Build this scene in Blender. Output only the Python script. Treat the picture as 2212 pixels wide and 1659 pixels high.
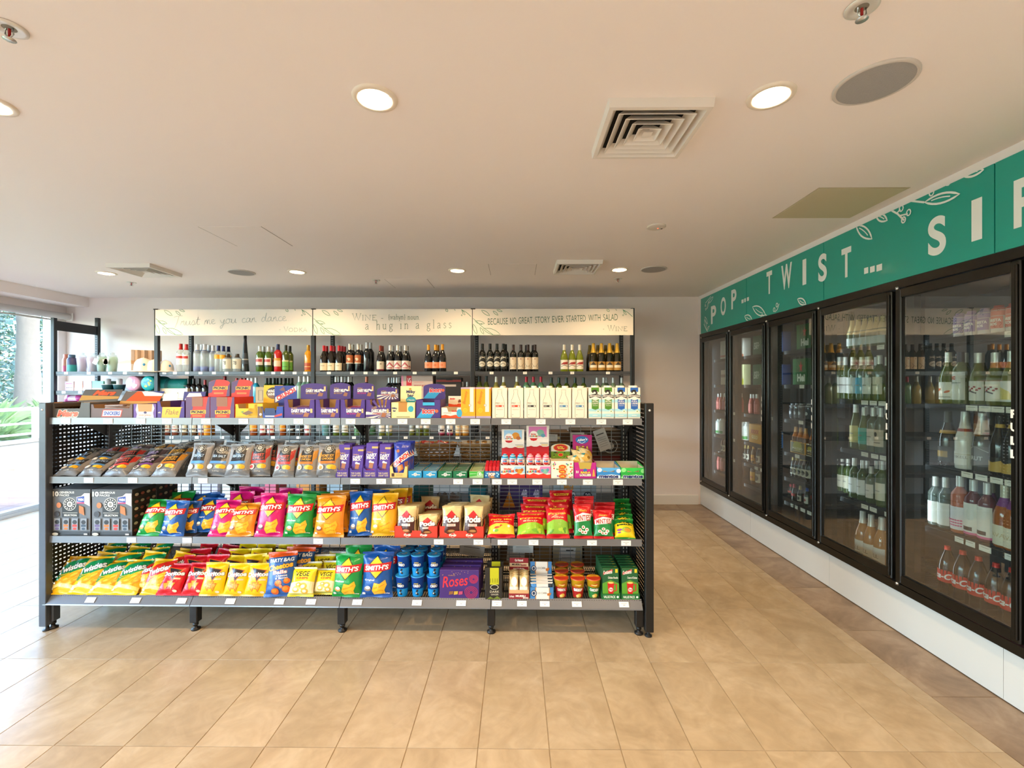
import bpy, bmesh, math, random
from mathutils import Vector, Matrix
random.seed(7)
for _o in list(bpy.data.objects): bpy.data.objects.remove(_o)
SC = bpy.context.scene
C = SC.collection
# ------------------------------------------------------------------ camera
FPX, CX, HY, EYE, YAW = 983.0, 1106.0, 831.0, 1.53, 0.009
cam = bpy.data.cameras.new('camera'); camo = bpy.data.objects.new('camera', cam); C.objects.link(camo)
cam.sensor_fit = 'HORIZONTAL'; cam.sensor_width = 36; cam.lens = 36 * FPX / 2212
cam.shift_y = (HY - 829.5) / 2212; cam.clip_start = .02; cam.clip_end = 200
camo.location = (0, 0, EYE); camo.rotation_euler = (math.pi / 2, 0, YAW)
SC.camera = camo
# ------------------------------------------------------------------ world, sun, exposure
SC.view_settings.view_transform = 'Standard'; SC.view_settings.look = 'None'
SC.view_settings.gamma = 1; SC.view_settings.use_curve_mapping = False
SC.view_settings.exposure = -0.1
SKY, SUN, LAMP, LED = 6.0, 3.0, 25.0, 2.4
W = bpy.data.worlds.new('sky'); SC.world = W; W.use_nodes = True
_n = W.node_tree.nodes; _n.clear()
_s = _n.new('ShaderNodeTexSky'); _s.sky_type = 'NISHITA'; _s.sun_disc = False
_s.sun_elevation = math.radians(52); _s.sun_rotation = math.radians(100); _s.altitude = 10; _s.dust_density = 2.0
_b = _n.new('ShaderNodeBackground'); _b.inputs[1].default_value = SKY
_w = _n.new('ShaderNodeOutputWorld')
W.node_tree.links.new(_s.outputs[0], _b.inputs[0]); W.node_tree.links.new(_b.outputs[0], _w.inputs[0])
_l = bpy.data.lights.new('sun', 'SUN'); _l.energy = SUN; _l.angle = .02; _l.color = (1, .95, .87)
_lo = bpy.data.objects.new('sun', _l); C.objects.link(_lo); _lo.rotation_euler = (math.radians(-19), math.radians(20), 0)
for _sz, _sy, _lc, _rt in ((2.4, 8.5, (-5.9, 1.36, 1.22), (0, -90, 0)), (1.7, 2.4, (-4.35, -3.28, 1.22), (90, 0, 0))):      # daylight enters by the side glazing and an unseen rear window added for light
    _p = bpy.data.lights.new('window_portal', 'AREA'); _p.shape = 'RECTANGLE'; _p.size = _sz; _p.size_y = _sy; _p.cycles.is_portal = True
    _po = bpy.data.objects.new('window_portal', _p); C.objects.link(_po); _po.location = _lc; _po.rotation_euler = [math.radians(q) for q in _rt]
CEIL = 2.655
def lamp_light(x, y):
    l = bpy.data.lights.new('downlight_lamp', 'AREA'); l.shape = 'DISK'; l.size = .11; l.energy = LAMP; l.color = (1, .69, .37); l.spread = math.radians(165)
    o = bpy.data.objects.new('downlight_lamp', l); C.objects.link(o); o.location = (x, y, CEIL - .006); return o
for _x in (-4.1, -2.1, -.55, 1.0):      # added light sources without fittings, out of view, to brighten the room
    lamp_light(_x, -.95)
# ------------------------------------------------------------------ pixel rays of the photograph -> points on real planes
def ray(px, py):
    a = (px - CX) / FPX; c = (HY - py) / FPX; k, s = math.cos(YAW), math.sin(YAW)
    return (a * k - s, a * s + k, c)
TILT, PIV = 0.0, (-1.04, 2.79)                  # the snack rack stands very slightly askew in the room
def atY(px, py, Y):                             # point on the plane y = Y (of the rack's own frame while TILT is set)
    d = ray(px, py); c, s = math.cos(TILT), math.sin(TILT); ox, oy = -PIV[0], -PIV[1]
    lx, ly = d[0] * c + d[1] * s, -d[0] * s + d[1] * c; bx, by = ox * c + oy * s, -ox * s + oy * c
    t = (Y - PIV[1] - by) / ly; return (PIV[0] + bx + lx * t, Y, EYE + d[2] * t)
def atX(px, py, X):
    d = ray(px, py); t = X / d[0]; return (X, d[1] * t, EYE + d[2] * t)
def atZ(px, py, Z):
    d = ray(px, py); t = (Z - EYE) / d[2]; return (d[0] * t, d[1] * t, Z)
# ------------------------------------------------------------------ materials
def lin(h):
    if not isinstance(h, str): return tuple(h)
    h = h.lstrip('#')
    if len(h) == 3: h = ''.join(c * 2 for c in h)
    r = [int(h[i:i + 2], 16) / 255 for i in (0, 2, 4)]
    return tuple(c / 12.92 if c <= .04045 else ((c + .055) / 1.055) ** 2.4 for c in r)
_MC = {}
def pm(h, rough=.5, metal=0., coat=0., bump=0., bscale=40., vary=0., emit=0., spec=.5, trans=0.):
    k = (h, rough, metal, coat, bump, bscale, vary, emit, spec, trans)
    if k in _MC: return _MC[k]
    m = bpy.data.materials.new('m_' + str(h)); m.use_nodes = True
    nt = m.node_tree; b = nt.nodes['Principled BSDF']; c = lin(h)
    b.inputs['Base Color'].default_value = (*c, 1); b.inputs['Roughness'].default_value = rough
    b.inputs['Metallic'].default_value = metal; b.inputs['Coat Weight'].default_value = coat; b.inputs['Coat Roughness'].default_value = .12
    b.inputs['Specular IOR Level'].default_value = spec; b.inputs['Transmission Weight'].default_value = trans
    if emit:
        b.inputs['Emission Color'].default_value = (*c, 1); b.inputs['Emission Strength'].default_value = emit
    if bump or vary:
        tc = nt.nodes.new('ShaderNodeTexCoord'); nz = nt.nodes.new('ShaderNodeTexNoise'); nz.inputs['Scale'].default_value = bscale; nz.inputs['Detail'].default_value = 3
        nt.links.new(tc.outputs['Object'], nz.inputs['Vector'])
        if bump:
            bp = nt.nodes.new('ShaderNodeBump'); bp.inputs['Strength'].default_value = bump; bp.inputs['Distance'].default_value = .01
            nt.links.new(nz.outputs['Fac'], bp.inputs['Height']); nt.links.new(bp.outputs[0], b.inputs['Normal'])
        if vary:
            mx = nt.nodes.new('ShaderNodeMix'); mx.data_type = 'RGBA'; mx.blend_type = 'MULTIPLY'; mx.inputs['Factor'].default_value = 1
            mr = nt.nodes.new('ShaderNodeMapRange'); mr.inputs['To Min'].default_value = 1 - vary; mr.inputs['To Max'].default_value = 1 + vary
            nt.links.new(nz.outputs['Fac'], mr.inputs['Value'])
            mx.inputs['A'].default_value = (*c, 1); nt.links.new(mr.outputs[0], mx.inputs['B']); nt.links.new(mx.outputs['Result'], b.inputs['Base Color'])
    _MC[k] = m; return m
def film(h): return pm(h, .3, 0, .12, .6, 22, 0, 0, .4)
def card(h): return pm(h, .5, 0, 0, 0, 40, .05)
def ink(h): return pm(h, .38)
def clear(h, t=.8, ior=1.45, rough=.02, name='clear'):
    k = (name, h, t, ior, rough)
    if k in _MC: return _MC[k]
    m = bpy.data.materials.new(name); m.use_nodes = True; nt = m.node_tree; nt.nodes.clear()
    o = nt.nodes.new('ShaderNodeOutputMaterial'); tr = nt.nodes.new('ShaderNodeBsdfTransparent'); gl = nt.nodes.new('ShaderNodeBsdfGlossy')
    df = nt.nodes.new('ShaderNodeBsdfDiffuse'); fr = nt.nodes.new('ShaderNodeFresnel'); m1 = nt.nodes.new('ShaderNodeMixShader'); m2 = nt.nodes.new('ShaderNodeMixShader')
    c = lin(h); tr.inputs[0].default_value = (*c, 1); df.inputs[0].default_value = (*c, 1); gl.inputs['Roughness'].default_value = rough; gl.inputs[0].default_value = (1, 1, 1, 1)
    fr.inputs[0].default_value = ior; m1.inputs[0].default_value = 1 - t
    nt.links.new(tr.outputs[0], m1.inputs[1]); nt.links.new(df.outputs[0], m1.inputs[2])
    ge = nt.nodes.new('ShaderNodeNewGeometry'); mu = nt.nodes.new('ShaderNodeMath'); mu.operation = 'MULTIPLY_ADD'; mu.inputs[1].default_value = -1; mu.inputs[2].default_value = 1; nt.links.new(ge.outputs['Backfacing'], mu.inputs[0])
    m3 = nt.nodes.new('ShaderNodeMath'); m3.operation = 'MULTIPLY'; nt.links.new(fr.outputs[0], m3.inputs[0]); nt.links.new(mu.outputs[0], m3.inputs[1])      # the reflection belongs to the outer face of a pane
    nt.links.new(m3.outputs[0], m2.inputs[0]); nt.links.new(m1.outputs[0], m2.inputs[1]); nt.links.new(gl.outputs[0], m2.inputs[2]); nt.links.new(m2.outputs[0], o.inputs[0])
    _MC[k] = m; return m
def stone(name, c1, c2, c3, rough, sx=3.0):
    m = bpy.data.materials.new(name); m.use_nodes = True; nt = m.node_tree; b = nt.nodes['Principled BSDF']
    N = nt.nodes.new; L = nt.links.new
    ge = N('ShaderNodeNewGeometry'); oi = N('ShaderNodeObjectInfo'); ad = N('ShaderNodeVectorMath'); ad.operation = 'ADD'
    sc = N('ShaderNodeVectorMath'); sc.operation = 'SCALE'; cb = N('ShaderNodeCombineXYZ')
    L(oi.outputs['Random'], cb.inputs[0]); L(oi.outputs['Random'], cb.inputs[2]); L(cb.outputs[0], sc.inputs[0]); sc.inputs['Scale'].default_value = 37
    L(ge.outputs['Position'], ad.inputs[0]); L(sc.outputs[0], ad.inputs[1])
    n1 = N('ShaderNodeTexNoise'); n1.inputs['Scale'].default_value = sx; n1.inputs['Detail'].default_value = 7; n1.inputs['Roughness'].default_value = .6; n1.inputs['Distortion'].default_value = .9
    L(ad.outputs[0], n1.inputs['Vector'])
    r = N('ShaderNodeValToRGB'); e = r.color_ramp.elements; e[0].position = .30; e[0].color = (*lin(c1), 1); e[1].position = .68; e[1].color = (*lin(c3), 1)
    x = e.new(.48); x.color = (*lin(c2), 1); L(n1.outputs['Fac'], r.inputs[0])
    n2 = N('ShaderNodeTexNoise'); n2.inputs['Scale'].default_value = 9; n2.inputs['Detail'].default_value = 4; n2.inputs['Distortion'].default_value = 2; L(ad.outputs[0], n2.inputs['Vector'])
    v = N('ShaderNodeMapRange'); v.inputs['From Min'].default_value = .3; v.inputs['From Max'].default_value = .7; v.inputs['To Min'].default_value = .93; v.inputs['To Max'].default_value = 1.06; L(n2.outputs['Fac'], v.inputs['Value'])
    mt = N('ShaderNodeMapRange'); mt.inputs['To Min'].default_value = .96; mt.inputs['To Max'].default_value = 1.04; L(oi.outputs['Random'], mt.inputs['Value'])
    mm = N('ShaderNodeMath'); mm.operation = 'MULTIPLY'; L(v.outputs[0], mm.inputs[0]); L(mt.outputs[0], mm.inputs[1])
    mx = N('ShaderNodeMix'); mx.data_type = 'RGBA'; mx.blend_type = 'MULTIPLY'; mx.inputs['Factor'].default_value = 1
    L(r.outputs[0], mx.inputs['A']); L(mm.outputs[0], mx.inputs['B']); L(mx.outputs['Result'], b.inputs['Base Color'])
    b.inputs['Roughness'].default_value = rough; bp = N('ShaderNodeBump'); bp.inputs['Strength'].default_value = .06; bp.inputs['Distance'].default_value = .004
    L(n2.outputs['Fac'], bp.inputs['Height']); L(bp.outputs[0], b.inputs['Normal']); return m
# ------------------------------------------------------------------ mesh builder
class MB:
    def __init__(s): s.v = []; s.f = []; s.m = []; s.s = []
    def add(s, vs, fs, mi=0, sm=False):
        o = len(s.v); s.v += [tuple(p) for p in vs]; s.f += [tuple(i + o for i in f) for f in fs]; s.m += [mi] * len(fs); s.s += [sm] * len(fs); return s
    def box(s, x0, x1, y0, y1, z0, z1, mi=0):
        return s.add([(x0, y0, z0), (x1, y0, z0), (x1, y1, z0), (x0, y1, z0), (x0, y0, z1), (x1, y0, z1), (x1, y1, z1), (x0, y1, z1)],
                     [(0, 3, 2, 1), (4, 5, 6, 7), (0, 1, 5, 4), (1, 2, 6, 5), (2, 3, 7, 6), (3, 0, 4, 7)], mi)
    def bbox(s, x0, x1, y0, y1, z0, z1, b=.003, mi=0):      # box with chamfered edges
        bm = bmesh.new(); bmesh.ops.create_cube(bm, size=1)
        for v in bm.verts: v.co = ((x0 + x1) / 2 + v.co.x * (x1 - x0), (y0 + y1) / 2 + v.co.y * (y1 - y0), (z0 + z1) / 2 + v.co.z * (z1 - z0))
        bmesh.ops.bevel(bm, geom=bm.edges[:], offset=b, segments=1, affect='EDGES'); bm.verts.index_update()
        s.add([v.co[:] for v in bm.verts], [[v.index for v in f.verts] for f in bm.faces], mi); bm.free(); return s
    def quad(s, a, b, c, d, mi=0): return s.add([a, b, c, d], [(0, 1, 2, 3)], mi)
    def lathe(s, prof, seg=16, mi=0, c=(0, 0), a0=0., a1=math.tau, sm=True, sx=1., sy=1.):
        full = abs(a1 - a0 - math.tau) < 1e-6; n = seg if full else seg + 1; vs = []; fs = []
        for r, z in prof:
            for i in range(n):
                a = a0 + (a1 - a0) * i / seg; vs.append((c[0] + r * sx * math.cos(a), c[1] + r * sy * math.sin(a), z))
        for j in range(len(prof) - 1):
            for i in range(seg):
                k = (i + 1) % n if full else i + 1; fs.append((j * n + i, j * n + k, j * n + n + k, j * n + n + i))
        return s.add(vs, fs, mi, sm)
    def tube(s, pts, r, seg=6, mi=0, sm=True):
        vs = []; fs = []; n = len(pts); P = [Vector(p) for p in pts]; up = Vector((0, 0, 1))
        for i, p in enumerate(P):
            t = (P[min(i + 1, n - 1)] - P[max(i - 1, 0)]).normalized(); u = t.cross(up)
            if u.length < 1e-3: u = t.cross(Vector((1, 0, 0)))
            u.normalize(); w = t.cross(u); rr = r[i] if isinstance(r, (list, tuple)) else r
            for k in range(seg):
                a = math.tau * k / seg; vs.append(p + u * rr * math.cos(a) + w * rr * math.sin(a))
        for i in range(n - 1):
            for k in range(seg):
                l = (k + 1) % seg; fs.append((i * seg + k, i * seg + l, i * seg + seg + l, i * seg + seg + k))
        fs += [tuple(range(seg)), tuple(range((n - 1) * seg, n * seg))]
        return s.add(vs, fs, mi, sm)
    def prism(s, poly, a, b, ax='y', mi=0):        # poly in the plane across axis ax, from a to b
        f = {'y': lambda p, t: (p[0], t, p[1]), 'x': lambda p, t: (t, p[0], p[1]), 'z': lambda p, t: (p[0], p[1], t)}[ax]
        n = len(poly); vs = [f(p, a) for p in poly] + [f(p, b) for p in poly]
        fs = [tuple(range(n)), tuple(range(n, 2 * n))] + [(i, (i + 1) % n, n + (i + 1) % n, n + i) for i in range(n)]
        return s.add(vs, fs, mi)
    def mesh(s, mats, name='mesh'):
        me = bpy.data.meshes.new(name); me.from_pydata(s.v, [], s.f)
        for m in (mats if isinstance(mats, (list, tuple)) else [mats]): me.materials.append(m)
        me.polygons.foreach_set('material_index', s.m); me.polygons.foreach_set('use_smooth', s.s); me.update(); return me
# ------------------------------------------------------------------ things, parts, sub-parts:  T(name, mesh, children...)
def T(name, mesh, *ch, loc=None, label=None, kind=None): return (name, mesh, ch, loc, label, kind)
def put(t, loc=(0, 0, 0), rot=(0, 0, 0), sc=(1, 1, 1), label=None, cat=None, group=None, kind=None, parent=None):
    name, mesh, ch, l2, lb, kd = t
    o = bpy.data.objects.new(name, mesh); C.objects.link(o)
    if parent is not None:
        o.parent = parent
        if l2: o.location = l2
        if lb: o['label'] = lb
        if kd: o['kind'] = kd
    else:
        o.location = loc; o.rotation_euler = rot; o.scale = sc
        if label: o['label'] = label
        if cat: o['category'] = cat
        if group: o['group'] = group
        if kind: o['kind'] = kind
    for c in ch: put(c, parent=o)
    return o
def struct(name, mesh, parent=None, *ch): return put(T(name, mesh, *ch, kind='structure'), kind='structure', parent=parent)
ORD = 'first second third fourth fifth sixth seventh eighth ninth tenth eleventh twelfth thirteenth fourteenth fifteenth sixteenth seventeenth eighteenth nineteenth twentieth'.split()
# ------------------------------------------------------------------ flat print (lettering and graphics) laid on a surface
_TX = {}; TRES = 3
def glyphs(t, sh, b):
    k = (t, sh, round(b, 3))
    if k not in _TX:
        cu = bpy.data.curves.new('lettering', 'FONT'); cu.body = t; cu.fill_mode = 'BOTH'; cu.resolution_u = TRES; cu.offset = b; cu.shear = sh
        o = bpy.data.objects.new('lettering', cu); m = o.to_mesh()
        _TX[k] = ([(v.co.x, v.co.y) for v in m.vertices], [tuple(p.vertices) for p in m.polygons]); o.to_mesh_clear(); bpy.data.objects.remove(o); bpy.data.curves.remove(cu)
    return _TX[k]
class Pr:
    def __init__(s, w=1, h=1, cx=.5): s.w = w; s.h = h; s.cx = cx; s.it = []; s.L = 0
    def raw(s, vs, fs, c, up=1): s.L += up; s.it.append((vs, fs, c, s.L)); return s
    def P(s, pts): return [((x - s.cx) * s.w, y * s.h) for x, y in pts]
    def poly(s, pts, c):
        if s.cx == .5:                          # nothing is printed past the edge of its panel
            for ax, lim, sg in ((0, 0, 1), (0, 1, -1), (1, 0, 1), (1, 1, -1)):
                o = []
                for i in range(len(pts)):
                    a, b = pts[i - 1], pts[i]; da, db = (a[ax] - lim) * sg, (b[ax] - lim) * sg
                    if (da < 0) != (db < 0): t = da / (da - db); o.append((a[0] + (b[0] - a[0]) * t, a[1] + (b[1] - a[1]) * t))
                    if db >= 0: o.append(b)
                pts = o
                if len(pts) < 3: return s
        p = s.P(pts); return s.raw(p, [tuple(range(len(p)))], c)
    def rect(s, x0, y0, x1, y1, c): return s.poly([(x0, y0), (x1, y0), (x1, y1), (x0, y1)], c)
    def ell(s, x, y, rx, ry, c, n=18, rot=0):          # rx, ry as fractions of the width
        (mx, my), = s.P([(x, y)]); k = math.radians(rot); ck, sk = math.cos(k), math.sin(k); p = []
        for i in range(n):
            a = math.tau * i / n; u, v = rx * s.w * math.cos(a), ry * s.w * math.sin(a); p.append((mx + u * ck - v * sk, my + u * sk + v * ck))
        return s.raw(p, [tuple(range(n))], c)
    def text(s, t, x0, y0, x1, y1, c, rot=0, sh=0, b=.015, ol=None, olw=.05):
        vs, fs = glyphs(t, sh, b); xs = [v[0] for v in vs]; ys = [v[1] for v in vs]; ax, bx, ay, by = min(xs), max(xs), min(ys), max(ys)
        (X0, Y0), (X1, Y1) = s.P([(x0, y0), (x1, y1)]); kx = (X1 - X0) / max(bx - ax, 1e-6); ky = (Y1 - Y0) / max(by - ay, 1e-6)
        mx, my = (X0 + X1) / 2, (Y0 + Y1) / 2; k = math.radians(rot); ck, sk = math.cos(k), math.sin(k)
        def tf(q):
            u, v = (q[0] - ax) * kx + X0 - mx, (q[1] - ay) * ky + Y0 - my; return (mx + u * ck - v * sk, my + u * sk + v * ck)
        if ol:
            v2, f2 = glyphs(t, sh, b + olw); s.raw([tf(q) for q in v2], f2, ol)
        return s.raw([tf(q) for q in vs], fs, c)
    def stroke(s, pts, w, c, closed=False, up=1):
        p = [Vector(q) for q in s.P(pts)]; n = len(p); vs = []; fs = []
        for i in range(n):
            a = p[(i - 1) % n] if closed or i else p[0]; b = p[(i + 1) % n] if closed or i < n - 1 else p[n - 1]
            t = (b - a); t = t.normalized() if t.length > 1e-9 else Vector((1, 0)); q = Vector((-t.y, t.x)) * w / 2; vs += [tuple(p[i] + q), tuple(p[i] - q)]
        for i in range(n if closed else n - 1):
            j = (i + 1) % n; fs.append((2 * i, 2 * i + 1, 2 * j + 1, 2 * j))
        return s.raw(vs, fs, c, up)
    def mesh(s, fm, cell=0, mf=ink):
        M = MB(); cols = []
        for vs, fs, c, l in s.it:
            if c not in cols: cols.append(c)
            if cell:
                bm = bmesh.new(); bv = [bm.verts.new((x, y, 0)) for x, y in vs]
                for f in fs:
                    try: bm.faces.new([bv[i] for i in f])
                    except ValueError: pass
                for ax in (0, 1):
                    cs = [v[ax] for v in vs]; lo, hi = min(cs), max(cs); cc = cell if isinstance(cell, (int, float)) else cell[ax]
                    if not cc: continue
                    k = math.floor(lo / cc) + 1
                    while k * cc < hi:
                        no = (1, 0, 0) if ax == 0 else (0, 1, 0); bmesh.ops.bisect_plane(bm, geom=bm.verts[:] + bm.edges[:] + bm.faces[:], plane_co=(k * cc, k * cc, 0), plane_no=no); k += 1
                bm.verts.index_update(); vs = [v.co[:2] for v in bm.verts]; fs = [[v.index for v in f.verts] for f in bm.faces]; bm.free()
            M.add([fm(x, y, l) for x, y in vs], fs, cols.index(c))
        return M.mesh([mf(c) for c in cols], 'print')
def flat(x, y, l): return (x, -.0004 - l * .00018, y)
def arc(p0, p1, bulge, n=8):
    a = Vector(p0); b = Vector(p1); d = b - a; q = Vector((-d.y, d.x)) * bulge
    return [tuple(a + d * t + q * 4 * t * (1 - t)) for t in [i / n for i in range(n + 1)]]
def leaf(p, a, b, w, c, fat=.22, vein=True):           # outline of a leaf from a to b
    up = arc(a, b, fat); dn = arc(b, a, fat); p.stroke(up + dn[1:-1], w, c, True)
    if vein: p.stroke(arc(((a[0] * .8 + b[0] * .2), (a[1] * .8 + b[1] * .2)), ((a[0] * .25 + b[0] * .75), (a[1] * .25 + b[1] * .75)), .05, 5), w * .6, c)
# ================================================================== the room
WALLC = pm('#f4e9e4', .7, 0, 0, .04, 60)
CEILC = pm('#f6ede8', .8, 0, 0, .03, 50)
WHITE = pm('#eeeae2', .45); BLACK = pm('#1d1c1b', .42, 0, 0, 0, 40, .08); DARK = pm('#26272a', .38, .35, 0, 0, 30, .1)
XL, XR, YB, YF = -5.83, 2.36, 5.85, -3.2
TILE = stone('floor_tile', '#ab9678', '#b7a283', '#c3b093', .24)
TILEB = stone('border_tile', '#7c654c', '#957c61', '#ac957a', .3, 4)
GROUT = pm('#a08f78', .8)
fl = struct('floor', MB().box(XL - .1, 3.6, YF - .1, YB + .1, -.08, -.0035).mesh(GROUT))
TW, TL, X0, Y0 = .3, .6045, .4395, 1.912
def tile_mesh(w, l, mat, g=.0012, b=.0012):
    m = MB(); a, c, e, f = -w / 2 + g, w / 2 - g, -l / 2 + g, l / 2 - g
    lo = [(a, e, -.0035), (c, e, -.0035), (c, f, -.0035), (a, f, -.0035)]; hi = [(a + b, e + b, 0), (c - b, e + b, 0), (c - b, f - b, 0), (a + b, f - b, 0)]
    m.add(lo + hi, [(4, 5, 6, 7)] + [(i, (i + 1) % 4, 4 + (i + 1) % 4, 4 + i) for i in range(4)]); return m.mesh(mat, 'tile')
_tm = {}
def tile(x0, x1, y0, y1, mat):
    k = (round(x1 - x0, 3), round(y1 - y0, 3), mat.name)
    if k not in _tm: _tm[k] = tile_mesh(x1 - x0, y1 - y0, mat)
    put(T('tile', _tm[k], loc=((x0 + x1) / 2, (y0 + y1) / 2, 0)), parent=fl)
BX, BY = 2.036, 5.55      # inner edges of the darker border
xs = [X0 + TW * k for k in range(-21, 6)]; xs = [XL + .0] + [x for x in xs if x > XL + .05] + [BX]
ys = [Y0 + TL * k for k in range(-4, 7)]; ys = [y for y in ys if y < BY - .05] + [BY]
for j in range(len(ys) - 1):
    for i in range(len(xs) - 1):
        if ys[j + 1] > 1.2: tile(xs[i], xs[i + 1], ys[j], ys[j + 1], TILE)
        elif i % 4 == 0: tile(xs[i], xs[min(i + 4, len(xs) - 1)], ys[j], ys[j + 1], TILE)
y = YB
while y > -.2:
    tile(BX, XR, max(y - .6, -.2), y, TILEB); y -= .6
x = BX
while x > XL + .05:
    tile(max(x - .6, XL), x, BY, YB, TILEB); x -= .6
struct('wall_back', MB().box(XL - .2, 3.6, YB, YB + .1, -.05, 2.9).mesh(WALLC))
struct('wall_rear', MB().box(XL - .2, -5.2, YF - .1, YF, -.05, 2.9).box(-3.5, 3.6, YF - .1, YF, -.05, 2.9).box(-5.2, -3.5, YF - .1, YF, 2.42, 2.9).mesh(WALLC))
struct('baseboard_back', MB().box(XL, 2.33, YB - .016, YB, 0, .115).box(XL, 2.33, YB - .011, YB, .115, .12).mesh(WHITE))
# left wall: a pier by the corner, the glazing, a head over it
wl = struct('wall_left', MB().box(XL - .2, XL, 5.745, YB + .1, -.05, 2.9).box(XL - .2, XL, YF - .1, 5.745, 2.44, 2.9).box(XL - .2, XL, YF - .1, -2.9, -.05, 2.44).mesh(WALLC))
struct('trim_1', MB().box(XL, -5.54, YF, YB, 2.535, CEIL).mesh(WALLC))             # bulkhead along the glazing
FR = pm('#c9ccce', .35, .6)
GLASS = clear('#f4f9f8', .97, 1.45, .0, 'window_glass')
wy = [5.745, 3.45, 1.3, -.8, -2.9]
for i in range(4):
    a, b = wy[i + 1], wy[i]; m = MB()
    m.box(XL - .09, XL - .03, a, a + .05, 0, 2.44).box(XL - .09, XL - .03, b - .05, b, 0, 2.44).box(XL - .09, XL - .03, a + .05, b - .05, 2.38, 2.44).box(XL - .10, XL - .01, a + .05, b - .05, 0, .07).box(XL - .03, XL + .01, a, b, 0, .035)
    w = struct('window_%d' % (i + 1), m.mesh(FR)); put(T('pane', MB().box(XL - .064, XL - .056, a + .05, b - .05, .07, 2.38).mesh(GLASS)), parent=w)
for i in range(1):  # unseen rear window, added to let more daylight in
    a, b = -5.2 + 1.7 * i, -3.5 + 1.7 * i; m = MB().box(a, a + .04, YF - .08, YF - .02, 0, 2.42).box(b - .04, b, YF - .08, YF - .02, 0, 2.42).box(a + .04, b - .04, YF - .08, YF - .02, 2.36, 2.42).box(a + .04, b - .04, YF - .08, YF - .02, 0, .06)
    w = struct('window_%d' % (i + 5), m.mesh(FR)); put(T('pane', MB().box(a + .04, b - .04, YF - .054, YF - .046, .06, 2.36).mesh(GLASS)), parent=w)
bl = put(T('roller_blind', MB().tube([(XL + .075, -2.8, 2.40), (XL + .075, 5.80, 2.40)], .042, 12).mesh(pm('#d3cdc6', .6)),
           T('bracket', MB().box(XL, XL + .12, 5.80, 5.815, 2.35, 2.45).box(XL, XL + .12, -2.82, -2.80, 2.35, 2.45).mesh(WHITE)),
           T('bottom_bar', MB().box(XL + .02, XL + .045, -2.8, 5.8, 2.335, 2.352).mesh(pm('#bcb6b0', .5)))), label='pale rolled-up roller blind along the top of the garden windows', cat='blind')
# ceiling with round openings for the downlights
LAMPS = [(-.554, 1.781), (.992, 1.781), (-2.112, 1.80), (-4.13, 4.55), (-2.18, 4.51), (-.578, 4.47), (1.008, 4.45)]
def holed(x0, x1, y0, y1, z, holes, r, mat, n=28):
    bm = bmesh.new(); es = []
    def loop(p):
        v = [bm.verts.new((a, b, z)) for a, b in p]; es.extend(bm.edges.new((v[i], v[(i + 1) % len(v)])) for i in range(len(v)))
    loop([(x0, y0), (x1, y0), (x1, y1), (x0, y1)])
    for hx, hy in holes: loop([(hx + r * math.cos(math.tau * i / n), hy + r * math.sin(math.tau * i / n)) for i in range(n)])
    bmesh.ops.triangle_fill(bm, use_beauty=True, use_dissolve=False, edges=es); bm.verts.index_update()
    m = MB().add([v.co[:] for v in bm.verts], [[v.index for v in f.verts] for f in bm.faces]); bm.free()
    m.box(x0, x1, y0, y1, z + .12, z + .2)
    return m.mesh(mat)
ce = struct('ceiling', holed(XL - .2, 3.6, YF - .1, YB + .1, CEIL, LAMPS, .066, CEILC))
LAMPE = pm('#fff1d8', .5, 0, 0, 0, 40, 0, 14.0); TRIM = pm('#f1e6d6', .4)
dl_mesh = MB().lathe([(.063, .0), (.0665, -.008), (.086, -.006), (.0875, 0)], 32).mesh(TRIM)
can_mesh = MB().lathe([(.064, -.004), (.0635, .03), (.056, .036)], 32).mesh(pm('#fdeed5', .35))
lens_mesh = MB().lathe([(.0, .032), (.057, .032)], 28).mesh(LAMPE)
lt = ['round downlight lit above the aisle over the rack, left of the square air vent', 'round downlight lit between the nearest square air vent and the big speaker disc',
      'lit downlight cut by the left edge of the photo', 'lit downlight nearest the garden window, beside an air vent', 'lit downlight of the back row, right of the left ceiling speaker',
      'lit downlight of the back row, above the middle sign', 'lit downlight of the back row, between air vent and small speaker']
for (x, y), t in zip(LAMPS, lt):
    put(T('downlight', dl_mesh, T('reflector', can_mesh), T('lens', lens_mesh)), (x, y, CEIL), label=t, cat='downlight', group='ceiling downlights')
    lamp_light(x, y).location.z = CEIL + .026
# air diffusers
def vent_tree():
    h = .208; w = MB(); z0, z1 = -.036, -.004
    def ring(m, a, za, b, zb, mi=0):
        p = [(-a, -a, za), (a, -a, za), (a, a, za), (-a, a, za), (-b, -b, zb), (b, -b, zb), (b, b, zb), (-b, b, zb)]
        m.add(p, [(i, (i + 1) % 4, 4 + (i + 1) % 4, 4 + i) for i in range(4)], mi)
    ring(w, h, 0, h - .004, z0); ring(w, h - .004, z0, h - .022, z0 - .001); ring(w, h - .022, z0 - .001, h - .045, z1)
    ls = []
    for k in range(4):
        a = h - .05 - .036 * k; m = MB(); ring(m, a, z0 + .002, a - .003, z0 + .001); ring(m, a - .003, z0 + .001, a - .034, z1 + .002); ring(m, a, z0 + .002, a - .030, z1 + .003)
        if k == 3: m.add([(-.02, -.02, z0 + .004), (.02, -.02, z0 + .004), (.02, .02, z0 + .004), (-.02, .02, z0 + .004)], [(0, 1, 2, 3)])
        ls.append(T('louvre', m.mesh(VENTW)))
    return T('air_vent', w.mesh(VENTW), T('duct_shade_sheet', MB().add([(-h + .01, -h + .01, -.0015), (h - .01, -h + .01, -.0015), (h - .01, h - .01, -.0015), (-h + .01, h - .01, -.0015)], [(0, 1, 2, 3)]).mesh(pm('#15120f', .9))), *ls)  # dark sheet under the ceiling stands in for the shade up the duct
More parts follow.
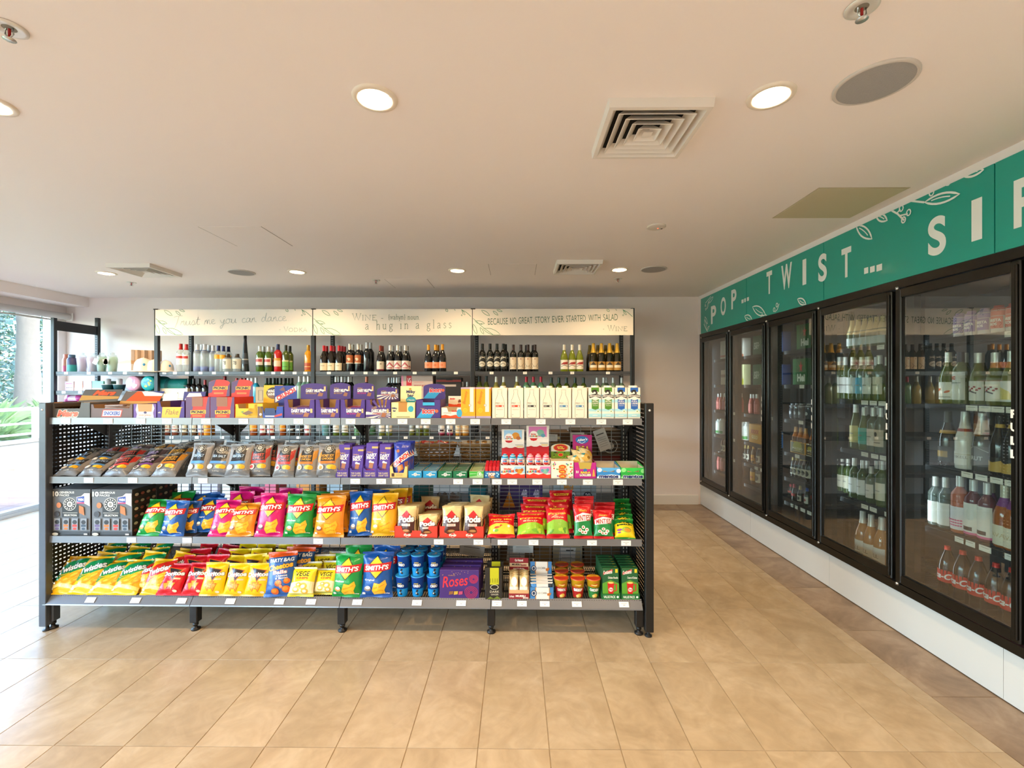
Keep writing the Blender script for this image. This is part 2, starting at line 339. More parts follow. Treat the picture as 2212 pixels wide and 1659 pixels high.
VENTW = pm('#e6dfd6', .5)
vt = vent_tree()
for (x, y), t in zip([(.572, 1.995), (.575, 4.31), (-3.60, 4.39)], ['square louvred ceiling vent nearest the camera, between two lit downlights', 'square louvred ceiling vent above the right of the back shelves', 'square louvred ceiling vent near the garden window']):
    put(vt, (x, y, CEIL), label=t, cat='air vent', group='square ceiling air vents')
spk = T('ceiling_speaker', MB().lathe([(.124, 0), (.124, -.006), (.118, -.009), (.112, -.008)], 40).mesh(pm('#cfc8c0', .5)), T('grille', MB().lathe([(0, -.0085), (.06, -.0085), (.113, -.0075)], 40).mesh(pm('#a9a6a4', .75, 0, 0, .5, 400))))
for (x, y), t, s in zip([(1.335, 1.706), (1.337, 4.436), (-2.745, 4.526)], ['large grey round speaker grille beside the right front downlight', 'small-looking grey round speaker grille at the back, near the cooler', 'grey round speaker grille at the back left of the ceiling'], (1.06, 1, 1)):
    put(spk, (x, y, CEIL), sc=(s, s, 1), label=t, cat='speaker', group='round ceiling speakers')
spr = T('sprinkler', MB().lathe([(.045, -.001), (.045, -.004), (.034, -.006), (.020, -.003), (.018, -.002)], 24).mesh(pm('#e6e2da', .3, .2)),
        T('recess', MB().lathe([(0, -.0015), (.034, -.0015)], 20).mesh(pm('#8f8878', .6))),
        T('frame_arm', MB().tube([(-.012, 0, -.002), (-.013, 0, -.02), (0, 0, -.034), (.013, 0, -.02), (.012, 0, -.002)], .0025, 6).mesh(pm('#d7d7d2', .25, .7))),
        T('glass_bulb', MB().tube([(0, 0, -.004), (0, 0, -.032)], .004, 8).mesh(pm('#a01010', .15))),
        T('deflector', MB().lathe([(0, -.036), (.016, -.036), (.017, -.038), (0, -.039)], 16).mesh(pm('#cfcfca', .25, .7))))
for (x, y), t in zip([(-1.597, 1.42), (1.03, 1.365), (-4.229, 4.966), (-1.507, 4.88), (1.081, 4.839)], ['white fire sprinkler at the left top edge of the ceiling', 'white fire sprinkler with red bulb at the top of the picture, near the big speaker', 'tiny sprinkler behind the air vent near the garden window', 'tiny sprinkler above the middle sign, between downlights', 'tiny sprinkler behind the right back downlight']):
    put(spr, (x, y, CEIL), label=t, cat='sprinkler', group='ceiling fire sprinklers')
put(T('emergency_light', MB().lathe([(.066, 0), (.066, -.006), (.058, -.01), (0, -.011)], 32).mesh(pm('#d9d0c4', .5)),
      T('indicator', MB().lathe([(0, -.0145), (.005, -.0125), (.005, -.010)], 10, c=(.014, .01)).mesh(pm('#ff5a38', .3, 0, 0, 0, 40, 0, 3))), T('lens', MB().lathe([(0, -.013), (.007, -.012), (.008, -.010)], 12, c=(.043, .02)).mesh(pm('#4a443c', .2)))),
    (.997, 3.243, CEIL), label='small round emergency light with a red indicator on the ceiling', cat='emergency light')
def hatch(x0, x1, y0, y1, mat, n):
    m = MB(); g = .0028; e = .0015
    struct('trim_%d' % n, m.box(x0, x1, y0, y1, CEIL - .0012, CEIL).mesh(mat)); gm = pm('#85786a', .9)
    struct('trim_%d' % (n + 10), MB().box(x0 - g, x0, y0, y1, CEIL - e, CEIL).box(x1, x1 + g, y0, y1, CEIL - e, CEIL).mesh(gm))
hatch(-2.262, -1.815, 3.22, 3.675, CEILC, 3); hatch(-.258, .19, 4.237, 4.666, CEILC, 4); hatch(-1.40, -.95, 4.838, 5.28, CEILC, 5)
struct('trim_6', MB().box(1.735, 2.24, 2.62, 3.08, CEIL - .004, CEIL).mesh(pm('#cfc4a4', .7)))
struct('trim_7', MB().box(1.728, 2.247, 2.613, 3.087, CEIL - .0015, CEIL).mesh(pm('#b9ad92', .8)))
# ================================================================== outside
ex = struct('terrace', MB().box(-9.3, XL - .1, -4, 14, -.2, -.012).box(-9.3, 9, -12, YF - .1, -.2, -.012).mesh(pm('#41342c', .8)))
PAV = pm('#5a3d30', .8, 0, 0, 0, 8, .15); pv = MB().box(-.196, .196, -.196, .196, -.02, 0).mesh(PAV)
for i in range(8):
    for j in range(12): put(T('paver', pv, loc=(-6.2 - .4 * i, 4.3 + .4 * j, -.004)), parent=ex)
struct('trim_2', MB().box(-9.35, -9.15, -4, 14, -.1, .45).box(-9.38, -9.12, -4, 14, .45, .50).mesh(pm('#4f4c48', .7)))
struct('garden_ground', MB().box(-40, -9.3, -12, 40, -.5, -.1).mesh(pm('#6f7a4e', .9)))
RW = pm('#b0b0ae', .4); m = []
for z, r in ((1.07, .032), (.80, .02), (.60, .02)): m.append(T('rail', MB().tube([(-9.25, -4, z), (-9.25, 8.68, z)], r, 8).mesh(RW)))
for yy in (8.68, 6.6, 4.2, 1.8, -.6): m.append(T('post', MB().box(-9.29, -9.21, yy - .04, yy + .04, .5, 1.09).mesh(RW)))
put(T('balustrade', None, *m), label='white metal balustrade on the low wall outside the window', cat='railing')
def leaves(c, rad, n, size, seed):
    R = random.Random(seed); m = MB()
    for i in range(n):
        while 1:
            p = Vector((R.uniform(-1, 1), R.uniform(-1, 1), R.uniform(-1, 1)))
            if .45 < p.length < 1: break
        q = Vector((c[0] + p.x * rad[0], c[1] + p.y * rad[1], c[2] + p.z * rad[2])); a = Vector((R.gauss(0, 1), R.gauss(0, 1), R.gauss(0, .6))).normalized(); b = a.cross(Vector((R.gauss(0, 1), R.gauss(0, 1), R.gauss(0, 1)))).normalized(); s = size * R.uniform(.6, 1.4)
        m.add([q - a * s, q + b * s * .35, q + a * s, q - b * s * .35], [(0, 1, 2, 3)])
    return m
LEAFM = [pm('#2f4d35', .5, 0, 0, 0, 3, .5), pm('#284441', .5, 0, 0, 0, 3, .5), pm('#3a552e', .5, 0, 0, 0, 3, .5)]
BARK = pm('#6f665a', .9, 0, 0, .5, 12, .2)
for i, ((x, y), h, r, t) in enumerate(zip([(-14.2, 9.3), (-14.6, 13.6), (-18.5, 16.6)], (5.2, 4.6, 5.0), (1.9, 1.7, 2.0), ['leafy blue-green tree outside, left of the palm trunk', 'leafy tree outside, right of the palm trunk', 'pale leafy tree behind the palm trunk, far outside'])):
    put(T('tree', MB().tube([(0, 0, -.3), (.05, 0, 1.5), (0, .1, 3)], [.16, .13, .08], 8).mesh(BARK), T('foliage', leaves((0, 0, 2.7), (r, r, 2.5), 7000, .085, i).mesh(LEAFM[i % 3]), kind='stuff')), (x, y, -.1), label=t, cat='tree')
m = MB(); pts = [(0, 0, z * .25) for z in range(0, 29)]
m.tube(pts, [.28 - .009 * min(i, 10) + (.012 if i % 2 else 0) for i in range(29)], 16)
pf = []
for k in range(12):
    a = k * math.tau / 12; fm = MB()
    for s in range(18):
        t = s / 17; p = Vector((math.cos(a) * 2.2 * t, math.sin(a) * 2.2 * t, 7 + .8 * t - 1.9 * t * t))
        for sg in (-1, 1):
            q = Vector((-math.sin(a) * sg, math.cos(a) * sg, -.5)) * .5 * (1 - .6 * t); fm.add([p, p + q * .5 + Vector((0, 0, .04)), p + q], [(0, 1, 2)])
    pf.append(T('frond', fm.mesh(LEAFM[2])))
put(T('palm_tree', m.mesh(pm('#3f3933', .9, 0, 0, .6, 14, .35)), *pf), (-11.5, 10.62, -.1), label='tall palm with a pale ringed trunk outside the window', cat='palm')
def yucca(x, y, s, seed, t):
    R = random.Random(seed); m = MB()
    for i in range(70):
        a = R.uniform(0, math.tau); e = R.uniform(.05, 1.35); L = s * R.uniform(.8, 1.1); d = Vector((math.cos(a) * math.cos(e), math.sin(a) * math.cos(e), math.sin(e))); n = d.cross(Vector((0, 0, 1))).normalized() * .028
        b = Vector((0, 0, s * .5)); m.add([b - n, b + n, b + d * L * .6 + n * .8 + Vector((0, 0, -.02)), b + d * L + Vector((0, 0, -.22 * L)), b + d * L * .6 - n * .8 + Vector((0, 0, -.02))], [(0, 1, 2, 3, 4)])
    put(T('spiky_plant', MB().tube([(0, 0, -.1), (0, 0, s * .55)], .07, 8).mesh(BARK), T('leaf_crown', m.mesh(pm('#3a522b', .45, 0, 0, 0, 3, .3)), kind='stuff')), (x, y, -.1), label=t, cat='plant', group='spiky garden plants')
yucca(-10.6, 8.95, 1.15, 1, 'spiky green plant outside, left of the palm trunk, upper'); yucca(-10.2, 8.8, .8, 2, 'low spiky plant behind the white railing at far left')
yucca(-10.6, 10.35, 1.1, 3, 'spiky green plant outside, right of the palm trunk'); yucca(-10.15, 9.9, .7, 4, 'low spiky plant outside at the foot of the palm trunk')
# ================================================================== right wall: white kick panels, teal signs, cooler
KP = pm('#cdc9c1', .45); jy = [YB, 4.60, 3.45, 2.225, 1.0, -.2, -1.4, YF]
wr = struct('wall_right', MB().box(2.37, 2.42, YF, YB, 0, .27).box(2.36, 2.5, YF, 2.03, .27, 2.16).box(2.335, 2.6, YF, YB, 2.165, 2.9).box(2.36, 2.5, 5.77, YB, .27, 2.2).mesh(WALLC))
for i in range(7): put(T('panel', MB().box(2.36, 2.372, jy[i + 1] + .001, jy[i] - .001, .006, .276).mesh(KP)), parent=wr)
TEAL = pm('#1d9c8b', .32, 0, .15)
SGW = '#eef0ea'

def trim_z(me, z0, z1):                         # print stops at the edge of its panel
    bm = bmesh.new(); bm.from_mesh(me)
    for z, n in ((z1, 1), (z0, -1)): bmesh.ops.bisect_plane(bm, geom=bm.verts[:] + bm.edges[:] + bm.faces[:], plane_co=(0, 0, z), plane_no=(0, 0, n), clear_outer=True)
    bm.to_mesh(me); bm.free(); return me
def smap(x, y, l): return (2.318 - .0006 - l * .0002, -x, y)
class SP(Pr):                                   # lettering measured on the wall plane: x runs toward the camera
    def q(s, px, py): p = atX(px, py, 2.318); return (-p[1] + s.cx, p[2])
    def tx(s, t, px0, py0, px1, py1, **k):
        c = (px0 + px1) / 2, (py0 + py1) / 2; a, b = s.q(px0, c[1]), s.q(px1, c[1]); z0, z1 = s.q(c[0], py1)[1], s.q(c[0], py0)[1]
        s.text(t, a[0], z0, b[0], z1, SGW, b=.03, **k)
    def lf(s, a, b, fat=.24, vein=True, w=.011): leaf(s, s.q(*a), s.q(*b), w, SGW, fat * .62, vein)
    def dot(s, a, b, c, d): x, y = s.q(a, (b + d) / 2), s.q(c, (b + d) / 2); z0, z1 = s.q((a + c) / 2, d)[1], s.q((a + c) / 2, b)[1]; s.raw([(x[0] - s.cx, z0), (y[0] - s.cx, z0), (y[0] - s.cx, z1), (x[0] - s.cx, z1)], [(0, 1, 2, 3)], SGW)
    def st(s, pts, w=.011): s.stroke([s.q(*p) for p in pts], w, SGW)
    def berry(s, a, r=.014):
        c = s.q(*a); s.stroke([(c[0] + r * math.cos(k * .7), c[1] + r * 1.25 * math.sin(k * .7)) for k in range(9)], .008, SGW, True)
TRES = 10
S1, S2, S3, S4 = SP(), SP(), SP(), SP()
S1.tx('P', 1536, 660, 1547, 699); S1.tx('O', 1557, 642, 1568, 681); S1.tx('P', 1580, 625, 1591, 667)
S1.dot(1602, 647, 1606.5, 655); S1.dot(1608, 644.5, 1611.5, 652.5); S2.dot(1613.5, 642, 1618, 650)
S1.st([(1524, 655), (1530, 648), (1536, 640)], .007); S1.lf((1527, 668), (1532, 650), .2, False, .007); S1.lf((1531, 655), (1541, 641), .2, False, .007); S1.berry((1524, 660), .01); S1.berry((1525, 668), .01)
S1.lf((1522, 690), (1527, 712), .2, False, .007); S1.lf((1529, 700), (1523, 684), .2, False, .007); S1.st([(1521, 700), (1526, 712), (1531, 719)], .007); S1.lf((1527, 714), (1533, 704), .2, False, .007)
S2.tx('T', 1656, 586, 1668, 635); S2.tx('W', 1688, 570, 1711, 624); S2.tx('I', 1734, 560, 1742, 615); S2.tx('S', 1768, 548, 1786.5, 608)
S2.lf((1654, 680), (1626, 663)); S2.lf((1625, 691), (1609, 683), .3); S2.st([(1654, 680), (1660, 684)]); S2.st([(1675, 674), (1680, 668), (1684, 656)], .008); S2.berry((1673, 669)); S2.berry((1679, 659)); S2.st([(1640, 688), (1646, 684)]); S2.berry((1647, 683))
S2.lf((1742, 657), (1724, 646), .3)
S3.tx('T', 1818, 535, 1839, 599); S3.tx('S', 2005, 467, 2044, 551); S3.tx('I', 2099, 429, 2122, 519)
for a, b, c, d in ((1867, 578, 1876, 591), (1880, 575, 1890, 588), (1894, 571, 1906, 585)): S3.dot(a, b, c, d)
S3.lf((1850, 487), (1884, 516), .24); S3.lf((1893, 465), (1917, 476), .3); S3.st([(1924, 453), (1940, 462), (1954, 476)]); S3.st([(1938, 461), (1946, 452)], .009); S3.st([(1944, 466), (1962, 462)], .009); S3.berry((1948, 450)); S3.berry((1964, 459)); S3.berry((1953, 475))
S3.st([(1948, 440), (1970, 434), (1998, 437)]); S3.lf((1999, 437), (2074, 419), .2); S3.st([(1985, 418), (2005, 414)], .009); S3.berry((2014, 416)); S3.berry((2050, 393)); S3.lf((2080, 378), (2126, 367), .28)
S4.tx('P', 2190, 380, 2246, 486)
TRES = 3
sl = ['teal wall sign lettered POP above the farthest cooler door', 'teal wall sign lettered TWIS above the middle cooler doors', 'teal wall sign lettered T and SI above the two nearest cooler doors', 'teal wall sign cut off by the right edge of the photo']
for i, p in enumerate((S1, S2, S3, S4)):
    a, b = jy[i + 1], min(jy[i], 5.735)
    put(T('sign_panel', MB().box(2.318, 2.334, a + .003, b - .003, 2.168, 2.603).mesh(TEAL), T('lettering', trim_z(p.mesh(smap), 2.17, 2.601), label='white lettering and leaf outlines')), label=sl[i], cat='sign', group='teal sign panels over the cooler')
# ================================================================== glass-door cooler
DB = [5.72, 4.977, 4.238, 3.517, 2.80, 2.085]
BK = pm('#14130f', .3, .2); BKG = pm('#1b1915', .24, .5)
PANE = clear('#e4eae8', .99, 2.5, .0, 'cooler_glass')
CI = pm('#44474b', .5); RAIL = pm('#23262b', .4, .2); TICK = pm('#f2efe8', .55); TLINE = pm('#a8a49c', .6)
cl = put(T('display_cooler', None), label='long built-in drinks cooler with five black framed glass doors', cat='cooler')
put(T('outer_frame', MB().box(2.318, 2.40, 5.72, 5.767, .276, 2.165).box(2.318, 2.40, 2.00, 2.085, .276, 2.165).box(2.318, 2.40, 2.085, 5.72, 2.115, 2.165).box(2.318, 2.40, 2.085, 5.72, .276, .325).mesh(BK)), parent=cl)
put(T('interior', MB().box(3.45, 3.5, 2.0, 5.8, 0, 2.3).box(2.43, 3.5, 5.76, 5.8, 0, 2.3).box(2.43, 3.5, 2.0, 2.04, 0, 2.3).box(2.43, 3.5, 2.0, 5.8, 2.2, 2.25).box(2.43, 3.5, 2.0, 5.8, -.002, .02).mesh(CI)), parent=cl)
def pull_map(yd): return lambda x, y, l: (2.3035 - l * .0003, yd - x, y)
for i in range(5):
    a, b = DB[i + 1], DB[i]; m = MB(); x0, x1 = 2.306, 2.345; z0, z1 = .335, 2.105
    m.bbox(x0, x1, a + .018, a + .062, z0, z1, .006).bbox(x0, x1, b - .05, b - .008, z0, z1, .006).box(x0 + .003, x1, a + .06, b - .048, z0, z0 + .05).box(x0 + .003, x1, a + .06, b - .048, z1 - .05, z1)
    hd = MB().bbox(2.292, 2.308, a + .02, a + .034, z0 + .02, z1 - .02, .004)
    P = Pr(1, 1, 0)
    for k, ch in enumerate('PULL'): P.text(ch, .004, 1.375 - .062 * k, .036, 1.415 - .062 * k, '#e8e6e0', b=.04)
    pm_ = P.mesh(pull_map(a + .060))
    door = put(T('door', m.mesh(BK), T('pane', MB().box(2.322, 2.330, a + .06, b - .048, z0 + .048, z1 - .048).mesh(PANE)), T('door_edge', hd.mesh(BKG)), T('lettering', pm_, label='white PULL lettering'),
        T('hinge_pin', MB().lathe([(0, 2.122), (.011, 2.122), (.011, 2.108), (.006, 2.104)], 10, c=(2.312, b - .02)).lathe([(0, .318), (.011, .318), (.011, .330), (.006, .334)], 10, c=(2.312, b - .02)).mesh(pm('#b9b9b6', .25, .9)))), parent=cl)
for y in DB:
    put(T('mullion', MB().box(2.40, 2.44, y - .035, y + .035, .3, 2.14).mesh(RAIL)), parent=cl)
    l = bpy.data.lights.new('cooler_tube', 'AREA'); l.shape = 'RECTANGLE'; l.size = 1.6; l.size_y = .03; l.energy = LED; l.color = (.78, .9, 1.0)
    o = bpy.data.objects.new('cooler_tube', l); C.objects.link(o); o.location = (2.445, y, 1.2); o.rotation_euler = (0, math.radians(-90), 0)
LV = {0: [1.84, 1.53, 1.22, .92, .69, .47], 1: [1.84, 1.53, 1.22, .92, .69, .47], 2: [1.84, 1.53, 1.22, .92, .69, .47], 3: [1.80, 1.42, 1.055, .685, .26], 4: [1.80, 1.42, 1.055, .685, .26]}
def ticket(m, x0, x1, z0, z1, y):                # a price ticket in the xz plane, printed side toward -y
    m.box(x0, x1, y - .0012, y, z0, z1); a = (x1 - x0); h = z1 - z0
    m.add([(x0 + a * .2, y - .0015, z0 + h * .62), (x0 + a * .8, y - .0015, z0 + h * .62), (x0 + a * .8, y - .0015, z0 + h * .70), (x0 + a * .2, y - .0015, z0 + h * .70)], [(0, 1, 2, 3)], 1)
    m.add([(x0 + a * .4, y - .0015, z0 + h * .3), (x0 + a * .62, y - .0015, z0 + h * .3), (x0 + a * .62, y - .0015, z0 + h * .42), (x0 + a * .4, y - .0015, z0 + h * .42)], [(0, 1, 2, 3)], 1); return m
ctm = MB(); ctm.box(-.0012, 0, -.031, .031, -.015, .015); ctm.add([(-.0016, -.02, .004), (-.0016, .02, .004), (-.0016, .02, .007), (-.0016, -.02, .007)], [(0, 1, 2, 3)], 1); ctk = ctm.mesh([TICK, TLINE], 'ticket')
CT = {0: [(), (.3,), (.2,), (.2, .12), (.2, .1), ()], 1: [(), (.42,), (.35, .22), (.4,), (.45, .3, .62), ()], 2: [(.33,), (.36, .6), (.36, .62), (.33, .12, .7), (), (.3, .44, .58, .74, .8)],
      3: [(.4,), (.62, .5, .38, .26, .14), (.62, .48, .36, .26, .13), (.62, .5, .3, .2), (.5,)], 4: [(.25,), (.56, .45, .35, .24, .13), (.6, .48, .36, .25, .12), (.66, .58, .45, .25, .18), ()]}
for i in range(5):
    a, b = DB[i + 1] + .04, DB[i] - .04
    for lv, z in enumerate(LV[i]):
        m = MB(); n = 22
        for k in range(n + 1): yy = a + (b - a) * k / n; m.box(2.47, 3.05, yy - .002, yy + .002, z - .004, z)
        for xx in (2.6, 2.8, 3.0): m.box(xx - .003, xx + .003, a, b, z - .010, z - .004)
        sh = T('shelf', m.mesh(RAIL), T('price_rail', MB().box(2.462, 2.472, a, b, z - .034, z - .002).mesh(RAIL)), *[T('price_ticket', ctk, loc=(2.4615, a + (b - a) * f, z - .017)) for f in CT[i][lv]])
        put(sh, parent=cl)
    put(T('shelf_post', MB().box(3.06, 3.09, a - .02, a + .01, .02, 2.2).box(3.06, 3.09, b - .01, b + .02, .02, 2.2).mesh(RAIL)), parent=cl)
# ================================================================== snack rack (double-sided gondola) in the middle of the room
TILT = -.009; N0 = set(C.objects)
YG0, YGC, YGB = 2.79, 3.215, 3.655
ZA, ZB, ZC, ZD = 1.320, .953, .584, .216
LX = [atY(p, 900, YG0)[0] for p in (100, 415.5, 736, 1060.5, 1387)]
GREY = pm('#55575b', .34, .55, 0, 0, 25, .08); GBLK = pm('#211f1d', .4, .3)
GWIRE = pm('#8a9296', .35, .75); STRIP = pm('#737477', .3, .35, .25)
gd = put(T('snack_rack', None), label='long black double-sided wire shelving rack of snacks in the middle', cat='shelving')
xl0, xr1 = atY(83, 900, 2.765)[0], atY(1412.5, 900, 2.765)[0]
def end_panel(x0, x1, side, mat):
    m = MB(); y0, y1, z0, z1 = 2.765, 3.71, .035, 1.418
    m.bbox(x0, x1, y0, y0 + .045, z0, z1, .003).bbox(x0, x1, y1 - .045, y1, z0, z1, .003).box(x0, x1, YGC - .03, YGC + .03, z0, z1 - .02)
    m.box(x0, x1, y0 + .045, y1 - .045, z1 - .03, z1 - .005).box(x0, x1, y0 + .045, y1 - .045, z0 + .10, z0 + .13)
    h = MB(); xc = (x0 + x1) / 2; p = .0255
    for (ya, yb) in ((y0 + .045, YGC - .03), (YGC + .03, y1 - .045)):
        ny = int((yb - ya) / p); py = (yb - ya) / ny; nz = int((z1 - .03 - z0 - .13) / p); pz = (z1 - .03 - z0 - .13) / nz
        for i in range(ny):
            for k in range(nz):
                a, b, c, d = ya + py * i, ya + py * (i + 1), z0 + .13 + pz * k, z0 + .13 + pz * (k + 1)
                e, f, g, q = a + py * .25, b - py * .25, c + pz * .35, d - pz * .35
                h.add([(xc, a, c), (xc, b, c), (xc, b, d), (xc, a, d), (xc, e, g), (xc, f, g), (xc, f, q), (xc, e, q)], [(0, 1, 5, 4), (1, 2, 6, 5), (2, 3, 7, 6), (3, 0, 4, 7)])
    foot = MB()
    for yy in (y0 + .03, y1 - .03): foot.lathe([(.0, .001), (.022, .001), (.022, .008), (.010, .012), (.008, .04)], 14, c=(xc, yy))
    put(T('end_panel', m.mesh(mat), T('perforated_sheet', h.mesh(GBLK)), T('adjustable_foot', foot.mesh(GBLK)),
          T('screw', MB().lathe([(0, -.003), (.006, -.002), (.007, 0)], 10).mesh(pm('#d8d8d6', .3, .7)), loc=None)), parent=gd)
    s = gd.children[-1]; sc = [c for c in s.children if c.name.startswith('screw')][0]; sc.location = (xc, y0, 1.375); sc.rotation_euler = (math.radians(-90), 0, 0)
    sc.rotation_euler = (math.radians(90), 0, 0); sc.scale = (1, 1, -1)
end_panel(xl0, xl0 + .046, 1, GREY); end_panel(xr1 - .05, xr1, -1, GBLK)
def lathe_foot(x, y): return MB().lathe([(.0, .001), (.026, .001), (.027, .010), (.012, .016), (.010, .026), (.016, .030), (.016, .045), (0, .045)], 16, c=(x, y)).mesh(GBLK)
for i, x in enumerate(LX):
    mt = GREY if i == 0 else GBLK; xx = x + (.012 if i == 0 else (-.012 if i == 4 else 0))
    m = MB().bbox(xx - .022, xx + .022, YGC - .028, YGC + .028, .05, 1.40, .003)
    sl = MB()
    for k in range(44):
        for dx in (-.011, .011): sl.box(xx + dx - .003, xx + dx + .003, YGC - .0286, YGC - .027, .15 + .0265 * k, .165 + .0265 * k)
    put(T('upright', m.mesh(mt), T('slot', sl.mesh(pm('#9a958c', .5)), kind='stuff')), parent=gd)
    for sg, yf in ((-1, YG0 + .03), (1, YGB - .03)):
        m = MB().bbox(xx - .024, xx + .024, min(yf - .025, yf + .025), yf + .025, .05, ZD - .02, .004)
        m.prism([(yf, ZD - .02), (yf, ZD - .09), (yf - sg * .05, ZD - .045), (YGC, ZD - .045), (YGC, ZD - .02)], xx - .014, xx + .014, 'x')
        put(T('leg', m.mesh(mt), T('adjustable_foot', lathe_foot(xx, yf))), parent=gd)
    for z in (ZA, ZB, ZC):
        for sg in (-1, 1):
            put(T('shelf_bracket', MB().prism([(YGC + sg * .028, z - .15), (YGC + sg * .028, z - .012), (YGC + sg * .40, z - .012), (YGC + sg * .40, z - .03), (YGC + sg * .22, z - .045), (YGC + sg * .10, z - .11)], xx - .004, xx + .004, 'x').mesh(mt)), parent=gd)
TKW = .0585; TKH = .031
TKX = {'A': [(134, 154), (225, 245), (295, 316), (352, 372), (436, 456), (517, 537), (572, 592), (635, 656), (693, 713), (748, 768), (802, 822), (860, 880), (910, 930), (963, 984), (1016, 1037), (1083, 1104), (1158, 1178), (1222, 1242), (1288, 1309), (1345, 1366)],
       'B': [(183, 203), (278, 298), (429, 450), (758, 778), (814, 834), (848, 868), (980, 1000), (1021, 1042), (1063, 1084), (1096, 1117), (1150, 1171), (1203, 1224), (1259, 1280), (1324, 1345)],
       'C': [(275, 296), (395, 416), (678, 698), (938, 958), (1023, 1044), (1075, 1096), (1142, 1163), (1196, 1216), (1268, 1289), (1342, 1362)],
       'D': [(187, 211), (284, 308), (383, 407), (488, 512), (595, 616), (662, 685), (762, 784), (891, 912), (986, 1007), (1063, 1084), (1117, 1138), (1166, 1187), (1235, 1256), (1336, 1358)]}
tkm = ticket(MB(), -TKW / 2, TKW / 2, -TKH / 2, TKH / 2, 0).mesh([TICK, TLINE], 'ticket')
for lv, z in (('A', ZA), ('B', ZB), ('C', ZC), ('D', ZD)):
    for sg, yf in ((-1, YG0), (1, YGB)):
        for b in range(4):
            x0, x1 = LX[b] + .002, LX[b + 1] - .002; m = MB(); n = 64; ya, yb = (yf + .006, YGC - .02) if sg < 0 else (YGC + .02, yf - .006)
            for k in range(n + 1):
                x = x0 + (x1 - x0) * k / n; m.box(x - .0022, x + .0022, ya, yb, z - .006, z - .001)
            for y in (ya + .004, (ya * 2 + yb) / 3, (ya + 2 * yb) / 3, yb - .004): m.box(x0, x1, y - .004, y + .004, z - .016, z - .006)
            for x in (x0 + .006, x1 - .006): m.box(x - .006, x + .006, ya, yb, z - .022, z - .001)
            r = MB(); e = .0
            if lv == 'D' and sg < 0:
                r.prism([(yf + .012, z + .004), (yf + .016, z + .004), (yf - .004, z - .046), (yf - .026, z - .046), (yf - .024, z - .040)], x0, x1, 'x'); tilt = math.atan2(.036, .044)
            else:
                o = sg; r.prism([(yf + o * .002, z + .005), (yf - o * .008, z + .005), (yf - o * .010, z - .036), (yf + o * .004, z - .036)], x0, x1, 'x'); tilt = 0
            tk = []
            if sg < 0:
                for a, c in TKX[lv]:
                    x = atY((a + c) / 2, 900, yf)[0]
                    if x0 < x < x1: tk.append(x)
            put(T('shelf', m.mesh(GREY if b == 0 else GBLK), T('price_rail', r.mesh(STRIP), label='grey price rail')), parent=gd)
            s = gd.children[-1]
            for x in tk:
                o = put(T('price_ticket', tkm), parent=s); o.location = (x, yf - (.0045 if lv != 'D' else .0105), z - (.016 if lv != 'D' else .019)); o.rotation_euler = (-tilt if lv == 'D' else 0, 0, 0)
for b in range(4):        # wire back panels
    x0, x1 = LX[b] + .03, LX[b + 1] - .03; m = MB(); n = 12
    for k in range(n + 1):
        x = x0 + (x1 - x0) * k / n; m.box(x - .0019, x + .0019, YGC - .004, YGC, .12, 1.30)
    for k in range(46): z = .125 + .026 * k; m.box(x0, x1, YGC, YGC + .0035, z - .0016, z + .0016)
    put(T('wire_back_panel', m.mesh(GWIRE), kind='stuff'), parent=gd)
# ================================================================== product builders
def spow(a, p): return math.copysign(abs(a) ** p, a)
class Bag:                                     # pillow pack: width w, length h, puff d; front toward -y, bottom at z = 0
    def __init__(s, w, h, d, seed=0): s.w, s.h, s.d = w, h, d * 1.25; r = random.Random(seed); s.ph = [r.uniform(0, 6.3) for _ in range(6)]; s.k = .055
    def puff(s, u, v):                        # u, v in 0..1
        a = max(0, 1 - abs(2 * u - 1) ** 2.6); k = s.k; t = (v - k) / (1 - 2 * k)
        if t <= 0 or t >= 1: return .0
        b = 1 - abs(2 * t - 1) ** 3.4; b *= (1.12 - .35 * t)
        wr = 1 + .06 * math.sin(8 * u + s.ph[0] + 5 * v) + .13 * math.sin(15 * u + s.ph[1] + 2 * v) * abs(2 * t - 1) ** 2 + .04 * math.sin(11 * v + s.ph[5])
        return s.d * .5 * a ** .62 * max(b, 0) ** .7 * wr
    def xz(s, u, v):
        t = min(1, max(0, (v - s.k) / (1 - 2 * s.k))); pin = .085 * (4 * t * (1 - t)) ** .7 + .035 * v
        return (u - .5) * s.w * (1 - pin), v * s.h
    def y(s, u, v):
        c = .004 * math.sin(v * 5 + s.ph[2]) + .0025 * math.sin(u * 7 + s.ph[3])
        if v < s.k or v > 1 - s.k: c += .0045 * math.sin(u * 7 + s.ph[4]) - (.006 if v > .5 else 0) * abs(2 * u - 1)
        return c
    def P(s, u, v, f, off=0): x, z = s.xz(u, v); return (x, s.y(u, v) - f * (s.puff(u, v) + .0006 + off), z)
    def mesh(s, mat, back=None):
        nu, nv = 16, 22; m = MB(); us = [i / nu for i in range(nu + 1)]; vs = [0, s.k * .5, s.k] + [s.k + (1 - 2 * s.k) * (j / (nv - 4)) for j in range(1, nv - 4)] + [1 - s.k, 1 - s.k * .5, 1]
        for f in (1, -1):
            p = [s.P(u, v, f) for v in vs for u in us]; n = nu + 1
            m.add(p, [(j * n + i, j * n + i + 1, (j + 1) * n + i + 1, (j + 1) * n + i) if f > 0 else (j * n + i, (j + 1) * n + i, (j + 1) * n + i + 1, j * n + i + 1) for j in range(len(vs) - 1) for i in range(nu)], 0 if f > 0 else 1, True)
        return m.mesh([mat, back or mat], 'bag')
    def fm(s, x, y, l): return s.P(min(1, max(0, x / s.w + .5)), min(1, max(0, y / s.h)), 1, .0009 + l * .00022)
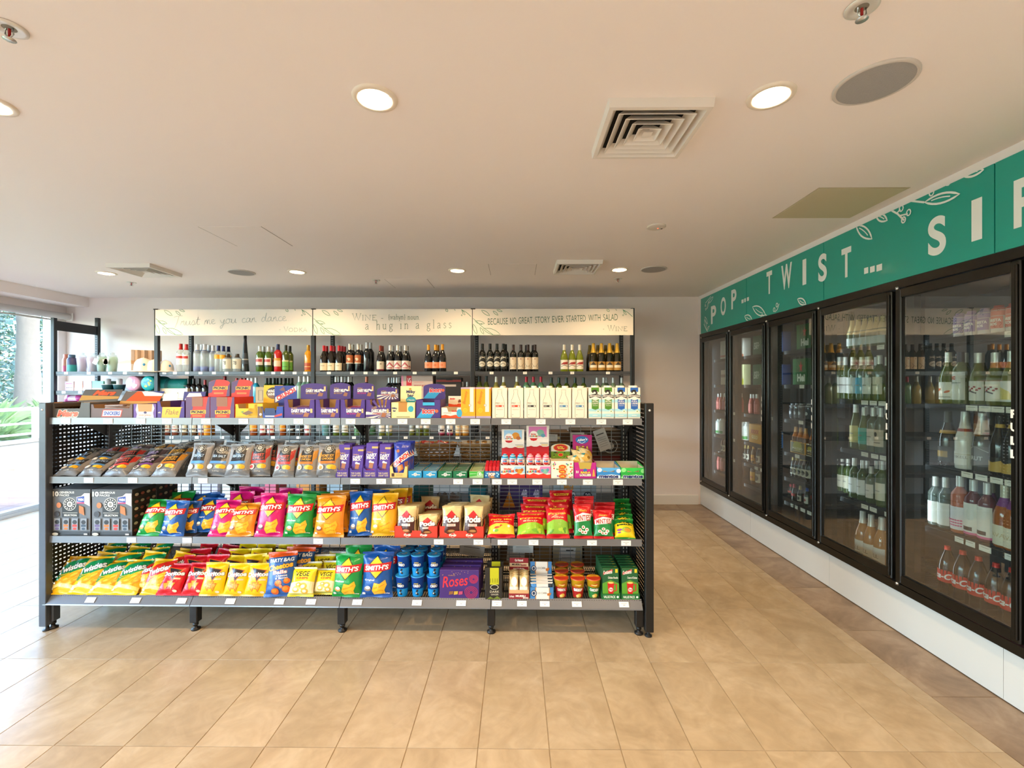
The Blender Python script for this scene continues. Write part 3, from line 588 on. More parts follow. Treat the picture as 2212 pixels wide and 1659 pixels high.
def bag(name, w, h, d, col, design, seed=0, back=None):
    b = Bag(w, h, d, seed); p = Pr(w, h); design(p); return (T(name, b.mesh(film(col), film(back) if back else None), T('printed_front', p.mesh(b.fm, .011, film))), w, h)
def lay(item, x0, x1, ytop, dep, yf, zb, label, group, cat, yaw=0., roll=0., mid=None):
    """front-row placement: bottom corners and top height read off the photograph at depth yf, top leaning back by dep"""
    t, w0, h0 = item; xa, xb = atY(x0, 900, yf)[0], atY(x1, 900, yf)[0]; zt = atY((x0 + x1) / 2, ytop, yf + dep)[2] - zb
    L = math.hypot(zt, dep); th = math.atan2(dep, zt); sw = (xb - xa) / w0
    return put(t, ((xa + xb) / 2, yf, zb + .003), (-th, roll, yaw), (sw, min(sw, 1.05), L / h0), label, cat, group)
# ---- bag designs (0..1 across, 0..1 up)
def chips(p, x, y, s=1., c='#f3b526', c2='#d98f18'):
    p.poly([(x - .20 * s, y - .06 * s), (x - .14 * s, y + .09 * s), (x + .02 * s, y + .07 * s), (x + .17 * s, y + .14 * s), (x + .21 * s, y + .05 * s), (x + .15 * s, y - .05 * s), (x + .17 * s, y - .12 * s), (x - .02 * s, y - .13 * s), (x - .15 * s, y - .15 * s)], c)
    p.stroke([(x - .15 * s, y - .02 * s), (x, y + .01 * s), (x + .15 * s, y + .06 * s)], .006, c2); p.stroke([(x - .12 * s, y - .10 * s), (x + .02 * s, y - .05 * s), (x + .13 * s, y - .06 * s)], .004, c2)
def d_diamond(dark, flav, blob='#c9773a', wd='#f7d23a'):
    def f(p):
        p.poly([(.5, .42), (.85, .665), (.5, .93), (.15, .665)], dark); p.poly([(.5, .445), (.81, .665), (.5, .905), (.19, .665)], '#f6c320')
        p.poly([(.03, .555), (.30, .575), (.70, .59), (.95, .62), (.98, .785), (.70, .76), (.30, .745), (.06, .735)], '#c4161c')
        p.text("SMITH'S", .11, .615, .90, .72, '#ffffff', rot=3, sh=.12, b=.03, ol='#8a1014', olw=.02)
        if flav: p.text(flav, .12, .375, .46, .42, '#ffffff', b=.01)
        chips(p, .62, .24, 1.15); p.ell(.24, .21, .12, .075, blob); p.ell(.25, .235, .085, .05, '#f4ead4'); p.rect(.07, .075, .17, .125, '#e9e4dc'); p.text('170g', .78, .085, .93, .115, '#ffffff')
    return f
def d_swirl(sw, dk):
    def f(p):
        p.poly([(.10, .30), (.02, .42), (.05, .62), (.28, .80), (.60, .90), (.90, .97), (1.0, .96), (1.0, .70), (.82, .60), (.55, .50), (.32, .40), (.22, .30), (.17, .33)], sw)
        p.text('Twisties', .05, .57, .96, .74, '#f4f2ea', rot=24, sh=.18, b=.035, ol=dk, olw=.05); p.text('Cheese', .18, .44, .55, .50, '#f0c419', rot=22, sh=.25)
        for x, y, a, b in ((.55, .34, .20, .10), (.72, .45, .20, .09), (.35, .22, .17, .09), (.70, .22, .18, .10), (.85, .33, .12, .08)): p.ell(x, y, a, b, '#f2a21c', rot=40); p.ell(x + .02, y + .015, a * .6, b * .45, '#f9c33c', rot=40)
        p.poly([(.0, .10), (.4, .16), (1, .10), (1, .19), (.5, .24), (0, .19)], '#f8d774'); p.ell(.15, .12, .06, .035, '#efe9df')
    return f
def d_corn(base, txt='#f7f3e8'):
    def f(p):
        p.poly([(.18, .86), (.86, .78), (.55, .42)], '#e8731c'); p.poly([(.23, .84), (.81, .77), (.545, .46)], '#2b2326'); p.poly([(.40, .70), (.66, .68), (.55, .55)], '#d8551a')
        p.text('Doritos', .06, .585, .95, .72, txt, rot=3, b=.045, ol='#1d1518', olw=.05); p.rect(.62, .47, .88, .52, '#e9c9a0')
        for x, y, a in ((.38, .26, 0), (.62, .25, .03), (.50, .32, .01)): p.poly([(x - .15, y + .10 + a), (x + .16, y + .12), (x + .02, y - .12)], '#c9601a'); p.poly([(x - .125, y + .09 + a), (x + .14, y + .105), (x + .02, y - .095)], '#f09a2a')
        p.ell(.80, .12, .08, .055, '#e6d6b8'); p.poly([(0, .0), (1, 0), (1, .05), (0, .05)], base)
    return f
def d_party(p):
    p.rect(0, .80, 1, 1, '#e4581c'); p.poly([(0, .74), (1, .74), (1, .90), (0, .86)], '#1e4f86'); p.text('PARTY BAG', .10, .765, .93, .85, '#f1eee4', rot=3, b=.03)
    p.text('Cheetos', .07, .60, .93, .73, '#f7a81f', rot=10, sh=.1, b=.05, ol='#1a1a22', olw=.05); p.text('Balls', .30, .50, .78, .58, '#f2e6d8', rot=4, b=.03, ol='#b5301c'); p.text('Cheese', .42, .44, .80, .485, '#f2e6d8', rot=4); p.text('& Bacon', .40, .39, .82, .43, '#f2e6d8', rot=4)
    for x, y, r in ((.52, .30, .12), (.80, .34, .10), (.78, .16, .13), (.42, .12, .12), (.62, .22, .06)): p.ell(x, y, r, r, '#d9601a'); p.ell(x - .02, y + .015, r * .65, r * .6, '#f08a30')
def d_rings(p):
    p.rect(0, .94, 1, 1, '#f1ece0'); p.text('VEGE', .20, .70, .78, .86, '#1f1a14', b=.01); p.text('CHIPS', .28, .60, .76, .67, '#c8451c', b=.03); p.poly([(0, .12), (1, .12), (1, .50), (.6, .56), (0, .46)], '#f3e7b8')
    for x, y, r in ((.62, .36, .17), (.34, .26, .15), (.70, .20, .14), (.42, .42, .10)): p.ell(x, y, r, r * .95, '#e8b64a'); p.ell(x, y, r * .5, r * .48, '#f6ead0')
    p.rect(.0, .05, 1, .10, '#d9d46a')
def d_deli(t1, t2, tc, band, food, chip='#eeb22b'):
    def f(p):
        p.poly([(.0, .18), (.22, .16), (.26, .86), (.05, .90)], '#8d8c8e'); p.poly([(.80, .16), (1, .2), (.97, .9), (.76, .86)], '#96908c')
        if food: p.poly([(.70, .72), (.97, .84), (.96, .60), (.78, .40)], food); p.poly([(.04, .55), (.20, .74), (.24, .48), (.10, .40)], food)
        p.poly([(.20, .42), (.82, .44), (.80, .80), (.22, .80)], '#2b2a2b'); p.poly([(.17, .37), (.85, .38), (.86, .455), (.17, .45)], band)
        p.ell(.51, .82, .22, .20, '#1f1e1f'); p.ell(.51, .82, .205, .185, '#d8d2c4'); p.ell(.51, .82, .19, .17, '#2a292a'); p.ell(.51, .82, .09, .085, '#d8d2c4'); p.ell(.51, .82, .055, .05, '#9a948a')
        for k in range(12):
            a = k * math.tau / 12; p.ell(.51 + .137 * math.cos(a), .82 + .137 * math.sin(a) * p.w / p.h, .022, .018, '#d8d2c4')
        p.text(t1, .25, .565, .78, .645, tc, b=.02); (p.text(t2, .27, .485, .76, .545, tc, b=.02) if t2 else None)
        p.ell(.70, .29, .19, .085, chip); p.ell(.64, .27, .13, .075, '#f6c84a'); p.ell(.78, .26, .11, .07, '#e5a51e'); p.ell(.26, .27, .13, .11, '#d6cabb'); p.ell(.25, .27, .08, .07, food or '#efe7db'); p.text('165g', .40, .12, .66, .16, '#cfc7b8')
    return f
def d_pods(sub, dk='#4a2018'):
    def f(p):
        p.poly([(.02, .52), (.5, .86), (.98, .52), (.95, .16), (.5, .04), (.06, .16)], dk); p.poly([(.5, .86), (.80, .66), (.5, .48), (.20, .66)], '#c2202a')
        p.text('Pods', .07, .46, .93, .68, '#fbf7ee', rot=3, b=.05, ol=dk, olw=.05); p.rect(.26, .34, .74, .42, '#f1ebe0'); p.text(sub, .30, .355, .70, .405, '#c2202a'); p.ell(.52, .17, .24, .10, '#7a3d24'); p.ell(.52, .19, .17, .06, '#b98552')
        p.poly([(.0, .25), (.14, .06), (0, .02)], '#d9b072'); p.poly([(1, .25), (.86, .06), (1, .02)], '#d9b072')
    return f
def d_lolly(a, b, hue):
    def f(p):
        p.poly([(.20, .86), (.80, .86), (.86, .92), (.14, .92)], '#e2b33a'); p.text("Allen's", .24, .865, .76, .92, '#a3101c', b=.02); p.text(a, .08, .68, .92, .77, '#f3c23a', rot=3, b=.02); p.text(b, .2, .60, .8, .645, '#f7e9c0')
        p.poly([(0, .12), (1, .12), (1, .46), (.7, .56), (.3, .54), (0, .44)], hue[0]); R = random.Random(len(a))
        for k in range(9): p.ell(R.uniform(.12, .88), R.uniform(.18, .46), R.uniform(.06, .13), R.uniform(.04, .07), hue[k % len(hue)], rot=R.uniform(0, 180))
    return f
def d_mint(p):
    p.poly([(0, .08), (1, .08), (1, .60), (0, .50)], '#14803c'); p.poly([(.06, .46), (.94, .52), (.98, .70), (.5, .74), (.04, .64)], '#f4f0e8'); p.text('MINTIES', .10, .50, .92, .67, '#b3141c', rot=3, b=.02); p.text("Allen's", .30, .77, .74, .84, '#e9b93c', b=.02)
    for x, y in ((.3, .24), (.5, .32), (.7, .25), (.45, .18), (.6, .17)): p.ell(x, y, .10, .085, '#f4f0e8'); p.ell(x, y, .05, .04, '#b3573a')
def d_sour(p):
    p.poly([(0, .06), (1, .06), (1, .70), (.5, .78), (0, .68)], '#f2d21e'); p.text('SOUR', .22, .70, .80, .80, '#173f1c', b=.05); p.text('patch', .12, .56, .90, .70, '#173f1c', rot=4, b=.05)
    p.ell(.58, .36, .26, .22, '#8fae3a'); p.ell(.62, .34, .18, .15, '#e0922c'); p.ell(.22, .36, .13, .09, '#8a3c92'); p.ell(.2, .24, .09, .06, '#8a3c92')
def d_crunchbag(p):
    p.text('CRUNCH', -.02, .42, 1.02, .57, '#c4161c', rot=33, b=.05, ol='#f6f2ea', olw=.12); p.poly([(.30, .30), (.62, .36), (.70, .22), (.36, .10)], '#b5673a'); p.poly([(.34, .28), (.55, .32), (.60, .22), (.38, .15)], '#d99355'); p.poly([(.72, .42), (.95, .46), (.90, .28), (.74, .30)], '#8a4a30'); p.ell(.30, .74, .10, .08, '#b5673a')
# ---- cartons and display trays
def carton(name, w, h, d, col, design=None, side=None, fm=flat, top=None):
    m = MB(); m.bbox(-w / 2, w / 2, 0, d, 0, h, min(.0025, w * .03)); mats = [card(col)]; ch = []
    if design: p = Pr(w, h); design(p); ch.append(T('printed_front', p.mesh(fm)))
    if side:
        p = Pr(d, h); side(p); ch.append(T('printed_side', p.mesh(lambda x, y, l: (w / 2 + .0004 + l * .00018, d / 2 + x, y))))
        p = Pr(d, h); side(p); ch.append(T('printed_side', p.mesh(lambda x, y, l: (-w / 2 - .0004 - l * .00018, d / 2 - x, y))))
    if top:
        p = Pr(w, d); top(p); ch.append(T('printed_top', p.mesh(lambda x, y, l: (x, y, h + .0004 + l * .00018))))
    return T(name, m.mesh(mats), *ch)
def tray(name, w, d, hf, hb, col, design=None, cut=None, inner='#c09a6a', head=None, slope=.5, headw=1.):
    """shelf-ready tray: lip hf high in front (with an optional cut-out u0,u1,depth), back wall hb; head = (height, colour, design, lean, rounded)"""
    t = .003; m = MB(); a, b = -w / 2, w / 2
    m.box(a, b, 0, d, 0, t, 1); m.box(a, b, d - t, d, t, hb, 0)
    if cut:
        u0, u1, zc = cut; xa, xb = a + w * u0, a + w * u1
        poly = [(a, 0), (b, 0), (b, hf), (xb, hf), (xb - .008, zc), (xa + .008, zc), (xa, hf), (a, hf)]
    else: poly = [(a, 0), (b, 0), (b, hf), (a, hf)]
    m.prism(poly, 0, t, 'y', 0)
    for x in (a, b - t): m.prism([(0, 0), (d, 0), (d, hb), (d * slope, hb), (0, hf)], x, x + t, 'x', 0)
    m.box(a + t, b - t, d - t - .001, d - t, t, hb - .001, 1); m.box(a + t, a + t + .001, t, d * slope, t, hf * .98, 1); m.box(b - t - .001, b - t, t, d * slope, t, hf * .98, 1)
    ch = []
    if design: p = Pr(w, hf); design(p); ch.append(T('printed_front', p.mesh(flat)))
    if head:
        hh, hc, hd, ln, rd = head[:5]; hw = w * (head[5] if len(head) > 5 else headw); k = MB()
        pts = [(-hw / 2, 0), (hw / 2, 0), (hw / 2, hh * .78)] + ([(hw / 2 * math.cos(q), hh * .78 + hh * .22 * math.sin(q)) for q in [math.pi * i / 10 for i in range(1, 10)]] if rd else [(hw / 2, hh), (-hw / 2, hh)]) + [(-hw / 2, hh * .78)]
        def tl(v): x, y, z = v; return (x, d - t - .001 + y + z * math.sin(ln), hb + z * math.cos(ln) - .004)
        k.prism(pts, -.002, 0, 'y'); k.v = [tl(v) for v in k.v]; hch = []
        if hd: p = Pr(hw, hh); hd(p); hch.append(T('printed_face', p.mesh(lambda x, y, l: tl((x, -.0025 - l * .0002, y)))))
        ch.append(T('header_card', k.mesh(card(hc)), *hch))
    return T(name, m.mesh([card(col), card(inner)]), *ch)
def rect_at(x0, x1, ytop, ybot, Y): a = atY(x0, ybot, Y); b = atY(x1, ytop, Y); return (a[0] + b[0]) / 2, b[0] - a[0], b[2] - a[2]
# ---- bottles and other turned things
BT = {'bordeaux': [(0, .004), (.036, 0), (.0375, .006), (.0375, .19), (.036, .205), (.024, .225), (.0155, .238), (.0148, .30)],
      'burgundy': [(0, .004), (.039, 0), (.041, .006), (.041, .145), (.036, .175), (.022, .215), (.0155, .235), (.0148, .295)],
      'flute': [(0, .004), (.036, 0), (.0375, .006), (.037, .14), (.031, .19), (.021, .235), (.0155, .265), (.0145, .32)],
      'sparkling': [(0, .004), (.041, 0), (.0435, .008), (.0435, .15), (.038, .185), (.024, .235), (.018, .262), (.0175, .305), (.016, .312)],
      'spirit': [(0, .004), (.036, 0), (.0385, .006), (.0385, .185), (.036, .205), (.020, .225), (.0155, .235), (.0155, .285)],
      'beer': [(0, .003), (.029, 0), (.0305, .005), (.0305, .125), (.027, .145), (.016, .175), (.0125, .20), (.0125, .225)],
      'squat': [(0, .004), (.045, 0), (.047, .006), (.047, .10), (.044, .118), (.022, .130), (.018, .140), (.018, .158)],
      'cola': [(0, .006), (.036, 0), (.043, .014), (.043, .06), (.040, .085), (.0435, .11), (.0445, .20), (.040, .23), (.020, .285), (.0135, .30), (.0135, .315)],
      'coffee': [(0, .003), (.034, 0), (.036, .008), (.036, .135), (.033, .15), (.022, .158), (.022, .168)]}
def bottle(kind, col, cap=None, label=None, lprint=None, s=1., mat=None, seg=18, neck=None, band=None, angw=1.25, capz=None, liquid=None):
    pr = [(r * s, z * s) for r, z in BT[kind]]; H = pr[-1][1]; rn = pr[-1][0]
    g = MB().lathe(pr + [(0, H)], seg); ch = []
    body = mat or pm(col, .06, 0, .35, 0, 40, 0, 0, .6)
    def rad(z):
        for (r0, z0), (r1, z1) in zip(pr, pr[1:]):
            if z0 <= z <= z1 and z1 > z0: return r0 + (r1 - r0) * (z - z0) / (z1 - z0)
        return rn
    if cap:
        cz = (capz or .20) * H; zs = [H - cz, H - cz * .66, H - cz * .33, H]; cr = [(rad(z) + .0012, z) for z in zs] + [(rn + .0012, H + .002), (0, H + .003)]
        ch.append(T('cap', MB().lathe(cr, seg).mesh(pm(cap, .3, .3))))
    if neck:
        z0, z1, nc = neck; ch.append(T('neck_label', MB().lathe([(rad(z0 * H + (z1 - z0) * H * k / 3) + .0009, z0 * H + (z1 - z0) * H * k / 3) for k in range(4)], seg).mesh(pm(nc, .4))))
    if label:
        z0, z1, lc = label; r = rad((z0 + z1) / 2 * H) + .0008; a = -math.pi / 2
        lm = MB().lathe([(r, z0 * H), (r, z1 * H)], 12, 0, (0, 0), a - angw, a + angw).mesh(pm(lc, .5)); sub = []
        if lprint:
            p = Pr(2 * angw * r, (z1 - z0) * H); lprint(p); sub = [T('printed_label', p.mesh(lambda x, y, l: ((r + .0003 + l * .0002) * math.sin(x / r), -(r + .0003 + l * .0002) * math.cos(x / r), z0 * H + y), (r * .3, 0)))]
        ch.append(T('label', lm, *sub))
    if band:
        z0, z1, bc = band; ch.append(T('band', MB().lathe([(rad(z0 * H) + .0006, z0 * H), (rad(z1 * H) + .0006, z1 * H)], seg).mesh(pm(bc, .4))))
    if liquid:
        f, lc = liquid; ch.append(T('liquid', MB().lathe([(0, .006)] + [(r * .93, z) for r, z in pr if .005 < z < f * H] + [(rad(f * H) * .93, f * H), (0, f * H)], seg).mesh(pm(lc, .1))))
    return T('bottle', g.mesh(body), *ch), H
# ================================================================== stock on the front of the snack rack
YA = 2.808
def A(x0, x1, ylip, col, design, cut, head, label, inner='#b98d58', d=.205, slope=.5, yb=904, cat='display box', group=None):
    cx, w, h = rect_at(x0, x1, ylip, yb, YA); hd = None; hb = h
    if head:
        ytop, hc, hdes, lean, rd, hw = head; yy = YA + d + math.sin(lean) * .1; zt = atY(cx, ytop, yy)[2]; hh = (zt - ZA - hb) / math.cos(lean) + .004; hd = (hh, hc, hdes, lean, rd, hw)
    t = tray('display_tray', w - .002, d, h, hb, col, design, None if not cut else (cut[0], cut[1], h * cut[2]), inner, hd, slope)
    put(t, (cx, YA, ZA), label=label, cat=cat, group=group); return cx, w, h
def bars(cx, w, z, n, col, label, group, y0=.03, c2=None, up=0.):
    p = Pr(w, .028)
    p.poly([(.1, .3), (.9, .3), (.9, .7), (.1, .7)], c2 or '#f2ece2')
    for i in range(n):
        lb2 = ORD[i] + ' ' + label
        R = random.Random(i * 7 + n); m = MB().bbox(-w / 2, w / 2, -.014, .014, 0, .014, .004)
        t = T('chocolate_bar', m.mesh(film(col)), T('printed_wrapper', p.mesh(lambda x, y, l: (x, y - .014, .0146 + l * .0002))))
        put(t, (cx + R.uniform(-.006, .006), YA + y0 + .033 * (i % 5), z + .016 * (i // 5)), (up, R.uniform(-.06, .06), R.uniform(-.15, .15)), label=lb2, cat='chocolate bar', group=group)
def s_mars(p): p.text('Mars', .26, .10, .74, .52, '#e85a2c', sh=.25, b=.06, ol='#f3e4d4', olw=.05); p.poly([(.26, .05), (.70, .05), (.72, .09), (.27, .09)], '#f3e4d4'); p.ell(.10, .18, .03, .02, '#cfc9c0'); p.ell(.10, .07, .055, .018, '#cfc9c0')
def s_mars2(p): p.poly([(0, .10), (1, .26), (1, .44), (0, .52)], '#c4924a'); p.text('Mars', .28, .52, .86, .92, '#e85a2c', sh=.25, b=.06, ol='#7a3418', olw=.04)
A(98, 195, 870, '#57534e', s_mars, (.18, .80, .62), (841, '#5b5650', s_mars2, .55, False, .92), 'charcoal chocolate tray with orange lettering at the left end of the top shelf', '#c88a3c')
def s_snick(p): p.poly([(.25, .10), (.72, .10), (.76, .62), (.29, .62)], '#d8412c'); p.poly([(.275, .16), (.70, .16), (.735, .56), (.305, .56)], '#f4efe6'); p.text('SNICKERS', .31, .22, .70, .50, '#23409a', sh=.15, b=.05)
def s_snick2(p): p.poly([(0, .0), (1, .0), (1, .18), (0, .22)], '#cf9a52'); p.poly([(.14, .22), (1, .20), (1, .62), (.55, .62), (.42, 1), (.30, 1)], '#e8561f'); p.poly([(.55, .62), (1, .62), (1, .95), (.42, .98)], '#f2ece0'); p.poly([(.62, 1), (1, .82), (1, 1)], '#33407e')
c = A(196, 287, 874, '#6b524d', s_snick, (.05, .95, .72), (845, '#6b5f58', s_snick2, .6, False, 1.0), 'brown tray with white and blue name plate, second from the left on the top shelf', '#a78058')
bars(c[0], c[1] * .5, ZA + .055, 6, '#8d6f66', 'brown wrapped chocolate bar piled in the brown tray with blue lettering', 'chocolate bars in the brown tray', .03, '#e6ded4')
def s_every(p): p.poly([(.12, 0), (.90, 0), (.86, .4), (.92, .7), (.86, 1), (.16, 1), (.10, .6), (.16, .3)], '#f3ede4'); p.poly([(.22, .46), (.80, .46), (.84, 1), (.18, 1)], '#b98643'); p.text('everyway', .24, .12, .80, .27, '#d06a34', sh=.2); p.ell(.52, .40, .07, .05, '#3b2258')
A(288, 338, 873, '#6d4a9a', s_every, (.20, .82, .45), (850, '#f0e9df', None, .25, False, .7), 'cream and purple tray with a deep brown cut-out, left of the yellow banner', '#b98643')
def s_flake(p): p.poly([(.16, 0), (.80, 0), (.88, .60), (.94, .66), (.20, .66)], '#f0b31c'); p.text('Flake', .30, .22, .78, .52, '#6a4a1a', sh=.35, b=0); p.text('milk', .04, .30, .14, .40, '#e6d9c0')
def s_flake2(p): p.poly([(.08, .1), (.92, .1), (.78, .86), (.24, .86)], '#f0e9df')
A(339, 399, 867, '#4b2c86', s_flake, (.10, .90, .66), (846, '#3b2d78', s_flake2, .2, False, .85), 'purple tray with a hanging yellow banner, left of two red trays', '#9a7248')
def s_pic(p): p.poly([(.0, 0), (.18, 0), (.30, .5), (.26, 1), (0, 1)], '#5a3468'); p.poly([(.80, 0), (1, 0), (1, 1), (.92, 1), (.84, .5)], '#5a3468'); p.poly([(.26, .56), (.72, .56), (.72, 1), (.26, 1)], '#8e5632'); p.poly([(.20, .20), (.84, .22), (.84, .40), (.20, .38)], '#f2b41c'); p.text('PICNIC', .24, .235, .80, .365, '#1a1410', b=.06); p.rect(.28, .08, .68, .15, '#e87a2a')
def s_pic2(p): p.poly([(.0, .2), (.16, .25), (.34, 1), (0, .85)], '#5a3468'); p.poly([(.84, .0), (1, 0), (1, .8), (.90, .6)], '#5a3468'); p.poly([(.20, .40), (.90, .42), (.90, .62), (.20, .60)], '#f2b41c'); p.text('PICNIC', .24, .435, .86, .585, '#1a1410', b=.06); p.rect(.26, .16, .72, .26, '#e87a2a')
for i, (a, b) in enumerate(((401, 453.5), (454, 506.5))):
    A(a, b, 858, '#e0341f', s_pic, (.27, .73, .56), (820, '#e0341f', s_pic2, .05, True, .95), '%s of the two red trays with yellow lettering on the top shelf' % ('left', 'right')[i], '#8e5632', group='red chocolate trays')
def s_wag(p): p.poly([(0, .0), (1, 0), (1, .2), (0, .15)], '#e0a81a'); p.poly([(.30, .35), (.52, .22), (.82, .40), (.60, .56)], '#7a5a3a'); p.poly([(.22, .45), (.36, .40), (.40, .52)], '#2e8a4c')
def s_wag2(p): p.ell(.52, .56, .38, .30, '#2a1710'); p.ell(.52, .50, .34, .22, '#8a5a34'); p.text('WAGON', .20, .60, .84, .76, '#f6efe0', rot=4, b=.05, ol='#2a1710'); p.text('WHEELS', .22, .42, .86, .57, '#f6efe0', rot=4, b=.05, ol='#2a1710')
A(508, 556, 873, '#f0be22', s_wag, (.1, .9, .70), None, 'low yellow tray between the red trays and a blue tray', '#c9a878'); A(536, 568, 872, '#efbd20', None, None, (832, '#f2bf1e', s_wag2, .05, False, 1.42), 'yellow header tray with a dark oval wheel emblem', '#c9a878')
def s_cr(p): p.poly([(.24, .28), (.72, .28), (.66, .86), (.30, .86)], '#22356c'); p.rect(.30, .14, .66, .24, '#dfe3ea'); p.poly([(.66, .10), (.96, .26), (.96, .44), (.66, .24)], '#d93a30'); p.ell(.12, .34, .05, .05, '#e6e2d8')
def s_cr2(p): p.poly([(.04, .16), (.98, .78), (.98, 1.0), (.04, .42)], '#f4efe6'); p.text('CRUNCH', .06, .46, .96, .70, '#cc1d22', rot=27, b=.06); p.poly([(.20, .78), (.42, .95), (.50, .70)], '#7a4a4a')
c = A(556, 612, 878, '#2b4aa8', s_cr, (.2, .76, .40), (833, '#2f3f9a', s_cr2, .02, False, .93), 'royal blue tray with a tilted red and white banner on its header', '#b9a078', .190); bars(c[0], c[1] * .6, ZA + .035, 5, '#27407e', 'blue wrapped bar lying in the royal blue tray', 'chocolate bars in the blue tray', .03)
def s_dm(sub, ray=False):
    def f(p):
        if ray: p.poly([(0, 0), (1, 0), (1, .42), (0, .36)], '#ece4d8'); [p.poly([(.7, .22), (.7 + .7 * math.cos(q), .22 + .9 * math.sin(q)), (.7 + .7 * math.cos(q + .16), .22 + .9 * math.sin(q + .16))], '#4b2d7e') for q in [.35 * k for k in range(0, 18)]]
        p.text('Cadbury', .24, .50, .44, .60, '#c79a4a', sh=.35); p.text('DAIRY MILK', .24, .32, .74, .50, '#f6f1ea', b=.05); p.text({1: 'MILK CHOCOLATE', 2: 'FRY & FAVE', 3: 'TOP DECK'}[sub], .26, .22, .62, .30, {1: '#c79a4a', 2: '#d0307c', 3: '#d8452c'}[sub]); p.poly([(.62, .10), (.78, .08), (.84, .28), (.68, .32)], '#a3643a'); p.ell(.72, .46, .05, .04, '#f6f1ea'); p.ell(.80, .44, .05, .04, '#f6f1ea'); p.rect(.86, .30, .93, .52, '#d7b878')
    return f
def s_dm2(sub, ray=False):
    def f(p):
        if ray: p.poly([(0, 0), (1, 0), (1, .45), (0, .45)], '#ece4d8'); [p.poly([(.7, .45), (.7 + .9 * math.cos(q), .45 + .9 * math.sin(q)), (.7 + .9 * math.cos(q + .16), .45 + .9 * math.sin(q + .16))], '#4b2d7e') for q in [math.pi + .35 * k for k in range(0, 9)]]
        p.text('Cadbury', .20, .62, .44, .72, '#c79a4a', sh=.35); p.text('DAIRY MILK', .20, .44, .74, .62, '#f6f1ea', b=.05); p.text({1: 'MILK CHOCOLATE', 2: 'FRY & FAVE', 3: 'TOP DECK'}[sub], .20, .32, .60, .41, {1: '#c79a4a', 2: '#d0307c', 3: '#d8452c'}[sub]); p.poly([(.64, .20), (.82, .18), (.86, .38), (.70, .42)], '#a3643a'); p.ell(.76, .58, .05, .04, '#f6f1ea'); p.ell(.84, .54, .05, .04, '#f6f1ea'); p.rect(.88, .5, .95, .8, '#d7b878')
    return f
dl = ['first', 'second', 'third', 'fourth']
for i, (a, b, sub, rd, yt) in enumerate(((613, 680, 1, True, 828), (681, 734, 1, True, 827), (735, 789, 2, True, 827), (790, 844, 3, True, 836))):
    c = A(a, b, 863, '#4a2a86', s_dm(sub, sub == 3), (.12 if i == 0 else .16, .86, .58), (yt, '#4a2f80', s_dm2(sub, sub == 3), .03, rd, .92), '%s of four purple trays with white lettering and a header card' % dl[i] + (', striped' if sub == 3 else ''), '#bf9a66', group='purple chocolate trays')
    if i != 1: bars(c[0], c[1] * .55, ZA + .06, 4, ('#6a2a4e', '', '#8e1f4e', '#cdbfae')[i], 'wrapped bar showing in the cut-out of the %s purple tray' % dl[i], 'bars in the purple trays', .05)
def s_milky(p): p.poly([(.30, .42), (.66, .42), (.66, 1), (.30, 1)], '#b9833a'); p.text('Milky', .03, .56, .25, .70, '#1f2c5e', b=.05); p.text('bar', .07, .43, .2, .55, '#1f2c5e', b=.05); p.ell(.82, .60, .12, .13, '#35a6ba'); p.rect(.22, .10, .78, .14, '#8c8a60')
def s_milky2(p): p.text('Milky', .28, .50, .70, .74, '#1f2c5e', b=.04); p.text('bar', .34, .30, .64, .52, '#1f2c5e', b=.04); p.ell(.50, .12, .24, .16, '#35a6ba'); p.text('Classic', .32, .07, .68, .18, '#dff0ee', sh=.2); p.ell(.46, .82, .06, .05, '#c9a24a')
A(845, 897, 869, '#f3e6a4', s_milky, (.30, .68, .55), (834, '#f5e9ac', s_milky2, .04, False, .95), 'pale yellow tray with navy lettering and a teal blob', '#c49a5a')
def s_boost(p): p.poly([(0, .0), (.58, 0), (.82, .42), (.24, .42)], '#2f9fd4'); p.text('BOOST', .26, .26, .76, .48, '#d8262c', b=.06, ol='#f6f1ea', olw=.06); p.ell(.84, .40, .07, .07, '#c9603a'); p.rect(.28, .70, .76, .86, '#39aede'); p.text('Cadbury', .18, .50, .36, .57, '#c79a4a', sh=.3)
def s_boost2(p): p.poly([(0, .06), (.52, .06), (.80, .52), (.26, .52)], '#2f9fd4'); p.text('BOOST', .28, .44, .84, .66, '#d8262c', b=.06, ol='#f6f1ea', olw=.06); p.ell(.90, .58, .07, .07, '#c9603a'); p.text('Cadbury', .26, .68, .44, .76, '#c79a4a', sh=.3)
A(898, 952, 863, '#43307f', s_boost, (.28, .76, .66), (829, '#45327f', s_boost2, .03, True, .95), 'violet tray with a cyan stripe and red lettering', '#4a3a7a')
def s_kb(p): p.poly([(0, 0), (1, 0), (1, .28), (.7, .36), (.45, .25), (.2, .36), (0, .28)], '#e5501f'); p.text('kinder', .52, .62, .86, .78, '#d8302a', b=.05); p.ell(.9, .5, .14, .2, '#3fa4cf'); p.rect(.1, .5, .5, .54, '#8a857c')
def s_kb2(p): p.poly([(0, 0), (1, 0), (1, .22), (.7, .30), (.4, .20), (0, .30)], '#e5501f'); p.text('kinder', .10, .68, .46, .84, '#d8302a', b=.05); p.poly([(.62, .36), (.86, .44), (.80, .70), (.68, .66)], '#8a5233'); p.poly([(.5, .18), (.68, .30), (.62, .52)], '#f4ead8')
A(953, 997, 880, '#efe7da', s_kb, (.28, .8, .62), (855, '#f0e8da', s_kb2, .02, False, .8), 'small cream and orange tray of children\'s chocolate, beside yellow cartons', '#d9cbb0')
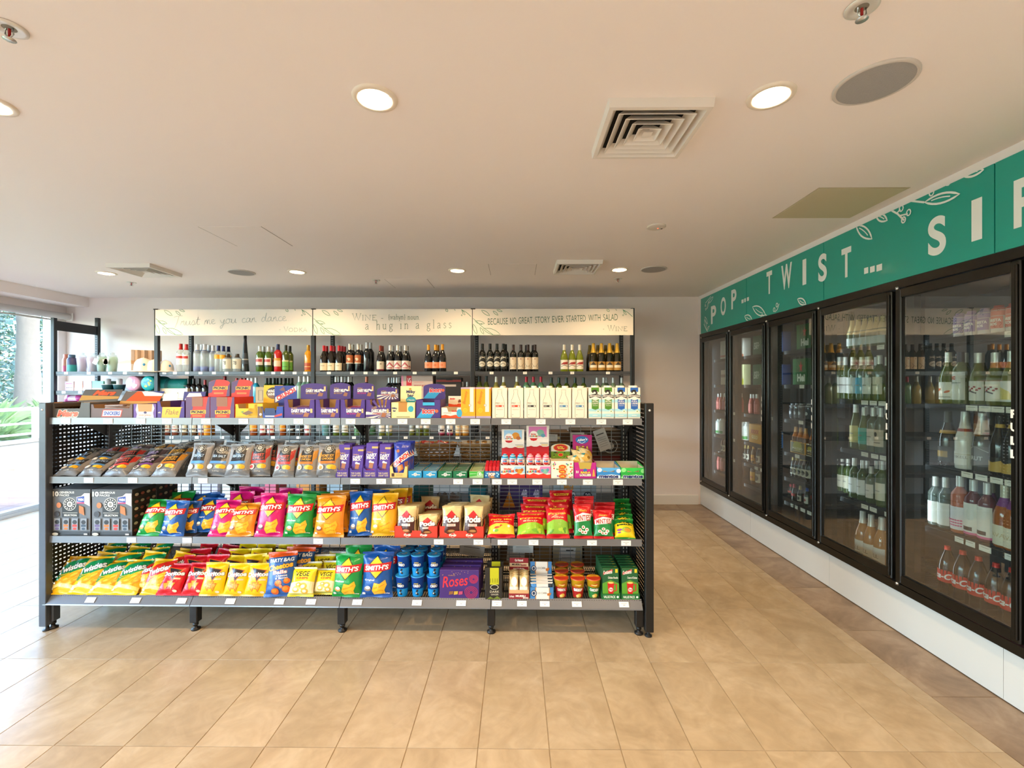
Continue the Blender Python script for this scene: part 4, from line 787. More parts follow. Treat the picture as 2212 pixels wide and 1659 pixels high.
# --- long-life milk cartons
def s_soy(p): p.rect(0, 0, 1, .085, '#b7a6c8'); p.rect(0, .95, 1, 1, '#b7a6c8'); p.rect(.62, .22, .88, 1, '#ece5dc'); p.ell(.62, .43, .09, .09, '#a8a096'); p.ell(.62, .43, .06, .06, '#e9e3da'); p.text('Bonsoy', -.16, .62, .78, .74, '#dd6a1c', rot=80, sh=.3, b=.0); p.ell(.30, .27, .15, .16, '#f4c53a'); p.ell(.30, .27, .12, .13, '#f0b522')
def s_lab(c):
    def f(p):
        pts = [(.26, .03), (.20, .08), (.19, .46), (.22, .60), (.34, .74), (.38, .84), (.36, .94)]; pts = pts + [(1 - x, y) for x, y in reversed(pts)]
        p.stroke(pts, .0014, '#4a463f', True); p.text('MILK', .24, .485, .50, .53, '#4a463f', b=0); p.text('LAB', .54, .485, .76, .53, '#c9c1b3', b=-.01); p.rect(.24, .38, .76, .445, c); p.ell(.68, .412, .05, .055, '#efe7da'); p.rect(.27, .405, .45, .42, '#efe7da'); p.rect(.28, .31, .74, .316, '#a59d90'); p.rect(.28, .285, .70, .291, '#a59d90'); p.rect(.26, .13, .34, .14, '#7d766b')
    return f
def s_dev(c, a, b):
    def f(p):
        for z0, z1 in ((.06, .17), (.24, .33), (.52, .62), (.72, .78)): p.rect(0, z0, 1, z1, '#a9dbe4')
        p.rect(.20, .86, .82, 1, c); p.poly([(.24, .33), (.52, .29), (.80, .33), (.80, .66), (.24, .66)], c); p.ell(.52, .74, .40, .36, '#f2ece0'); p.poly([(.06, .66), (.5, .71), (.95, .66), (.98, .76), (.5, .80), (.02, .76)], '#1e1d1b'); p.text('DEVONDALE', .08, .70, .94, .765, '#f3eee3', b=.03)
        p.poly([(.30, .82), (.24, .90), (.42, .93), (.60, .93), (.66, .88), (.58, .84)], '#262422'); p.poly([(.52, .80), (.60, .88), (.72, .84), (.68, .79)], '#2b2926'); p.ell(.46, .83, .10, .09, '#f2ece0')
        p.text(a, .30, .53, .76, .585, '#f5f0e6', b=.02); p.text(b, .30, .465, .76, .515, '#f5f0e6', b=.02); p.rect(.32, .42, .72, .43, '#e9e4d8'); p.ell(.74, .24, .13, .12, '#f0ebdf'); p.ell(.74, .245, .05, .05, '#6a9a4a'); p.rect(.3, .10, .7, .125, '#e9f4f4')
    return f
def cartonrow(spans, ytop, col, des, labels, cap, group, side=None, rows=2):
    tr = {}
    for i, (a, b) in enumerate(spans):
        cx, w, h = rect_at(a, b, ytop, 904, YA); d = .095; k = des[i]
        if k not in tr:
            t = carton('milk_carton', w - .001, h - .006, d, col, k, side)
            if cap: t = T(t[0], t[1], *t[2], T('cap', MB().lathe([(.016, 0), (.016, .010), (.013, .013), (0, .013)], 16, c=(w * .18, d * .45)).mesh(pm('#f1ebe0', .4)), loc=(0, 0, h - .007)))
            tr[k] = (t, w)
        for r in range(rows):
            put(tr[k][0], (cx, YA + r * (d + .004), ZA), sc=(w / tr[k][1], 1, 1), label=labels[i] if r == 0 else 'carton hidden behind: ' + labels[i], cat='carton', group=group)
cartonrow(((995.5, 1027), (1028, 1060.5)), 834, '#f2a91e', [s_soy, s_soy], ['left of the two yellow-orange drink cartons with purple edges', 'right of the two yellow-orange drink cartons with purple edges'], False, 'yellow drink cartons')
L1, L2, L3 = s_lab('#d2492c'), s_lab('#3c3a3a'), s_lab('#4d87b4')
cartonrow(((1063, 1096), (1097.5, 1130.5), (1132, 1165), (1166.5, 1199), (1200.5, 1234.5), (1236, 1268.5)), 835, '#efe5d3', [L1, L1, L2, L2, L3, L3],
          ['left cream milk carton with a red band', 'right cream milk carton with a red band', 'left cream milk carton with a black band', 'right cream milk carton with a black band', 'left cream milk carton with a blue band', 'right cream milk carton with a blue band'], True, 'cream milk cartons')
V1, V2 = s_dev('#4f8a26', 'EXTRA', 'LIGHT'), s_dev('#2160b4', 'FULL', 'CREAM')
cartonrow(((1271.5, 1299), (1300, 1327), (1328, 1355), (1356, 1383.5)), 834, '#efe9db', [V1, V1, V2, V2], ['left blue-striped milk carton with a green ribbon', 'right blue-striped milk carton with a green ribbon', 'left blue-striped milk carton with a blue ribbon', 'right blue-striped milk carton with a blue ribbon'], True, 'striped milk cartons')
# ---------------------------------------------------------------- second shelf
YBf = 2.806
fl_b = [('SEA SALT', '', '#b9d2ea', '#5a97d4', None), ('SEA SALT', '', '#b9d2ea', '#5a97d4', None), ('SWEET', 'CHILLI', '#e0604a', '#d23c30', '#b8342a'), ('LIME &', 'PEPPER', '#cbb2d4', '#7a4a86', '#5b4a50'), ('HONEY SOY', 'CHICKEN', '#e8a83a', '#c4722a', '#c98a34')]
deli = {}
def dbag(k):
    if k not in deli:
        f = fl_b[k]; deli[k] = bag('snack_bag', .155, .225, .055, '#77797d', d_deli(f[0], f[1], f[2], f[3], f[4]), 20 + k)
    return deli[k]
for i, (a, b, yt, k) in enumerate(((113, 163, 992, 0), (166, 216, 990, 1), (217, 270, 985, 2), (270, 322, 984, 3), (322, 376, 978, 4))):
    lay(dbag(k), a, b, yt, .175, YBf, ZB, '%s of the five grey snack bags lying back on the second shelf' % dl[i] if i < 4 else 'fifth and rightmost of the five grey snack bags lying back on the second shelf', 'grey snack bags lying back', 'snack bag', 0, random.uniform(-.04, .04))
    for r, (dy, dz) in enumerate(((.10, .035), (.20, .05))):
        o = lay(dbag((k + r) % 5), a + 18 + 16 * r, b + 18 + 16 * r, yt - 14 - 9 * r, .15, YBf + dy, ZB + dz, 'grey snack bag stacked behind the %s of the five lying ones, %s row' % (ORD[i], ('nearer', 'farther')[r]), 'grey snack bags behind', 'snack bag', 0, random.uniform(-.1, .1))
for i, (a, b, yt, k) in enumerate(((400, 449, 958, 0), (441, 497, 962, 1), (484, 540, 960, 0), (532, 582, 957, 2), (541, 593, 961, 2), (587, 634, 962, 2), (634, 684, 962, 4), (679, 735, 959, 4))):
    if i == 4: continue
    lay(dbag(k), a, b, yt, .07, YBf + (.02 if i in (1, 3) else 0), ZB, '%s from the left of the upright grey snack bags on the second shelf' % ORD[i if i < 4 else i - 1], 'upright grey snack bags', 'snack bag', random.uniform(-.1, .1), random.uniform(-.03, .03))
    lay(dbag(k), a + 22, b + 22, yt - 8, .07, YBf + .095, ZB, 'grey snack bag right behind the %s upright grey bag on the second shelf' % ORD[i if i < 4 else i - 1], 'grey snack bags in the second row', 'snack bag', random.uniform(-.15, .15), random.uniform(-.12, .12))
def s_blk(sub, sc):
    def f(p): p.text('Cadbury', .10, .70, .62, .75, '#d9b25a', sh=.35); p.text('DAIRY', .08, .60, .92, .69, '#f6f1ea', rot=3, b=.03); p.text('MILK', .10, .52, .80, .60, '#f6f1ea', rot=3, b=.03); p.ell(.42, .44, .12, .12, '#f6f1ea'); p.ell(.62, .42, .10, .09, '#f6f1ea'); p.poly([(.30, .26), (.62, .24), (.70, .40), (.36, .42)], '#a3643a'); p.text(sub, .12, .16, .84, .22, sc, b=.02); p.rect(.50, .84, 1, .90, '#c9a860')
    return f
def s_trb(p): p.text('THE CLASSIC', .12, .40, .88, .58, '#d9c6a0'); p.text('CREAMY TASTE', .12, .16, .88, .34, '#d9c6a0')
for i, (a, b, yt, sub, sc) in enumerate(((725, 753, 961, 'MILK', '#d9a24a'), (755, 783, 965, 'PEPPERMINT', '#35b06a'), (784, 814, 958, 'FRUIT', '#c4267a'), (814, 842, 960, 'BLACK FOREST', '#a83a5a'))):
    cx, w, h = rect_at(a, b, 1012, 1033, YBf); put(tray('display_tray', w, .15, h, h * 1.6, '#4a2f8e', s_trb, (.12, .88, h * .8), '#6a4a9a'), (cx, YBf, ZB), label='%s small purple tray of chocolate blocks on the second shelf' % dl[i], cat='display box', group='purple block trays')
    hh = atY(a, yt, YBf + .05)[2] - ZB; bl = carton('chocolate_block', w - .010, hh, .012, '#4f3096', s_blk(sub, sc))
    for r in range(4):
        put(bl, (cx, YBf + .012 + .026 * r, ZB + .006), (-.16, 0, random.uniform(-.03, .03)), label='%s purple chocolate block in the %s small purple tray' % (('front', 'second', 'third', 'rear')[r], dl[i]), cat='chocolate block', group='purple chocolate blocks')
cx, w, h = rect_at(842, 880, 1008, 1033, YBf)
def s_ct(p): p.rect(.10, .14, .26, .42, '#4a2a18'); p.rect(.34, .20, .72, .26, '#b9975a'); p.rect(.34, .32, .72, .38, '#b9975a')
put(tray('display_tray', w, .16, h, .10, '#e4c272', s_ct, (.14, .86, h * .45), '#b98d58', None, 1.), (cx, YBf, ZB), label='buff tray holding dark blue bags, right of the purple block trays', cat='display box')
cb = bag('chocolate_bag', .115, .19, .03, '#2438a0', d_crunchbag, 40)
for r in range(3): lay(cb, 846 + r * 5, 884 + r * 5, 957 - r * 2, .05, YBf + .012 + .035 * r, ZB + .004, '%s dark blue chocolate bag with a tilted red and white banner in the buff tray' % ('front', 'second', 'rear')[r], 'dark blue chocolate bags', 'chocolate bag')
def s_gum(p): p.ell(.52, .52, .13, .12, '#f1efe8'); p.ell(.52, .52, .08, .07, '#33414a'); p.text('eclipse', .26, .36, .86, .62, '#f4f2ea', b=.03, ol='#24323a', olw=.04); p.rect(.56, .84, .94, .90, '#e6f1f2')
def s_tic(p): p.poly([(0, .25), (.5, .40), (1, .7), (1, .95), (0, .95)], '#3fae3a'); p.text('spearmint', .05, .58, .48, .70, '#eef6ea'); p.ell(.70, .62, .16, .15, '#eaf5e4'); p.ell(.70, .62, .13, .12, '#3fae3a'); p.ell(.72, .62, .08, .08, '#eaf5e4')
gum = [((881.5, 911.5), '#1f93c8', '#8f9aa0'), ((913, 944), '#1f93c8', '#8f9aa0'), ((945.5, 977), '#0e6e44', '#7f928a'), ((978, 1009.5), '#0e6e44', '#7f928a'), ((1013.5, 1045), '#9cc58a', '#b9b08c')]
gl = ['left bright blue gum box on the second shelf', 'right bright blue gum box on the second shelf', 'left dark green gum box on the second shelf', 'right dark green gum box on the second shelf', 'pale green mint box beside the dark green gum boxes']
for i, ((a, b), c_, pc) in enumerate(gum):
    cx, w, h = rect_at(a, b, 1018, 1033.5, YBf); d = .30
    put(tray('display_tray', w - .001, d, h, h * 1.02, c_, s_tic if i == 4 else s_gum, None, '#cbb68c'), (cx, YBf, ZB), label=gl[i], cat='display box', group='gum boxes')
    pk = T('gum_pack', MB().bbox(-w * .46, w * .46, 0, .040, 0, h * .8, .003).mesh(pm(pc, .2, .2, .3)), T('printed_top', MB().box(-w * .40, w * .30, .008, .030, h * .8, h * .8 + .0006).mesh(pm(c_, .3))))
    for r in range(6):
        if i in (1, 4) and r == 0: continue
        put(pk, (cx, YBf + .008 + .047 * r, ZB + .004), label='%s gum pack from the front in the ' % ORD[r] + gl[i].replace(' on the second shelf', '').split(' beside')[0], cat='gum pack', group='gum packs in the ' + gl[i].split(' beside')[0].replace(' on the second shelf', ''))
def s_pop(p): p.text('POP', .28, .34, .70, .78, '#f6f0d8', b=.06, ol='#c9542a', olw=.08); p.poly([(.25, .2), (.5, .3), (.75, .2), (.5, .1)], '#e0a040'); [p.ell(x, y, .05, .05, '#9fd8f0') for x, y in ((.12, .4), (.2, .7), (.85, .35), (.82, .75), (.92, .6))]
cx, w, h = rect_at(1046, 1079.5, 1018, 1033.5, YBf); put(tray('display_tray', w, .15, h, h * 1.2, '#1d6ea6', s_pop, None, '#8a5a4a'), (cx, YBf, ZB), label='small blue box of red sweet packs left of the egg displays', cat='display box')
rp = T('sweet_pack', MB().bbox(-w * .105, w * .105, 0, .016, 0, .062, .003).mesh(pm('#c4202a', .25, 0, .3)), T('printed_front', MB().lathe([(0, 0), (w * .07, .0005)], 12).mesh(pm('#efe4dc', .4)), loc=(0, -.0012, .034)))
for r in range(4):
    for k in range(4): put(rp, (cx + w * (-.36 + .24 * k), YBf + .012 + .034 * r, ZB + .010 + .006 * r), label='small red sweet pack, row %s, %s from left, in the little blue box' % (('one', 'two', 'three', 'four')[r], ORD[k]), cat='sweet pack', group='red sweet packs')
# egg displays
def s_egg(pic):
    def f(p):
        p.poly([(0, 0), (1, 0), (1, .34), (.85, .30), (.70, .40), (.5, .30), (.30, .42), (.15, .30), (0, .36)], '#da3422'); p.poly([(.50, .42), (.58, .92), (1, .92), (1, .40)], pic[0]); p.ell(.78, .55, .12, .10, pic[1]); p.ell(.66, .62, .06, .07, pic[2]); p.ell(.88, .66, .06, .07, pic[2])
        p.text('kinder', .14, .66, .46, .80, '#d12a22', b=.05); cols = ['#2f6fb4', '#e2a01e', '#d12a22', '#3c9a46', '#8a3c92', '#2f6fb4', '#e2701e', '#d12a22']
        for i, ch in enumerate('SURPRISE'): p.text(ch, .03 + .066 * i, .42 + .008 * i, .088 + .066 * i, .60 + .008 * i, cols[i], b=.07)
    return f
def s_egg2(pic):
    def f(p):
        p.rect(0, .0, 1, .36, '#c9202a'); p.poly([(0, .34), (.2, .39), (.4, .34), (.6, .40), (.8, .34), (1, .38), (1, .36), (0, .36)], '#c9202a'); p.poly([(.10, .66), (.90, .66), (.90, .97), (.10, .97)], pic[0]); p.ell(.62, .78, .17, .15, pic[1]); p.ell(.74, .70, .10, .08, pic[2])
        p.ell(.32, .68, .20, .235, '#f2ede2'); p.poly([(.14, .62), (.5, .62), (.44, .555), (.32, .535), (.2, .555)], '#c9202a'); p.text('kinder', .20, .72, .44, .765, '#d12a22', b=.05)
        for i, ch in enumerate('SURPRISE'): p.text(ch, .15 + .043 * i, .655, .186 + .043 * i, .705, ['#2f6fb4', '#e2a01e', '#d12a22', '#3c9a46'][i % 4], b=.07)
        p.rect(.60, .46, .95, .475, '#8c8578'); p.rect(.66, .39, .94, .44, '#e8c88a')
    return f
for i, (a, b, pic, ec, yt) in enumerate(((1081, 1134, ('#9fcbe8', '#d9912e', '#b5652a'), '#1c8fbe', 927), (1136.5, 1189.5, ('#d77ab0', '#7fb8a0', '#5b9ab0'), '#e0708c', 919))):
    cx, w, h = rect_at(a, b, 1005.5, 1034, YBf); hb = .11; ht = atY(a, yt, YBf + .12)[2] - ZB - hb + .004
    t = tray('egg_display', w, .115, h, hb, '#efe8dc', s_egg(pic), None, '#b8202a', (ht, '#efe8dc', s_egg2(pic), .0, False, .95), 1.)
    t = T(t[0], t[1], *t[2], T('step', MB().box(-w / 2 + .004, w / 2 - .004, .004, .075, .004, h * .9).mesh(pm('#b8202a', .5))))
    put(t, (cx, YBf, ZB), label='%s display of chocolate eggs with a tall picture card' % ('blue-topped', 'pink-topped')[i], cat='egg display', group='egg displays')
    pr = [(0, 0), (.013, .003), (.0215, .014), (.0245, .029), (.0225, .047), (.0165, .062), (.008, .072), (0, .0745)]
    def er(z): return next(r0 + (r1 - r0) * (z - z0) / (z1 - z0) for (r0, z0), (r1, z1) in zip(pr, pr[1:]) if z0 <= z <= z1)
    P = Pr(.05, .0745); P.poly([(.1, .20), (.5, .10), (.9, .20), (.85, .30), (.15, .30)], '#d12a22'); P.text('kinder', .26, .47, .74, .56, '#d12a22', b=.06); P.text('SURP', .20, .33, .80, .46, '#2f6fb4', b=.08)
    def em(x, y, l): r = er(min(.07, max(.004, y))) + .0005 + l * .0002; return (r * math.sin(x / .025), -r * math.cos(x / .025), y)
    eg = T('chocolate_egg', MB().lathe(pr, 20).mesh(pm('#f0eae0', .3, 0, .4)), T('coloured_top', MB().lathe([(er(z) + .0004, z) for z in (.040, .05, .058, .065, .071)] + [(0, .0752)], 20).mesh(pm(ec, .25, 0, .4))), T('printed_front', P.mesh(em, .006)))
    for k in range(3): put(eg, (cx + w * (-.32 + .32 * k), YBf + .034, ZB + h * .9 + .001), label='%s of three %s chocolate eggs' % (('left', 'middle', 'right')[k], ('blue-topped', 'pink-topped')[i]), cat='chocolate egg', group='chocolate eggs')
def s_jb(p):
    R = random.Random(3)
    for k in range(30): p.ell(R.uniform(.06, .94), R.uniform(.05, .95), .045, .03, R.choice(['#d8402c', '#e8b02a', '#4a9a3c', '#8a4a9a', '#e28a3a', '#4a7ab0', '#d87a9a']), 8, R.uniform(0, 180))
    for y in (.68, .42, .16): p.ell(.5, y, .17, .10, '#e8b83a'); p.ell(.5, y, .15, .085, '#c8281e'); p.text('Jelly', .40, y - .01, .6, y + .05, '#f3d24a', b=.05); p.text('Belly', .41, y - .06, .61, y - .01, '#f3d24a', b=.05)
def s_jb2(p):
    p.rect(0, 0, 1, .48, '#6f9a2c'); R = random.Random(5)
    for k in range(14): p.ell(R.uniform(.06, .94), R.uniform(.03, .42), .05, .035, R.choice(['#3a5a1c', '#b8342a', '#8ab83c']), 8, R.uniform(0, 180))
    p.ell(.5, .74, .39, .20, '#e8b83a'); p.ell(.5, .74, .36, .175, '#c8281e'); p.text('Jelly', .30, .74, .64, .84, '#f3d24a', b=.05, ol='#5a1410', olw=.03); p.text('Belly', .36, .63, .72, .73, '#f3d24a', b=.05, ol='#5a1410', olw=.03); p.ell(.5, .26, .14, .09, '#e8b83a'); p.ell(.5, .26, .12, .07, '#c8281e')
cx, w, h = rect_at(1190.5, 1239, 996, 1034, YBf); put(tray('display_tray', w, .13, h, h, '#f2ead6', s_jb, None, '#e8dcc0', (atY(1205, 957, YBf + .13)[2] - ZB - h, '#ece6d6', s_jb2, .0, True, .88)), (cx, YBf, ZB), label='cream jelly bean box with coloured beans and a green header', cat='display box')
def s_bag(p): p.poly([(.26, .60), (.74, .60), (.80, 1), (.20, 1)], '#b9a24a'); p.ell(.5, .52, .09, .08, '#2f6fb4'); p.text('BAG-A', .30, .33, .74, .46, '#f0c83a', b=.06, ol='#5a1450', olw=.05); p.text('LOLLIES', .26, .16, .76, .31, '#f2ead8', b=.06, ol='#5a1450', olw=.05); p.text('21', .08, .36, .20, .50, '#f2ead8', b=.05); p.poly([(.82, .15), (.95, .15), (.90, .58), (.86, .58)], '#e8a04a')
def s_bag2(p): p.text('BAG-A', .18, .38, .84, .56, '#f0c83a', b=.06, ol='#5a1450', olw=.05); p.text('LOLLIES', .14, .14, .88, .34, '#e8d8c0', b=.06, ol='#5a1450', olw=.05); p.ell(.48, .80, .34, .20, '#1f6fb0'); p.text("Allen's", .22, .76, .76, .86, '#f2f0ea', sh=.2, rot=8, b=.03); p.stroke([(.32, .72), (.48, .66), (.66, .74)], .003, '#f2f0ea')
cx, w, h = rect_at(1240, 1288, 999, 1034, YBf); put(tray('display_tray', w, .13, h, h, '#b81f86', s_bag, (.26, .74, h * .6), '#c9a85a', (atY(1255, 938, YBf + .13)[2] - ZB - h, '#a81a6e', s_bag2, .02, False, .90)), (cx, YBf, ZB), label='magenta lolly box with a blue oval badge on its header', cat='display box')
lb = bag('lolly_bag', .10, .10, .05, '#cbb98a', lambda p: (p.ell(.5, .5, .3, .3, '#c9a24a'), p.ell(.3, .6, .12, .1, '#e8dcc0'), p.ell(.7, .4, .12, .1, '#8a6a2a'), p.ell(.45, .75, .14, .1, '#2f8fa0')), 60)
for k in range(4): put(lb[0], (cx - .03 + .035 * (k % 2) + .01 * k, YBf + .03 + .05 * (k // 2), ZB + .06 + .012 * k), (-.7, .2 * (k - 1.5), .3 * k), label='%s crinkled clear-wrapped lolly bag heaped in the magenta box' % ORD[k], cat='lolly bag', group='lolly bags in the magenta box')
def s_men(c2, c3):
    def f(p): p.poly([(0, .5), (.3, .75), (.5, .62), (.8, .8), (1, .7), (1, 1), (0, 1)], c2); p.ell(.12, .8, .10, .09, c3); p.ell(.93, .72, .10, .09, c3); p.poly([(0, 0), (1, .0), (1, .32), (.6, .40), (0, .2)], c3); p.text('mentos', .10, .08, .92, .38, '#15246a', b=.05, ol='#f0f4f4', olw=.05)
    return f
for i, (a, b, c_, d2, d3, t) in enumerate(((1289, 1340, '#2f86cc', '#5aaae0', '#d8ecf6', 'blue and white mint box with navy lettering at the right of the second shelf'), (1341, 1393, '#22a83c', '#2fc04a', '#8ae08a', 'bright green mint box with navy lettering at the right end of the second shelf'))):
    cx, w, h = rect_at(a, b, 1010, 1034, YBf); put(tray('display_tray', w - .001, .17, h, h * 1.22, c_, s_men(d2, d3), (.22, .80, h * .62), '#d8d0bc', None, .9), (cx, YBf, ZB), label=t, cat='display box', group='mint boxes')
# ---------------------------------------------------------------- third shelf
def s_ten(p):
    p.rect(0, 0, 1, .10, '#3c3d40'); p.rect(0, .84, 1, 1, '#4a4a4c'); p.text('10', .02, .845, .18, .955, '#d9d6cf', b=.05); p.text('GENEROUS', .20, .91, .58, .955, '#d9d6cf', b=.03); p.text('PACKS', .20, .85, .45, .895, '#d9d6cf', b=.03)
    p.rect(.27, .40, .70, .68, '#2b2b2c'); p.ell(.47, .68, .165, .165, '#d9d4c8'); p.ell(.47, .68, .15, .15, '#2a2a2b'); p.ell(.47, .68, .075, .075, '#d9d4c8'); p.ell(.47, .68, .04, .04, '#8a857c')
    for k in range(12):
        a = k * math.tau / 12; p.ell(.47 + .113 * math.cos(a), .68 + .113 * math.sin(a) * p.w / p.h, .018, .018, '#d9d4c8')
    p.text('SELECTION', .33, .425, .66, .465, '#e9e4d8', b=.03); p.rect(.30, .49, .68, .505, '#a9a49a'); p.ell(.20, .66, .06, .07, '#c97a4a'); p.ell(.14, .47, .07, .07, '#3f3f44'); p.poly([(.72, .5), (.86, .44), (.84, .62), (.72, .66)], '#b5703a')
    p.poly([(.66, .72), (.86, .70), (1.0, .64), (1.0, .92), (.86, .92), (.78, .86), (.66, .84)], '#e2d3cf'); p.poly([(.67, .74), (.86, .72), (.86, .86), (.67, .83)], '#2f4a96'); p.text('WIN', .69, .755, .84, .81, '#f1ece4', b=.06); p.rect(.67, .70, .86, .725, '#d2386a')
    for k, c in enumerate(('#6a5a86', '#c4702f', '#c23c30', '#3a4a5a')): x = .16 + .23 * k; p.rect(x - .08, .13, x + .08, .38, '#8b8f96'); p.ell(x, .30, .06, .055, '#2c2c2e'); p.rect(x - .06, .20, x + .06, .25, c); p.ell(x, .16, .05, .03, c)
    p.ell(.12, .045, .08, .035, '#c9c2b2'); p.rect(.86, .03, .95, .06, '#d9d6cf')
def s_tens(p):
    p.rect(0, .0, 1, 1, '#2c2a29')
    for r in range(6):
        for k in range(4): p.ell(.14 + .24 * k, .10 + .155 * r, .08, .05, '#b9a98c' if (r + k) % 2 else '#8a4a3a'); p.rect(.04, .04 + .155 * r, .96, .05 + .155 * r, '#5a2a24')
for i, (a, b) in enumerate(((110, 195), (196, 285))):
    cx, w, h = rect_at(a, b, 1060, 1160, YBf); bx = carton('multipack_box', w - .004, h, .185, '#6a6d72', s_ten, s_tens)
    for r in range(2): put(bx, (cx, YBf + .004 + .192 * r, ZC), label='%s of two large grey multipack boxes with a ring emblem%s' % (('left', 'right')[i], ', rear one' if r else ' in front'), cat='carton', group='grey multipack boxes')
dd = {'green': ('#17913c', d_diamond('#3a3420', 'chicken', '#d98a3a')), 'blue': ('#12509c', d_diamond('#2a3140', 'Original', '#8d7a6a')), 'pink': ('#d6116e', d_diamond('#5a1438', None, '#6a3a4a')), 'orange': ('#f0901c', d_diamond('#7a4a14', 'barbecue', '#8a4a2a')), 'yellow': ('#f2b01c', d_diamond('#6a5214', 'C/cheese', '#e8b83a'))}
sm = {k: bag('chip_bag', .19, .265, .075, c, f, 70 + i, '#c9c2b4') for i, (k, (c, f)) in enumerate(dd.items())}
S3 = [('green', 294, 350, 1079, .10, 0, 'green diamond-badge chip bag leaning at the left beside the grey multipack boxes'), ('blue', 343, 397, 1082, .06, 0, 'pale blue-lit diamond-badge chip bag standing at the front left of the third shelf'), ('blue', 388, 424, 1083, .06, .06, 'dark blue chip bag half hidden behind the front left blue bag'),
      ('blue', 414, 470, 1076, .10, .075, 'dark blue chip bag set back from the edge, left of the pink bags'), ('pink', 449, 505, 1081, .10, 0, 'left pink diamond-badge chip bag on the third shelf'), ('orange', 488, 548, 1087, .10, 0, 'amber diamond-badge chip bag between two pink bags'),
      ('pink', 549, 610, 1066, .08, 0, 'right pink diamond-badge chip bag on the third shelf'), ('green', 612, 675, 1068, .05, 0, 'tall green diamond-badge chip bag right of the pink bags'), ('orange', 676, 744, 1071, .05, 0, 'bright orange barbecue chip bag in the middle of the third shelf'),
      ('blue', 751, 803, 1062, .07, .025, 'navy diamond-badge chip bag left of the yellow one'), ('yellow', 797, 858, 1066, .07, .025, 'yellow diamond-badge chip bag left of the red trays')]
for k, a, b, yt, dp, yo, t in S3: lay(sm[k], a, b, yt, dp, YBf + yo, ZC, t, 'diamond-badge chip bags in front', 'chip bag', random.uniform(-.08, .08), random.uniform(-.04, .04))
_sn = {}
def SEEN(k): _sn[k] = _sn.get(k, -1) + 1; return _sn[k]
for k, a, b, yt, dp, yo in [('green', 340, 400, 1062, .12, .14), ('blue', 400, 460, 1066, .12, .16), ('pink', 475, 535, 1062, .10, .11), ('pink', 540, 600, 1070, .10, .10), ('pink', 585, 640, 1055, .10, .13), ('green', 640, 700, 1062, .08, .11), ('orange', 690, 752, 1066, .07, .075), ('orange', 712, 768, 1060, .07, .15), ('blue', 775, 830, 1058, .07, .12), ('yellow', 815, 880, 1056, .08, .12), ('blue', 420, 470, 1068, .10, .19), ('pink', 500, 560, 1052, .08, .20), ('yellow', 835, 895, 1056, .06, .2)]:
    lay(sm[k], a, b, yt, dp, YBf + yo, ZC, '%s %s chip bag standing behind the front bags of the third shelf' % (ORD[SEEN(k)], k), '%s chip bags behind' % k, 'chip bag', random.uniform(-.15, .15), random.uniform(-.1, .1))
pod = {k: bag('sweet_bag', .115, .165, .028, '#e0c48a', d_pods(t), 80 + k) for k, t in enumerate(('CRUNCHY', 'SNICKERS'))}
def s_pt(p):
    for x in (.30, .68): p.poly([(x, .02), (x + .09, .26), (x, .50), (x - .09, .26)], '#e8d8c8'); p.poly([(x, .05), (x + .08, .26), (x, .47), (x - .08, .26)], '#d43a26'); p.text('Pods', x - .075, .17, x + .075, .36, '#f4ece2', b=.04)
for i, (a, b) in enumerate(((852, 945), (949, 1045))):
    cx, w, h = rect_at(a, b, 1138, 1163, YBf); put(tray('display_tray', w, .30, h, .10, '#d43a26', s_pt, (.16, .80, h * .62), '#a8402c', None, 1.), (cx, YBf, ZC), label='%s red tray of gold sweet bags on the third shelf' % ('left', 'right')[i], cat='display box', group='red trays of gold sweet bags')
    for k in range(2):
        for r in range(7):
            y0 = ((1094, 1112), (1094, 1094))[i][k] - r * 1.5; xa = a + 4 + 46 * k + r * 3.2
            lay(pod[0 if i == 0 and k == 0 else 1], xa, xa + 43, y0, .03, YBf + .012 + .038 * r, ZC + .006, '%s gold sweet bag in %s column of the %s red tray' % (('front', 'second', 'third', 'fourth', 'fifth', 'sixth', 'seventh')[r], ('left', 'right')[k], ('left', 'right')[i]), 'gold sweet bags', 'sweet bag', random.uniform(-.06, .06), random.uniform(-.04, .04))
for a, b, yt in ((905, 948, 1073), (1010, 1056, 1070), (1022, 1066, 1076)): lay(pod[1], a, b, yt, .04, YBf + .31, ZC, '%s gold sweet bag standing loose behind the two red trays' % ORD[SEEN('loose')], 'loose gold sweet bags', 'sweet bag', random.uniform(-.3, .3))
ll = [('Party Mix', 'ASSORTED', ['#e9c63a', '#d8402c', '#6fb03c', '#f3ead2'], 1052, 1113, 1112, .09), ('Frogs', 'Sour', ['#8fc02e', '#6fa82a', '#b5d23c'], 1116, 1179, 1108, .09), ('Frogs', 'Alive', ['#86b83a', '#a8cc3c', '#5f9a2c'], 1180, 1231, 1093, .09)]
lt3 = ['red sweet bag with yellow and green sweets, left of the frog-green ones', 'wide red sweet bag with lime green lower half, in the middle of three', 'narrower bright red sweet bag with lime green lower half, left of the mint bags']
for i, (t1, t2, hue, a, b, yt, dp) in enumerate(ll):
    bb = bag('sweet_bag', .17, .20, .05, '#c81420', d_lolly(t1, t2, hue), 90 + i)
    lay(bb, a, b, yt, dp, YBf, ZC, lt3[i], 'red sweet bags', 'sweet bag', random.uniform(-.05, .05))
    for r in range(2 if i else 0): lay(bb, a + 6 + 4 * r, b + 8 + 4 * r, yt - 18 - 15 * r, .08, YBf + .06 + .06 * r, ZC + .01, ('nearer', 'farther')[r] + ' red sweet bag behind ' + ('the wide lime and red one', 'the narrow lime and red one')[i - 1], 'red sweet bags behind %d' % i, 'sweet bag', random.uniform(-.15, .15))
